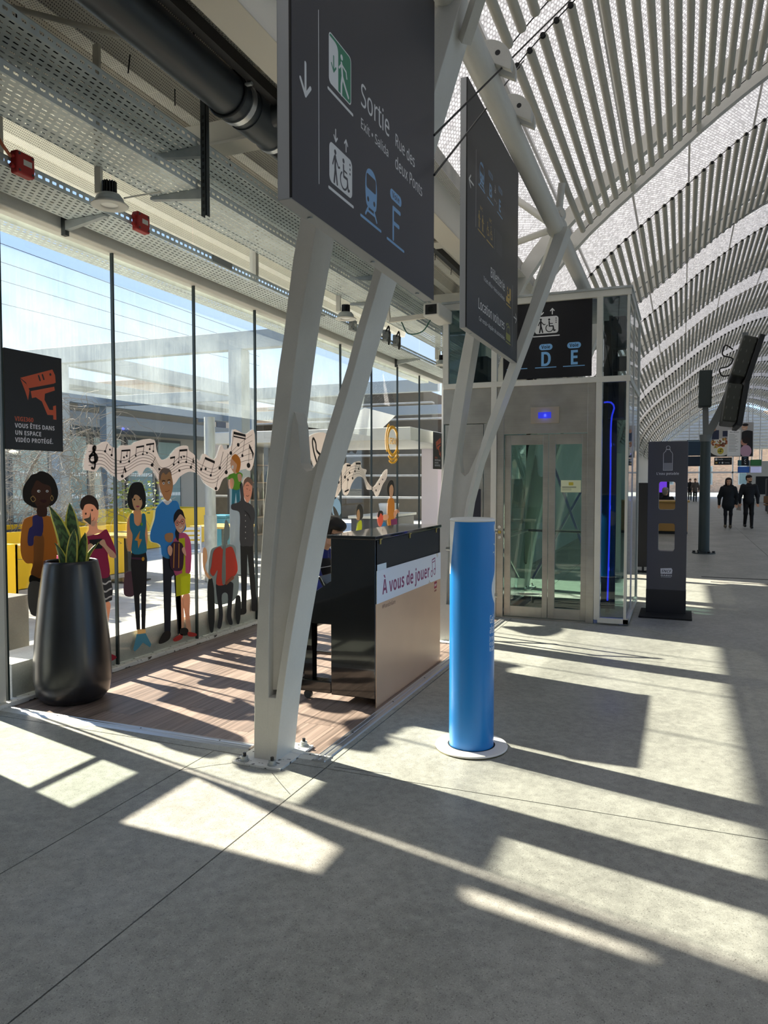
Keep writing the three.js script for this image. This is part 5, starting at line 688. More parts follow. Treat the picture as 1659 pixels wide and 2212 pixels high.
  const led = obj('light_hose', tube([[-0.83, 2.47, -8.62], [-0.76, 2.47, -8.62], [-0.72, 2.42, -8.62], [-0.745, 2.3, -8.62], [-0.75, 1.6, -8.62], [-0.755, 0.9, -8.62], [-0.765, 0.25, -8.62]], 0.009, 60, 8), std(0x0a0a30, 0.4, 0, { emissive: 0x3340ff, emissiveIntensity: 1.1 }), o); led.userData.label = 'glowing blue light hose';
  for (const y of [0.6, 1.3, 2.0]) { const p = new THREE.PointLight(0x3a48ff, 0.1, 4); p.position.set(-0.72, y, -8.66); p.castShadow = true; p.shadow.radius = 1; o.add(p); }
}
{ // handrail by the far column
  const o = thing('guard_rail', 'short steel guard rail between the piano and the far column', 'rail'); for (const y of [0.42, 1.08]) obj('rail', rod([-2.35, y, -7.35], [-1.75, y, -7.45], 0.022), M.steel, o); for (const x of [-2.3, -1.8]) obj('post', rod([x, 0, x < -2 ? -7.36 : -7.44], [x, 1.08, x < -2 ? -7.36 : -7.44], 0.02), M.steel, o);
}
// ================================================================ TOTEM, POLE, SCREENS
{
  const o = thing('water_totem', 'tall dark grey drinking-water totem with two rounded openings', 'totem', [-0.167, 0, -9.4]);
  const s = new THREE.Shape(); const w = 0.217; s.moveTo(-w, 0.02); s.lineTo(w, 0.02); s.lineTo(w, 2.04); s.quadraticCurveTo(w, 2.06, w - 0.02, 2.06); s.lineTo(-w + 0.02, 2.06); s.quadraticCurveTo(-w, 2.06, -w, 2.04); s.closePath();
  for (const [y0, y1] of [[1.25, 1.59], [0.757, 1.095]]) { const h = new THREE.Path(), r = 0.035, a = -0.1, b = 0.092; h.moveTo(a + r, y0); h.lineTo(b - r, y0); h.quadraticCurveTo(b, y0, b, y0 + r); h.lineTo(b, y1 - r); h.quadraticCurveTo(b, y1, b - r, y1); h.lineTo(a + r, y1); h.quadraticCurveTo(a, y1, a, y1 - r); h.lineTo(a, y0 + r); h.quadraticCurveTo(a, y0, a + r, y0); s.holes.push(h); }
  obj('body', new THREE.ExtrudeGeometry(s, { depth: 0.13, bevelEnabled: true, bevelSize: 0.004, bevelThickness: 0.004, bevelSegments: 2 }).translate(0, 0, -0.134), std(0x55555b, 0.42, 0.35), o);
  obj('skirt', rspan(-w - 0.006, w + 0.006, 0.01, 0.3, -0.14, 0.006, 0.004), std(0x2c2d31, 0.4, 0.3), o);
  obj('foot_plate', rspan(-0.29, 0.29, 0, 0.02, -0.3, 0.32, 0.006), M.rubber, o);
  const t = drawn(512, 820, (g) => { g.clearRect(0, 0, 512, 820); const c = '#cfcfd2'; g.strokeStyle = c; g.lineWidth = 9; g.lineJoin = 'round'; g.beginPath(); g.moveTo(170, 520); g.lineTo(170, 200); g.quadraticCurveTo(172, 160, 215, 135); g.lineTo(215, 105); g.lineTo(300, 105); g.lineTo(300, 135); g.quadraticCurveTo(340, 160, 342, 200); g.lineTo(342, 520); g.closePath(); g.stroke(); g.beginPath(); g.roundRect(222, 30, 70, 70, 28); g.stroke(); g.fillStyle = '#8d8d92'; g.fillRect(180, 370, 152, 142); fitText(g, 'L’eau potable', 40, 610, 430, 'bold 70px sans-serif', c); });
  obj('front_print', new THREE.PlaneGeometry(0.3, 0.48).translate(0.0, 1.785, 0.0055), std(0xffffff, 0.5, 0, { map: t, transparent: true, alphaTest: 0.4 }), o);
  const l = drawn(256, 220, (g) => { g.clearRect(0, 0, 256, 220); g.fillStyle = '#e2e2e4'; g.beginPath(); g.moveTo(10, 25); g.lineTo(225, 10); g.lineTo(246, 50); g.lineTo(236, 130); g.lineTo(14, 138); g.fill(); fitText(g, 'SNCF', 26, 106, 190, 'italic bold 76px sans-serif', '#3b3b40'); fitText(g, 'GARES', 14, 186, 226, 'bold 46px sans-serif', '#e2e2e4'); fitText(g, '& CONNEXIONS', 24, 212, 200, '20px sans-serif', '#e2e2e4'); });
  obj('rail_logo', new THREE.PlaneGeometry(0.145, 0.125).translate(0.003, 0.505, 0.0055), std(0xffffff, 0.5, 0, { map: l, transparent: true, alphaTest: 0.4 }), o);
}
{
  const o = thing('screen_mast', 'dark steel mast with forked arms carrying two screens seen edge-on', 'mast', [0.45, 0, -17.7]), m = std(0x3b4444, 0.45, 0.3), gm = std(0x75797a, 0.5, 0.3);
  obj('pole', rod([0, 0, 0], [0, 2.45, 0], 0.115, 0.105, 28), m, o); obj('base_plate', new THREE.CylinderGeometry(0.24, 0.24, 0.02, 24).translate(0, 0.01, 0), m, o);
  for (let k = 0; k < 6; k++) obj('anchor_nut', new THREE.CylinderGeometry(0.03, 0.03, 0.04, 8).translate(Math.cos(k * 1.047) * 0.2, 0.035, Math.sin(k * 1.047) * 0.2), M.dark, o);
  obj('collar', [rod([0, 2.45, 0], [0, 2.6, 0], 0.115, 0.13, 24), bar([0.02, 2.55, 0], [0.42, 3.4, 0], 0.18, 0.16), bar([0, 2.6, 0], [-0.02, 3.3, 0], 0.14, 0.12)], gm, o);
  obj('arm', [bar([0.36, 3.3, 0], [0.72, 4.4, 0], 0.16, 0.14), bar([0.72, 4.4, 0], [0.74, 4.75, 0], 0.15, 0.12)], gm, o); obj('box', rspan(-0.16, 0.1, 3.2, 3.98, -0.2, 0.2, 0.02), m, o);
  const A = atZ(1636, 737, -17.2), B = atZ(1588, 925, -17.2), C = atZ(1604, 833, -17.2);
  const scr = (p, q, label) => { const s = thing('information_screen', label, 'screen'); const g = bar(V(p.x, p.y, -16.3), V(p.x + 0.001, p.y, -18.1), 0.12, 1); const ang = Math.atan2(p.x - q.x, p.y - q.y), h = Math.hypot(p.x - q.x, p.y - q.y), c = V((p.x + q.x) / 2, (p.y + q.y) / 2, -17.2);
    obj('casing', rspan(-0.02, 0.08, -h / 2, h / 2, -0.85, 0.85, 0.015).rotateZ(-ang).translate(c.x, c.y, c.z), M.dark, s); obj('back_cover', rspan(-0.3, -0.02, -h / 2 + 0.06, h / 2 - 0.06, -0.78, 0.78, 0.04).rotateZ(-ang).translate(c.x, c.y, c.z), std(0x6a6d68, 0.45, 0.4, { map: tex(256, 256, (u, v) => { const x = (u * 8) % 1 - 0.5, y = (v * 4) % 1 - 0.5; const g = x * x * 4 + y * y < 0.02 ? 0.95 : 0.6; return [g, g, g * 0.97]; }, { repeat: [1.2, 1.2] }) }), s); };
  scr(A, C, 'upper of two hall screens seen from behind on the mast'); scr(C, B, 'lower of two hall screens seen from behind on the mast');
  obj('cable', tube([[0.5, 4.4, 0.1], [0.35, 4.5, 0.1], [0.3, 4.3, 0.1], [0.5, 4.2, 0.1], [0.42, 4.05, 0.1], [0.25, 4.0, 0.1], [0.3, 3.85, 0.1], [0.6, 3.9, 0.1]], 0.015, 40), M.black, o);
}
// ================================================================ FAR HALL
const board = (name, label, cat, px0, py0, px1, py1, Z, map, depth = 0.12, emit = 0, frame = M.dark) => {
  const a = atZ(px0, py0, Z), b = atZ(px1, py1, Z), o = thing(name, label, cat, [(a.x + b.x) / 2, b.y, Z]); const w = b.x - a.x, h = a.y - b.y;
  obj('casing', rspan(-w / 2, w / 2, 0, h, -depth, 0, 0.01), frame, o);
  obj('print', new THREE.PlaneGeometry(w * 0.98, h * 0.98).translate(0, h / 2, 0.004), emit ? std(0x111111, 0.4, 0, { emissive: 0xffffff, emissiveMap: map, emissiveIntensity: emit }) : std(0xffffff, 0.5, 0, { map }), o);
  for (const f of [-0.35, 0.35]) { const X = o.position.x + f * w; let best = CURVE.getPointAt(0.5); for (let q = 0; q <= 1; q += 0.01) { const p = CURVE.getPointAt(q); if (Math.abs(p.x - X) < Math.abs(best.x - X)) best = p; } obj('hanger', rod([f * w, h * 0.5, -depth - 0.012], [f * w, best.y - b.y + 0.92, -depth - 0.012], 0.015), M.alu, o); } return o;
};
board('menu_poster', 'large hanging menu poster with food and a smiling man in black', 'poster', 1531, 914, 1627, 986, -38, drawn(960, 720, (g) => {
  g.fillStyle = '#b9b6b2'; g.fillRect(0, 0, 960, 720); g.fillStyle = '#2a2420'; g.fillRect(0, 560, 400, 160); g.fillStyle = '#e9e4d4'; g.beginPath(); g.ellipse(260, 520, 260, 190, 0, 0, 7); g.fill(); for (let i = 0; i < 60; i++) disc(g, 30 + rr(0, 370), 330 + rr(0, 200), rr(10, 28), ['#c06a3c', '#8e4a2a', '#d9a45a', '#6b3a20', '#7d8a3a'][i % 5]); disc(g, 260, 600, 96, '#efe9d8'); disc(g, 260, 600, 70, '#c9b23a'); for (let i = 0; i < 20; i++) disc(g, 215 + rr(0, 90), 560 + rr(0, 80), 9, ['#4a5a1c', '#d9d24a', '#2c2416'][i % 3]);
  g.fillStyle = '#28304a'; g.fillRect(40, 150, 180, 200); g.fillRect(300, 170, 120, 120); disc(g, 110, 130, 44, '#c99876'); g.fillStyle = '#f2f1ee'; g.fillRect(410, 150, 280, 560); disc(g, 540, 80, 44, '#c7a577'); for (let i = 0; i < 12; i++) { g.fillStyle = '#8a8a88'; g.fillRect(440, 250 + i * 32, 120 + (i * 53) % 90, 8); } fitText(g, 'Nos Menus', 450, 215, 200, 'italic 44px serif', '#333');
  g.fillStyle = '#17171a'; g.beginPath(); g.moveTo(700, 720); g.lineTo(715, 210); g.quadraticCurveTo(800, 140, 950, 190); g.lineTo(960, 720); g.fill(); disc(g, 775, 105, 64, '#d8ab8c'); g.fillStyle = '#1d1512'; g.beginPath(); g.ellipse(790, 50, 66, 30, 0, 0, 7); g.fill(); line(g, [[742, 128], [768, 134], [795, 122]], 8, '#f4efe8'); disc(g, 770, 420, 74, '#c99078'); g.fillStyle = '#241512'; g.beginPath(); g.ellipse(812, 375, 84, 74, 0, 0, 7); g.fill(); g.fillStyle = '#caa0b4'; g.beginPath(); g.ellipse(810, 610, 120, 130, 0, 0, 7); g.fill(); }), 0.1, 0, M.alu);
board('exit_sign', 'small black hanging exit sign below the menu poster', 'sign', 1543, 988.5, 1581, 1004, -46, drawn(512, 210, (g) => { g.fillStyle = '#17181a'; g.fillRect(0, 0, 512, 210); fitText(g, 'Sortie', 110, 70, 150, 'bold 60px sans-serif', '#e6e6e6'); g.fillStyle = '#e6e6e6'; rrect(g, 20, 20, 66, 66, 8); fitText(g, 'Place Auguste Gibert', 280, 66, 200, '34px sans-serif', '#bbb'); g.fillStyle = '#e0c070'; g.fillRect(30, 130, 60, 40); fitText(g, 'P', 130, 180, 44, 'bold 70px sans-serif', '#7ba7d0'); disc(g, 240, 150, 26, '#e6e6e6'); fitText(g, 'Tramway', 300, 165, 150, '44px sans-serif', '#e6e6e6'); }));
board('departure_board', 'dark blue departure board behind the mast, upper half', 'board', 1484, 951, 1514, 984, -40, drawn(256, 256, (g) => { g.fillStyle = '#0f1c2a'; g.fillRect(0, 0, 256, 256); for (let i = 0; i < 9; i++) { g.fillStyle = i ? '#24506b' : '#9fc0d0'; g.fillRect(14, 12 + i * 27, 230, 4); } }), 0.2, 0.35);
board('departure_board', 'dark blue departure board behind the mast, lower half', 'board', 1484, 986, 1514, 1007, -40, drawn(256, 200, (g) => { g.fillStyle = '#0c1622'; g.fillRect(0, 0, 256, 200); for (let i = 0; i < 6; i++) { g.fillStyle = '#1b3a52'; g.fillRect(14, 12 + i * 30, 230, 4); } }), 0.2, 0.3);
board('platform_sign', 'small black platform sign with C and an arrow above the blue screens', 'sign', 1602, 986, 1617, 1006, -41.5, drawn(128, 180, (g) => { g.fillStyle = '#101114'; g.fillRect(0, 0, 128, 180); fitText(g, 'C', 46, 100, 40, 'bold 60px sans-serif', '#dfe4ea'); arrow(g, 50, 120, 40, -0.8, 8, '#e2e2e2'); g.fillStyle = '#7ba7d0'; g.fillRect(40, 22, 50, 10); }));
const scrTex = (c, d) => drawn(256, 160, (g) => { g.fillStyle = c; g.fillRect(0, 0, 256, 160); for (let i = 0; i < 6; i++) { g.fillStyle = d; g.fillRect(16, 14 + i * 24, 224 - (i * 37) % 60, 6); } });
board('train_screen', 'blue-grey train screen left above the couple', 'screen', 1594, 994, 1619, 1006, -42.5, scrTex('#24404a', '#4a7a80'), 0.2, 0.35); board('train_screen', 'green train screen right above the couple', 'screen', 1621, 993, 1645, 1006, -42.5, scrTex('#1f4a2c', '#3f7a4a'), 0.2, 0.35);
board('train_screen', 'dark blue train screen below the blue-grey one', 'screen', 1594, 1008, 1619, 1021, -42.5, scrTex('#1c3c78', '#2f5a9a'), 0.2, 0.45); board('train_screen', 'pale lilac train screen below the green one', 'screen', 1621, 1008, 1645, 1021, -42.5, scrTex('#9a9fc0', '#7a80a8'), 0.2, 0.6);
{ const ws = thing('wall_panel', 'white partition panel behind the walking couple', 'panel', [5.2, 0, -60]); obj('panel', rspan(-0.9, 0.9, 0, 3.0, -0.1, 0.1, 0.02), M.white, ws); obj('poster', span(-0.3, 0.7, 0.6, 1.9, 0.1, 0.12), M.dark, ws);
  const sunny = thing('street_building', 'sunlit orange brick building beyond the far end glass', 'building', [4, 0, -112]), bt = std(0xffffff, 0.85, 0, { map: tex(256, 256, (u, v) => { const r = Math.floor(v * 32), x = (u * 12 + (r % 2) * 0.5) % 1, y = (v * 32) % 1; if (x < 0.06 || y < 0.14) return [0.86, 0.8, 0.72]; const k = 0.86 + (hash2(Math.floor(u * 12 + (r % 2) * 0.5), r, 4) - 0.5) * 0.16; return [k * 1.12, k * 0.86, k * 0.68]; }, { repeat: [0.25, 0.25] }) });
  obj('facade', span(-26, 26, -1, 11, -3, 0), bt, sunny); for (let x = -22; x < 24; x += 5) for (const y of [1, 5.5]) { const w = obj('window', span(x, x + 1.8, y, y + 2.6, -0.02, 0.06), M.white, sunny); obj('pane', span(x + 0.15, x + 1.65, y + 0.15, y + 2.45, 0.05, 0.07), M.glassGrey, w); }
  struct('ground_street', span(-40, 60, -0.3, -0.02, -130, -84), M.concrete);
}
{ // things behind the totem: roll-up banner, kiosk, seats
  const b = thing('menu_banner', 'black roll-up menu banner with food sketches behind the totem', 'banner', [-0.62, 0, -13.6]);
  obj('sheet', plate([[-0.2, 0.1], [0.22, 0.1], [0.22, 1.45], [0.17, 1.56], [-0.15, 1.56], [-0.2, 1.45]], 0.02), std(0xffffff, 0.6, 0, { map: drawn(256, 768, (g) => { g.fillStyle = '#131216'; g.fillRect(0, 0, 256, 768); disc(g, 70, 60, 26, '#8a888c'); g.strokeStyle = '#7d7b80'; g.lineWidth = 6; for (let i = 0; i < 9; i++) { g.beginPath(); g.arc(110 + (i % 3) * 30, 150 + i * 66, 26, 0, 4 + (i % 3)); g.stroke(); } }) }), b);
  obj('foot', [bar([-0.25, 0.02, 0.2], [0.25, 0.02, -0.2], 0.03, 0.03), bar([-0.25, 0.02, -0.2], [0.25, 0.02, 0.2], 0.03, 0.03), rod([0, 0, 0], [0, 0.2, 0], 0.02)], M.black, b);
  const f = thing('poster_stand', 'tall white framed poster stand just right of the lift', 'stand', [-1.0, 0, -12.8]); obj('frame', rspan(-0.1, 0.06, 0, 2.05, -0.08, 0.08, 0.02), M.white, f); obj('base', rspan(-0.14, 0.1, 0, 0.06, -0.2, 0.2, 0.01), M.galv, f);
  const k = thing('kiosk_counter', 'pale wooden kiosk counter seen through the totem opening', 'counter', [-0.75, 0, -24]); obj('front', rspan(-1.4, 0.9, 0.08, 0.95, -0.5, 0.3, 0.02), std(0xb58a4a, 0.55), k); obj('top', rspan(-1.45, 0.95, 0.95, 1.0, -0.55, 0.35, 0.01), std(0xcda55e, 0.5), k); obj('kick_plate', rspan(-1.4, 0.9, 0, 0.08, -0.45, 0.25, 0.005), M.dark, k);
  const v = thing('vending_screen', 'glowing violet screen behind the kiosk counter', 'screen', [-0.72, 0, -27]); obj('cabinet', rspan(-0.3, 0.3, 0, 1.8, -0.3, 0.3, 0.03), M.dark, v); obj('screen', new THREE.PlaneGeometry(0.45, 0.5).translate(0, 1.45, 0.305), std(0x110022, 0.4, 0, { emissive: 0x6a3bd0, emissiveIntensity: 0.7 }), v);
  const seat = (x, z, label) => { const s = thing('bench_seat', label, 'bench', [x, 0, z]); obj('seat', rspan(-0.9, 0.9, 0.4, 0.46, -0.25, 0.25, 0.02), std(0x7a5a3c, 0.6), s); obj('backrest', rspan(-0.9, 0.9, 0.5, 0.85, -0.28, -0.22, 0.02), std(0x7a5a3c, 0.6), s); for (const d of [-0.7, 0.7]) obj('leg', rspan(d - 0.04, d + 0.04, 0, 0.4, -0.2, 0.2, 0.01), M.dark, s); };
  seat(4.55, -40, 'wooden bench at the right edge of the far hall'); 
  for (const [x, l] of [[4.3, 'left dark ticket machine at the right edge of the far hall'], [5.0, 'right dark ticket machine at the right edge of the far hall']]) { const m = thing('ticket_machine', l, 'machine', [x, 0, -43]); obj('cabinet', rspan(-0.3, 0.3, 0, 1.7, -0.3, 0.3, 0.04), M.darkGrey, m); obj('screen', rspan(-0.2, 0.2, 1.1, 1.5, 0.29, 0.31, 0.01), std(0x6f7480, 0.3), m); }
}
// ================================================================ PEOPLE (smooth distance fields meshed with surface nets)
const smin = (a, b, k) => { const h = Math.max(k - Math.abs(a - b), 0) / k; return Math.min(a, b) - h * h * k * 0.25; };
function cone(a, b, r1, r2) { const ax = a[0], ay = a[1], az = a[2], dx = b[0] - ax, dy = b[1] - ay, dz = b[2] - az, L = dx * dx + dy * dy + dz * dz || 1e-9; return { f: (x, y, z) => { const px = x - ax, py = y - ay, pz = z - az, t = Math.max(0, Math.min(1, (px * dx + py * dy + pz * dz) / L)); const ex = px - dx * t, ey = py - dy * t, ez = pz - dz * t; return Math.sqrt(ex * ex + ey * ey + ez * ez) - (r1 + (r2 - r1) * t); }, lo: [Math.min(ax, b[0]) - Math.max(r1, r2), Math.min(ay, b[1]) - Math.max(r1, r2), Math.min(az, b[2]) - Math.max(r1, r2)], hi: [Math.max(ax, b[0]) + Math.max(r1, r2), Math.max(ay, b[1]) + Math.max(r1, r2), Math.max(az, b[2]) + Math.max(r1, r2)] }; }
function egg(c, r) { const m = Math.max(...r); return { f: (x, y, z) => { const a = (x - c[0]) / r[0], b = (y - c[1]) / r[1], d = (z - c[2]) / r[2], k = Math.sqrt(a * a + b * b + d * d); return (k - 1) * Math.min(...r); }, lo: c.map((v, i) => v - r[i]), hi: c.map((v, i) => v + r[i]) }; }
function field(prims, k, cell, cut) {
  const lo = [0, 1, 2].map((i) => Math.min(...prims.map((p) => p.lo[i])) - 3 * cell), hi = [0, 1, 2].map((i) => Math.max(...prims.map((p) => p.hi[i])) + 3 * cell), n = [0, 1, 2].map((i) => Math.ceil((hi[i] - lo[i]) / cell) + 1), val = new Float32Array(n[0] * n[1] * n[2]);
  const F = (x, y, z) => { let d = 9; for (const p of prims) { const v = p.f(x, y, z); d = d === 9 ? v : smin(d, v, k); } return cut ? Math.max(d, cut(x, y, z)) : d; };
  for (let a = 0, i = 0; a < n[2]; a++) for (let b = 0; b < n[1]; b++) for (let c = 0; c < n[0]; c++, i++) val[i] = F(lo[0] + c * cell, lo[1] + b * cell, lo[2] + a * cell);
  const id = (c, b, a) => (a * n[1] + b) * n[0] + c, vi = new Int32Array(val.length).fill(-1), pos = [], idx = [];
  for (let a = 0; a + 1 < n[2]; a++) for (let b = 0; b + 1 < n[1]; b++) for (let c = 0; c + 1 < n[0]; c++) {
    let sx = 0, sy = 0, sz = 0, m = 0;
    for (let e = 0; e < 12; e++) { const ax = e >> 2, u = e & 1, w = (e >> 1) & 1, o = [0, 0, 0], q = [0, 0, 0]; o[(ax + 1) % 3] = u; o[(ax + 2) % 3] = w; q[0] = o[0]; q[1] = o[1]; q[2] = o[2]; q[ax] = 1; const v0 = val[id(c + o[0], b + o[1], a + o[2])], v1 = val[id(c + q[0], b + q[1], a + q[2])]; if ((v0 < 0) !== (v1 < 0)) { const t = v0 / (v0 - v1); sx += o[0] + (q[0] - o[0]) * t; sy += o[1] + (q[1] - o[1]) * t; sz += o[2] + (q[2] - o[2]) * t; m++; } }
    if (m) { vi[id(c, b, a)] = pos.length / 3; pos.push(lo[0] + (c + sx / m) * cell, lo[1] + (b + sy / m) * cell, lo[2] + (a + sz / m) * cell); }
  }
  for (let a = 1; a + 1 < n[2]; a++) for (let b = 1; b + 1 < n[1]; b++) for (let c = 1; c + 1 < n[0]; c++) {
    const v = val[id(c, b, a)] < 0;
    const face = (A, B, C, D, flip) => { const q = [A, B, C, D].map((k) => vi[k]); if (q.some((k) => k < 0)) return; flip ? idx.push(q[0], q[2], q[1], q[0], q[3], q[2]) : idx.push(q[0], q[1], q[2], q[0], q[2], q[3]); };
    if (v !== (val[id(c + 1, b, a)] < 0)) face(id(c, b - 1, a - 1), id(c, b, a - 1), id(c, b, a), id(c, b - 1, a), !v);
    if (v !== (val[id(c, b + 1, a)] < 0)) face(id(c - 1, b, a - 1), id(c - 1, b, a), id(c, b, a), id(c, b, a - 1), !v);
    if (v !== (val[id(c, b, a + 1)] < 0)) face(id(c - 1, b - 1, a), id(c, b - 1, a), id(c, b, a), id(c - 1, b, a), !v);
  }
  const g = new THREE.BufferGeometry(); g.setAttribute('position', new THREE.Float32BufferAttribute(pos, 3)); g.setIndex(idx); g.computeVertexNormals(); return g;
}
const add = (a, b) => a.map((v, i) => v + b[i]), mul = (a, s) => a.map((v) => v * s), sub = (a, b) => a.map((v, i) => v - b[i]), norm = (a) => mul(a, 1 / (Math.hypot(...a) || 1)), cross = (a, b) => [a[1] * b[2] - a[2] * b[1], a[2] * b[0] - a[0] * b[2], a[0] * b[1] - a[1] * b[0]];
function hand(wrist, dir, nrm, s, curl, side) { // palm, four jointed fingers, thumb
  const d = norm(dir), nn = norm(sub(nrm, mul(d, d[0] * nrm[0] + d[1] * nrm[1] + d[2] * nrm[2]))), w = mul(cross(d, nn), side), P = [];
  const at = (a, b, c) => add(add(add(wrist, mul(d, a * s)), mul(w, b * s)), mul(nn, c * s));
  for (const b of [-0.03, -0.01, 0.01, 0.03]) P.push(cone(at(0.01, b * 0.7, 0), at(0.085, b, 0), 0.014 * s, 0.0125 * s));
  [[-0.032, 0.062], [-0.011, 0.075], [0.011, 0.07], [0.032, 0.055]].forEach(([b, L]) => { let p = at(0.088, b, 0), a = 0; for (const f of [0.45, 0.32, 0.25]) { a += curl; const q = add(p, add(mul(d, Math.cos(a) * L * f * 1.1 * s), mul(nn, Math.sin(a) * L * f * 1.1 * s))); P.push(cone(p, q, 0.0092 * s, 0.008 * s)); p = q; } });
  const t0 = at(0.025, 0.028, 0.005), t1 = at(0.055, 0.058, 0.015), t2 = at(0.085, 0.066, 0.022); P.push(cone(t0, t1, 0.013 * s, 0.011 * s), cone(t1, t2, 0.0105 * s, 0.009 * s));
  return field(P, 0.007 * s, 0.0035 * s);
}
// local frame: feet at y = 0, facing +z, x to the figure's left
function head(c, s, yaw, tilt) { // head mesh with nose, eyes, mouth, ears, in the figure's frame
  const P = [egg([0, 0.02, -0.01], [0.076, 0.098, 0.094]), egg([0, -0.055, 0.022], [0.055, 0.06, 0.066]), cone([0, 0.005, 0.088], [0, -0.022, 0.108], 0.009, 0.014), egg([0, -0.058, 0.082], [0.026, 0.009, 0.012]), egg([0.078, -0.01, -0.01], [0.012, 0.03, 0.018]), egg([-0.078, -0.01, -0.01], [0.012, 0.03, 0.018]), egg([0, 0.03, 0.076], [0.05, 0.012, 0.012])];
  const m = new THREE.Matrix4().makeRotationFromEuler(new THREE.Euler(tilt, yaw, 0, 'YXZ')).scale(V(s, s, s)).setPosition(...c);
  return { m, skin: field(P, 0.02, 0.0055).applyMatrix4(m), eyes: [-1, 1].map((k) => new THREE.SphereGeometry(0.011, 12, 8).translate(k * 0.03, 0.008, 0.079).applyMatrix4(m)), lip: new THREE.SphereGeometry(0.02, 12, 6).scale(1, 0.28, 0.4).translate(0, -0.057, 0.09).applyMatrix4(m) };
}
function person(label, pos, turn, j, look) {
  const o = thing('person', label, 'person', pos, turn), S = look.scale ?? 1, c = look.cell ?? 0.014;
  const H = head(j.head, look.headScale ?? 1, j.headYaw ?? 0, j.headTilt ?? 0);
  const body = [field([cone(j.neck, add(j.head, [0, -0.04, -0.01]), 0.058 * S, 0.052 * S), egg(j.chest, [0.14 * S, 0.17 * S, 0.09 * S]), cone(j.chest, j.hip, 0.1 * S, 0.11 * S), ...['L', 'R'].flatMap((k) => [cone(j['sh' + k], j['el' + k], 0.042 * S, 0.036 * S), cone(j['el' + k], j['wr' + k], 0.036 * S, 0.026 * S), cone(j['hp' + k], j['kn' + k], 0.07 * S, 0.05 * S), cone(j['kn' + k], j['an' + k], 0.048 * S, 0.034 * S)])], 0.03, c), H.skin, ...['L', 'R'].map((k) => hand(j['wr' + k], sub(j['wr' + k], j['el' + k]).map((v, i) => v + (j.handBias?.[i] ?? 0)), j.palm?.[k] ?? [0, 0, 1], 0.95 * S, j.curl ?? 0.35, k === 'L' ? 1 : -1))];
  obj('body', body, look.skin ?? M.skin, o);
  obj('eyes', H.eyes, M.black, o); obj('lips', H.lip, std(0x9a4a42, 0.6), o);
  const jp = [egg(j.chest, [0.185 * S * look.bulk, 0.2 * S, 0.13 * S * look.bulk]), cone(add(j.chest, [0, -0.05, 0]), j.hem, 0.135 * S * look.bulk, look.hemR * S), cone(add(j.neck, [0, -0.03, 0]), add(j.neck, [0, 0.01, 0.005]), 0.078 * S, 0.07 * S), ...['L', 'R'].flatMap((k) => [cone(j['sh' + k], j['el' + k], 0.075 * S * look.bulk, 0.058 * S * look.bulk), cone(j['el' + k], j['wr' + k], 0.057 * S * look.bulk, 0.042 * S)])];
  const jac = obj('jacket', field(jp, 0.05, c, look.jacketCut), look.jacket, o);
  obj('trousers', field([egg(j.hip, [0.16 * S, 0.12 * S, 0.115 * S]), ...['L', 'R'].flatMap((k) => [cone(j['hp' + k], j['kn' + k], 0.092 * S * look.leg, 0.066 * S * look.leg), cone(j['kn' + k], add(j['an' + k], [0, 0.02, 0]), 0.065 * S * look.leg, 0.05 * S * look.leg)])], 0.04, c), look.trousers, o);
  for (const k of ['L', 'R']) obj('shoe', field([cone(add(j['an' + k], [0, -0.035, -0.03]), add(j['an' + k], [0, -0.045, 0.15]), 0.045 * S, 0.038 * S), cone(j['an' + k], add(j['an' + k], [0, -0.03, 0]), 0.045 * S, 0.048 * S)], 0.03, 0.01, (x, y) => -(y - (j['an' + k][1] - 0.088))), look.shoe, o);
  obj('hair', field(look.hair, 0.03, 0.008, look.hairCut).applyMatrix4(H.m), look.hairMat ?? M.hair, o);
  if (look.extra) look.extra(o, jac, H);
  return o;
}
const standing = (h, stepL, stepR, armL, armR) => ({ head: [0, 1.62 * h, 0.03], neck: [0, 1.44 * h, 0], chest: [0, 1.26 * h, 0], hip: [0, 0.95 * h, 0], hem: [0, 0.86 * h, 0], shL: [0.18, 1.38 * h, 0], shR: [-0.18, 1.38 * h, 0], elL: armL[0], wrL: armL[1], elR: armR[0], wrR: armR[1], hpL: [0.085, 0.92 * h, 0], hpR: [-0.085, 0.92 * h, 0], knL: stepL[0], anL: stepL[1], knR: stepR[0], anR: stepR[1] });
const navy = std(0x14171e, 0.75), blackCloth = std(0x0d0e11, 0.8), jeans = std(0x12141b, 0.85);
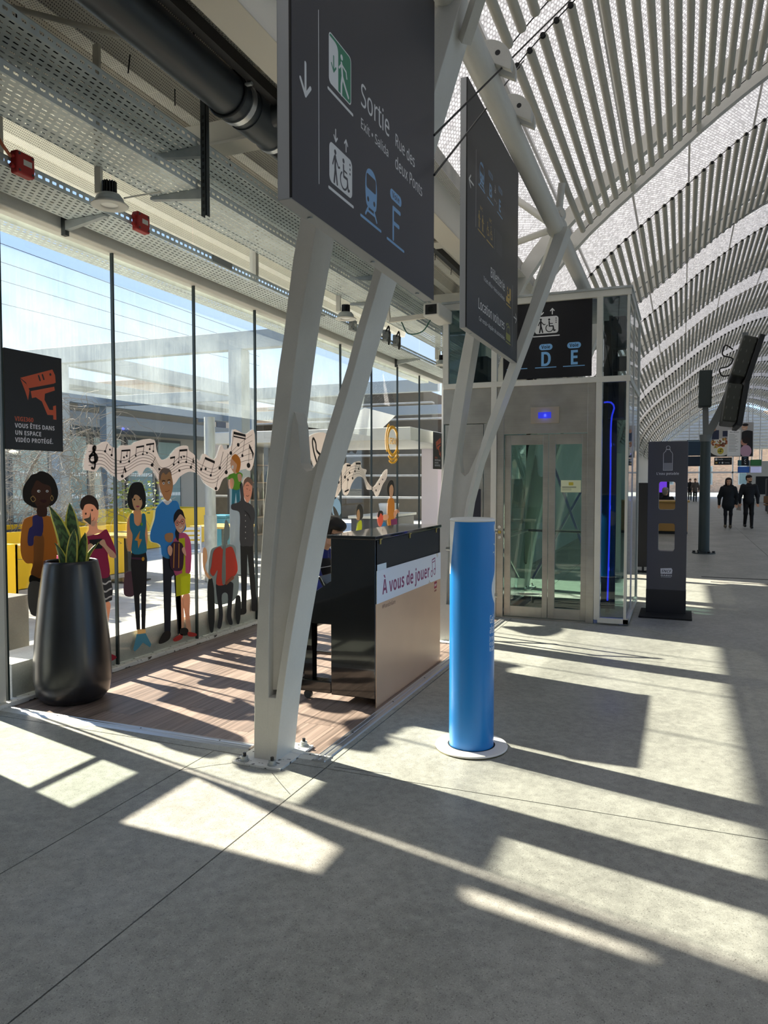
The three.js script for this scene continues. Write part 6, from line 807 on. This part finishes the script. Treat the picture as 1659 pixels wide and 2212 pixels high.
{ // the walking couple
  const p = atY(1616, 1141), w = atY(1572, 1141);
  const jm = standing(1.02, [[0.09, 0.5, 0.05], [0.09, 0.09, 0.1]], [[-0.09, 0.5, 0.06], [-0.09, 0.12, -0.12]], [[0.27, 1.1, -0.02], [0.27, 0.85, 0.06]], [[-0.27, 1.1, 0.02], [-0.28, 0.85, 0.1]]); jm.headYaw = 0.75; jm.hem = [0, 0.93, 0];
  person('man in a black padded jacket walking at the right, looking aside', [p.x, 0, p.z], 0.05, jm, { bulk: 1.12, hemR: 0.165, leg: 1, jacket: navy, trousers: blackCloth, shoe: M.black, hair: [egg([0, 0.07, -0.01], [0.086, 0.07, 0.1]), egg([0, 0.02, -0.06], [0.08, 0.09, 0.05])], hairMat: std(0x2a1b12, 0.7),
    extra: (o, jac) => { for (let i = 0; i < 6; i++) obj('quilt_seam', new THREE.TorusGeometry(0.192, 0.006, 6, 30).rotateX(Math.PI / 2).scale(1.06, 1, 0.78).translate(0, 1.0 + i * 0.075, 0), blackCloth, jac); obj('beard', field([egg([0, -0.085, 0.04], [0.05, 0.035, 0.05])], 0.01, 0.008).applyMatrix4(new THREE.Matrix4().makeRotationY(0.75).setPosition(0, 1.652, 0.03)), std(0x2a1b12, 0.8), o); } });
  const jw = standing(0.965, [[0.08, 0.47, 0.03], [0.075, 0.09, 0.03]], [[-0.08, 0.47, 0.05], [-0.08, 0.1, 0.06]], [[0.26, 1.06, -0.02], [0.25, 0.82, 0.05]], [[-0.27, 1.06, -0.02], [-0.28, 0.8, 0.03]]); jw.hem = [0, 0.78, 0];
  person('woman in a dark hooded coat walking beside the man', [w.x, 0, w.z], 0.0, jw, { bulk: 1.1, hemR: 0.2, leg: 0.82, jacket: std(0x10161b, 0.8), trousers: jeans, shoe: std(0x5a5140, 0.7), hair: [egg([0, 0.05, -0.02], [0.1, 0.09, 0.105]), egg([0.07, -0.06, -0.03], [0.04, 0.12, 0.06]), egg([-0.07, -0.06, -0.03], [0.04, 0.12, 0.06]), egg([0, -0.03, -0.06], [0.09, 0.13, 0.05])], hairMat: std(0x25100c, 0.7), hairCut: (x, y, z) => Math.min(z - 0.03, 0.06 - y),
    extra: (o) => { obj('hood', field([cone([-0.12, 1.4, -0.02], [0.12, 1.4, -0.02], 0.05, 0.05), cone([-0.1, 1.4, -0.06], [0.1, 1.4, -0.06], 0.06, 0.06)], 0.04, 0.014), std(0x10161b, 0.8), o); } });
  const bag = thing('paper_bag', 'small pale paper bag hanging from the man\'s hand', 'bag', [p.x - 0.3, 0.62, p.z + 0.1]); obj('pouch', plate([[-0.07, 0], [0.06, -0.02], [0.05, 0.15], [0.01, 0.2], [-0.04, 0.16]], 0.05, 0.008).translate(0, 0, -0.03), std(0xb9aea0, 0.8), bag); obj('handle', tube([[-0.02, 0.17, 0], [0, 0.24, 0], [0.02, 0.17, 0]], 0.005, 12, 6), std(0xb9aea0, 0.8), bag);
  // two far figures left of the mast
  const q = atY(1490, 1081), r = atY(1501, 1084), far = (pos, label, jac, hm) => { const j = standing(1, [[0.08, 0.5, 0.02], [0.08, 0.09, 0]], [[-0.08, 0.5, 0.02], [-0.09, 0.09, 0.05]], [[0.26, 1.1, 0], [0.24, 0.87, 0.06]], [[-0.26, 1.1, 0], [-0.24, 0.87, 0.06]]); person(label, pos, 0.1, j, { bulk: 1.1, hemR: 0.16, leg: 0.95, cell: 0.022, jacket: jac, trousers: blackCloth, shoe: M.black, hair: [egg([0, 0.07, -0.01], [0.088, 0.07, 0.1]), egg([0, 0.0, -0.06], [0.085, 0.11, 0.05])], hairMat: hm }); };
  far([q.x, 0, q.z], 'distant person in black beside the mast, on the left', blackCloth, M.hair); far([r.x, 0, r.z], 'distant person in a patterned coat beside the mast, on the right', std(0xffffff, 0.8, 0, { map: tex(64, 64, (u, v) => { const g = fbm(u, v, 8, 8, 201, 3) > 0.5 ? 0.36 : 0.16; return [g, g * 0.92, g * 0.85]; }) }), std(0x3a2a20, 0.7));
  // grey-haired person behind the kiosk counter
  const js = standing(0.97, [[0.09, 0.48, 0.05], [0.09, 0.09, 0]], [[-0.09, 0.48, 0.05], [-0.09, 0.09, 0]], [[0.27, 1.05, 0.02], [0.22, 0.95, 0.22]], [[-0.27, 1.05, 0.02], [-0.22, 0.95, 0.22]]); js.headYaw = 2.6;
  for (const k of Object.keys(js)) if (Array.isArray(js[k])) js[k] = [js[k][0], js[k][1], js[k][2]];
  person('grey-haired person in dark clothes behind the kiosk counter', [-0.5, -0.32, -25.2], 0, js, { bulk: 1.08, hemR: 0.16, leg: 1, cell: 0.02, jacket: blackCloth, trousers: blackCloth, shoe: M.black, hair: [egg([0, 0.07, -0.01], [0.088, 0.07, 0.1]), egg([0, 0.0, -0.06], [0.085, 0.11, 0.05])], hairMat: std(0x8f8b86, 0.8) });
}
{ // boy at the piano: seated, facing the keyboard, head bent
  const j = { head: [0, 1.155, 0.20], headYaw: 0.0, headTilt: 0.32, neck: [0, 1.0, 0.1], chest: [0, 0.84, 0.05], hip: [0, 0.56, 0], hem: [0, 0.56, 0.0], shL: [0.15, 0.95, 0.07], shR: [-0.15, 0.95, 0.07], elL: [0.2, 0.75, 0.16], wrL: [0.16, 0.75, 0.37], elR: [-0.22, 0.75, 0.18], wrR: [-0.22, 0.755, 0.38], hpL: [0.08, 0.56, 0.04], hpR: [-0.08, 0.56, 0.04], knL: [0.1, 0.53, 0.40], anL: [0.1, 0.09, 0.40], knR: [-0.1, 0.53, 0.40], anR: [-0.1, 0.09, 0.40], palm: { L: [0, -1, 0], R: [0, -1, 0] }, curl: 0.4 };
  const royal = std(0x1c2f86, 0.7), dk = std(0x10131f, 0.75);
  person('dark-haired boy in glasses and a blue jacket playing the piano', [-2.97, 0, -5.68], Math.PI / 2, j, { scale: 0.82, headScale: 0.98, bulk: 1.05, hemR: 0.15, leg: 0.95, cell: 0.011, jacket: royal, trousers: dk, shoe: M.black, hair: [egg([0, 0.065, -0.015], [0.096, 0.085, 0.112]), egg([0, 0.0, -0.06], [0.092, 0.1, 0.06]), egg([0, 0.085, 0.055], [0.078, 0.035, 0.05]), egg([0.075, 0.03, -0.01], [0.022, 0.06, 0.045]), egg([-0.075, 0.03, -0.01], [0.022, 0.06, 0.045])], hairCut: (x, y, z) => Math.min(z - 0.03, 0.05 - y),
    extra: (o, jac, H) => { const g = []; for (const k of [-1, 1]) g.push(new THREE.TorusGeometry(0.024, 0.0028, 8, 24).translate(k * 0.031, 0.006, 0.106), rod([k * 0.055, 0.008, 0.104], [k * 0.082, 0.012, 0.0], 0.0025, 0.0025, 6)); g.push(rod([-0.008, 0.008, 0.107], [0.008, 0.008, 0.107], 0.0025, 0.0025, 6)); obj('glasses', g.map((q) => q.applyMatrix4(H.m)), M.black, o);
      obj('dark_panel', field([cone([0, 0.84, 0.045], [0, 0.62, 0.0], 0.152, 0.146)], 0.03, 0.012), dk, jac); obj('piping', new THREE.TorusGeometry(0.155, 0.004, 6, 40).rotateX(Math.PI / 2 - 0.15).translate(0, 0.85, 0.05), std(0xcfd4e0, 0.6), jac); obj('cuff_badge', rspan(-0.265, -0.2, 0.74, 0.79, 0.21, 0.25, 0.004), std(0xe6e8ee, 0.6), jac); } });
}
// ================================================================ TERRACE OUTSIDE THE GLASS
{
  struct('ground_terrace', span(-60, -4.85, -0.3, -0.01, -70, 20), M.concrete);
  const box = (name, label, cat, parts) => { const o = thing(name, label, cat); for (const [n, g, m] of parts) obj(n, g, m, o); return o; };
  box('concrete_block', 'upright grey concrete block just outside the first pane', 'block', [['block', rspan(-5.35, -5.0, 0, 0.66, -4.55, -4.2, 0.01), std(0x9b9b98, 0.85, 0, { map: M.concrete.map })]]);
  const trough = (label, x0, x1, z0, z1, h) => box('yellow_trough', label, 'planter', [['wall', rspan(x0, x1, 0, h, z1 - 0.05, z1, 0.01), M.yellow], ['wall', rspan(x0, x1, 0, h, z0, z0 + 0.05, 0.01), M.yellow], ['wall', rspan(x1 - 0.05, x1, 0, h, z0, z1, 0.01), M.yellow], ['wall', rspan(x0, x0 + 0.05, 0, h, z0, z1, 0.01), M.yellow], ['soil', span(x0 + 0.05, x1 - 0.05, h - 0.12, h - 0.08, z0 + 0.05, z1 - 0.05), std(0x3a2f26, 0.95)]]);
  trough('big yellow planter trough nearest the left edge outside', -9.4, -7.3, -6.5, -4.6, 0.85);
  trough('long yellow planter trough behind the magenta sticker', -10.6, -9.0, -10.6, -7.2, 0.85);
  trough('yellow planter trough outside seen between tank-top and seated stickers', -13.2, -11.6, -16.4, -13.6, 0.9);
  box('teal_bin', 'teal blue bin outside right of the grey-jacket sticker', 'bin', [['body', rspan(-8.9, -8.5, 0, 0.85, -13.0, -12.6, 0.03), std(0x1d7f96, 0.5)], ['lid', rspan(-8.92, -8.48, 0.85, 0.9, -13.02, -12.58, 0.02), std(0x1d7f96, 0.5)]]);
  // cafe tables
  const table = (label, x, z) => { const o = thing('terrace_table', label, 'table', [x, 0, z]); obj('top', rspan(-0.45, 0.45, 0.72, 0.76, -0.45, 0.45, 0.01), std(0xc9a64a, 0.5), o); obj('leg', [rspan(-0.04, 0.04, 0.02, 0.72, -0.04, 0.04, 0.005)], M.dark, o); obj('foot', rspan(-0.25, 0.25, 0, 0.02, -0.25, 0.25, 0.005), M.dark, o); };
  table('square terrace table behind the magenta sticker', -7.8, -7.6); table('square terrace table left of the tank-top sticker', -8.2, -9.4); table('square terrace table between the blue sweater and seated stickers', -8.0, -11.8);
  const chair = (label, x, z, t, c) => { const o = thing('folding_chair', label, 'chair', [x, 0, z], t); obj('seat', rspan(-0.2, 0.2, 0.43, 0.46, -0.2, 0.2, 0.008), c, o); for (let i = 0; i < 4; i++) obj('back_slat', rspan(-0.2, 0.2, 0.56 + i * 0.075, 0.605 + i * 0.075, -0.225, -0.205, 0.004), c, o); for (const s of [-1, 1]) { obj('leg', rod([s * 0.19, 0, 0.22], [s * 0.19, 0.86, -0.22], 0.012), c, o); obj('leg', rod([s * 0.17, 0, -0.22], [s * 0.17, 0.44, 0.18], 0.012), c, o); } };
  chair('pink folding chair at the left terrace table', -7.0, -7.1, 2.6, std(0xb52c6a, 0.5)); chair('white folding chair by the middle terrace table', -7.4, -9.9, 0.6, std(0xdedede, 0.5));
  // pergola of grey steel
  const pg = std(0x8b9499, 0.5, 0.3), P = thing('pergola', 'grey steel pergola frame of posts and beams over the terrace', 'pergola');
  for (const [x, z] of [[-11, -10.8], [-7, -10.8], [-11, -17.5], [-16, -10.8], [-16, -17.5]]) obj('post', rspan(x - 0.13, x + 0.13, 0, 3.8, z - 0.13, z + 0.13, 0.01), pg, P);
  for (const x of [-11, -16]) obj('beam', rspan(x - 0.1, x + 0.1, 3.8, 4.12, -24, -10.9, 0.01), pg, P);
  for (const z of [-10.8, -17.5, -23.5]) obj('beam', rspan(-17, -5.6, 3.8, 4.1, z - 0.09, z + 0.09, 0.01), pg, P);
  const cp2 = atY(456, 1255), rp = thing('steel_pole', 'round galvanised pole outside behind the blue-sweater sticker', 'pole', [cp2.x, 0, cp2.z]); obj('shaft', rod([0, 0, 0], [0, 2.6, 0], 0.085), M.galv, rp); obj('sleeve', rod([0, 0, 0], [0, 1.05, 0], 0.1), M.galv, rp);
  // solar sail-like canopy slats over the back row
  // low building behind with dashed glazing
  const bl = thing('back_building', 'low grey building with teal glazing across the terrace', 'building', [-19, 0, 0]); const fas = std(0x74797a, 0.7), dkw = std(0x3f4446, 0.6);
  obj('wall', span(-5, -0.1, 0, 4.6, -27, -7.5), std(0x8d8c86, 0.85), bl); obj('fascia', rspan(-0.2, 1.6, 3.3, 3.75, -27, -7.3, 0.02), fas, bl); obj('roof', rspan(-5.2, 1.8, 4.5, 4.7, -27.2, -7.2, 0.02), fas, bl);
  for (let z = -8.2; z > -25; z -= 1.7) { const w = obj('window', span(-0.12, -0.02, 0.2, 3.2, z - 1.5, z), dkw, bl); obj('pane', span(-0.03, 0.0, 0.3, 3.1, z - 1.42, z - 0.08), std(0x7f9698, 0.2, 0.1), w); for (const y of [1.0, 1.75]) obj('dash_strip', Array.from({ length: 13 }, (_, i) => span(0.001, 0.006, y, y + 0.13, z - 0.2 - i * 0.1, z - 0.14 - i * 0.1)), std(0xe8ecec, 0.6), w); }
  const hs = thing('hill_houses', 'pale stepped buildings on the rise behind the terrace', 'building', [-34, 0, -30]); for (const [x, y, z, w, h, d, c] of [[0, 0, 0, 8, 6.5, 12, 0xc9b79a], [-3, 0, -16, 9, 8, 12, 0xbfae98], [2, 0, 14, 8, 5.6, 12, 0xcfc2a8], [3, 0, -32, 8, 7.5, 14, 0xb8a58e]]) { const b = obj('block', span(x - w / 2, x + w / 2, y, y + h, z - d / 2, z + d / 2), std(c, 0.85), hs); obj('roof', rspan(x - w / 2 - 0.3, x + w / 2 + 0.3, y + h, y + h + 0.3, z - d / 2 - 0.3, z + d / 2 + 0.3, 0.05), std(0x8d6a50, 0.8), b); for (let k = 0; k < 4; k++) obj('window', span(x + w / 2, x + w / 2 + 0.05, y + h - 2.4, y + h - 1, z - d / 2 + 1 + k * 2.8, z - d / 2 + 2.2 + k * 2.8), std(0x4a4f55, 0.4), b); }
  const hl = thing('stone_terraces', 'stepped brown stone terraces rising behind the cafe outside', 'terraces', [-13, 0, -34]); for (let k = 0; k < 7; k++) { const c = obj('terrace', rspan(-9 + k * 0.3, 6 - k * 0.9, k * 0.9, k * 0.9 + 0.9, -12, 5.6 - k * 1.3, 0.05), std([0x8d8373, 0x7d7468, 0x968b7a][k % 3], 0.9, 0, { map: M.concrete.map }), hl); obj('coping', rspan(-9 + k * 0.3, 6.15 - k * 0.9, k * 0.9 + 0.86, k * 0.9 + 0.95, 5.7 - k * 1.3, 6.1 - k * 1.3, 0.02), M.concrete, c); }
  // cream parasol
  const pr = thing('parasol', 'cream parasol behind the bare vines', 'parasol', [-13.2, 0, -9.6]); obj('canopy', lathe([[0.02, 2.75], [0.8, 2.5], [1.7, 2.15], [1.7, 2.05], [0.02, 2.65]], 8), std(0xe9e0c4, 0.8), pr); obj('pole', rod([0, 0, 0], [0, 2.7, 0], 0.03), M.galv, pr);
  // bare vines on a wire frame at the left
  const vineMat = std(0x857d72, 0.85), VN = thing('bare_vine', 'dense tangle of leafless grey vines climbing outside the first two panes', 'vine'); const strands = [];
  for (let i = 0; i < 950; i++) { let p = V(-9.6 + rr(-0.8, 0.6), rr(0.9, 2.7), -5.6 - rr(-0.9, 5.0)); const pts = [p.clone()]; let d = V(rr(-1, 1), rr(-0.6, 1), rr(-1, 1)); for (let k = 0; k < 7; k++) { d.add(V(rr(-1, 1), rr(-1, 0.8), rr(-1, 1)).multiplyScalar(0.8)).normalize(); p = p.clone().addScaledVector(d, rr(0.1, 0.28)); p.y = Math.max(0.5, Math.min(3.0, p.y)); pts.push(p); } strands.push(tube(pts, rr(0.0025, 0.0055), 14, 4)); }
  const vs = obj('twigs', strands, vineMat, VN); vs.userData.kind = 'stuff'; obj('stem', [tube([[-9.6, 0.9, -6.9], [-9.7, 1.4, -7.1], [-9.5, 2.2, -6.8], [-9.6, 2.9, -7.1]], 0.025, 24, 8), tube([[-9.7, 0.9, -9.2], [-9.8, 1.5, -8.9], [-9.6, 2.4, -9.3]], 0.022, 24, 8)], vineMat, VN);
  const lv = []; for (let i = 0; i < 260; i++) lv.push(new THREE.PlaneGeometry(0.06, 0.035).rotateX(rr(0, 6)).rotateY(rr(0, 6)).translate(-9.3 + rr(-0.3, 0.3), rr(1.0, 1.6), -10.9 + rr(-0.4, 0.4))); const bush = obj('leaf_tuft', lv, phys({ color: 0x7d8a3a, roughness: 0.7, transmission: 0.3, thickness: 0 })); bush.userData.kind = 'stuff'; tag(bush, 'small tuft of green leaves among the bare vines', 'leaves');
  // overhead line mast and wires
  const ms = thing('line_mast', 'pale insulator mast standing outside above the video notice', 'mast', [-16.5, 0, -10.2]); obj('pole', rspan(-0.16, 0.16, 0, 6.1, -0.16, 0.16, 0.02), pg, ms); obj('insulator', [rspan(-0.24, 0.24, 5.3, 6.5, -0.24, 0.24, 0.03)], std(0xdcdcd6, 0.6), ms);
  for (const [a, b, Z, l] of [[[0, 487], [560, 690], -30, 'topmost'], [[0, 525], [560, 730], -30, 'second'], [[0, 565], [560, 750], -30, 'third'], [[0, 605], [560, 770], -30, 'fourth'], [[0, 655], [560, 790], -30, 'lowest']]) { const p = atX(...a, -22), q = atX(...b, -22); const w = obj('overhead_wire', rod([p.x, p.y, p.z], [q.x, q.y, q.z], 0.012, 0.012, 5), M.darkGrey); tag(w, l + ' of the overhead wires crossing the sky outside', 'wire', 'overhead wires'); }
  // leaning white wing-shaped roof lights and blinds seen through the farther panes
  const wl = thing('canopy_wing', 'white folded metal canopy wing outside beside the lift', 'canopy'); obj('wing', loft([V(-6.6, 2.55, -13.2), V(-6.5, 2.62, -13.2), V(-6.4, 2.55, -15.2), V(-6.5, 2.48, -15.2)], [V(-6.6, 3.15, -15.0), V(-6.5, 3.2, -15.0), V(-6.4, 3.15, -16.6), V(-6.5, 3.1, -16.6)]), M.white, wl);
  // cafe front behind the last panes
  const cf = thing('cafe_building', 'cafe front outside the far panes with dark shelves and pale wall', 'shop front', [-5.6, 0, -14.6]);
  obj('pale_wall', span(-0.2, 0.4, 0, 2.35, -2.6, -2.2), std(0xe6dcea, 0.8), cf); obj('lintel', rspan(-3.5, 0.9, 2.35, 2.6, -2.2, 1.6, 0.02), M.white, cf); obj('back', span(-3.4, -3.3, 0, 2.35, -2.2, 1.2), M.dark, cf);
  for (let k = 0; k < 5; k++) obj('shelf', span(-3.3, -3.0, 0.4 + k * 0.38, 0.43 + k * 0.38, -2.1, 1.1), std(0x6b5a48, 0.7), cf);
  const bottles = []; let nb = 0; for (let k = 0; k < 4; k++) for (let i = 0; i < 14; i++) { const x = -8.75, y = 0.431 + k * 0.38, z = -16.6 + i * 0.2 + rr(-0.03, 0.03); const b = obj('bottle', lathe([[0.001, 0], [0.032, 0], [0.032, 0.14], [0.012, 0.19], [0.012, 0.24], [0.001, 0.24]], 10).translate(x, y, z), [std(0x3a2c20, 0.3), std(0x5a6a5a, 0.3), std(0x8a7a60, 0.4)][(i + k) % 3]); tag(b, 'small bottle on the dark cafe shelves beyond the glass', 'bottle', 'bottles on the cafe shelves'); }
  const tub = thing('white_tub', 'round white tub on the cafe counter beyond the piano', 'tub', [-5.3, 0.95, -13.4]); obj('tub', lathe([[0.001, 0], [0.16, 0], [0.19, 0.14], [0.2, 0.2], [0.17, 0.21], [0.001, 0.2]], 32), std(0xececec, 0.5), tub); const ct = thing('cafe_counter', 'dark cafe counter under the white tub', 'counter', [-5.4, 0, -13.4]); obj('body', rspan(-0.3, 0.3, 0, 0.9, -0.9, 0.9, 0.02), M.darkGrey, ct); obj('top', rspan(-0.34, 0.34, 0.9, 0.95, -0.95, 0.95, 0.01), M.white, ct);
}
renderer.render(scene, camera);
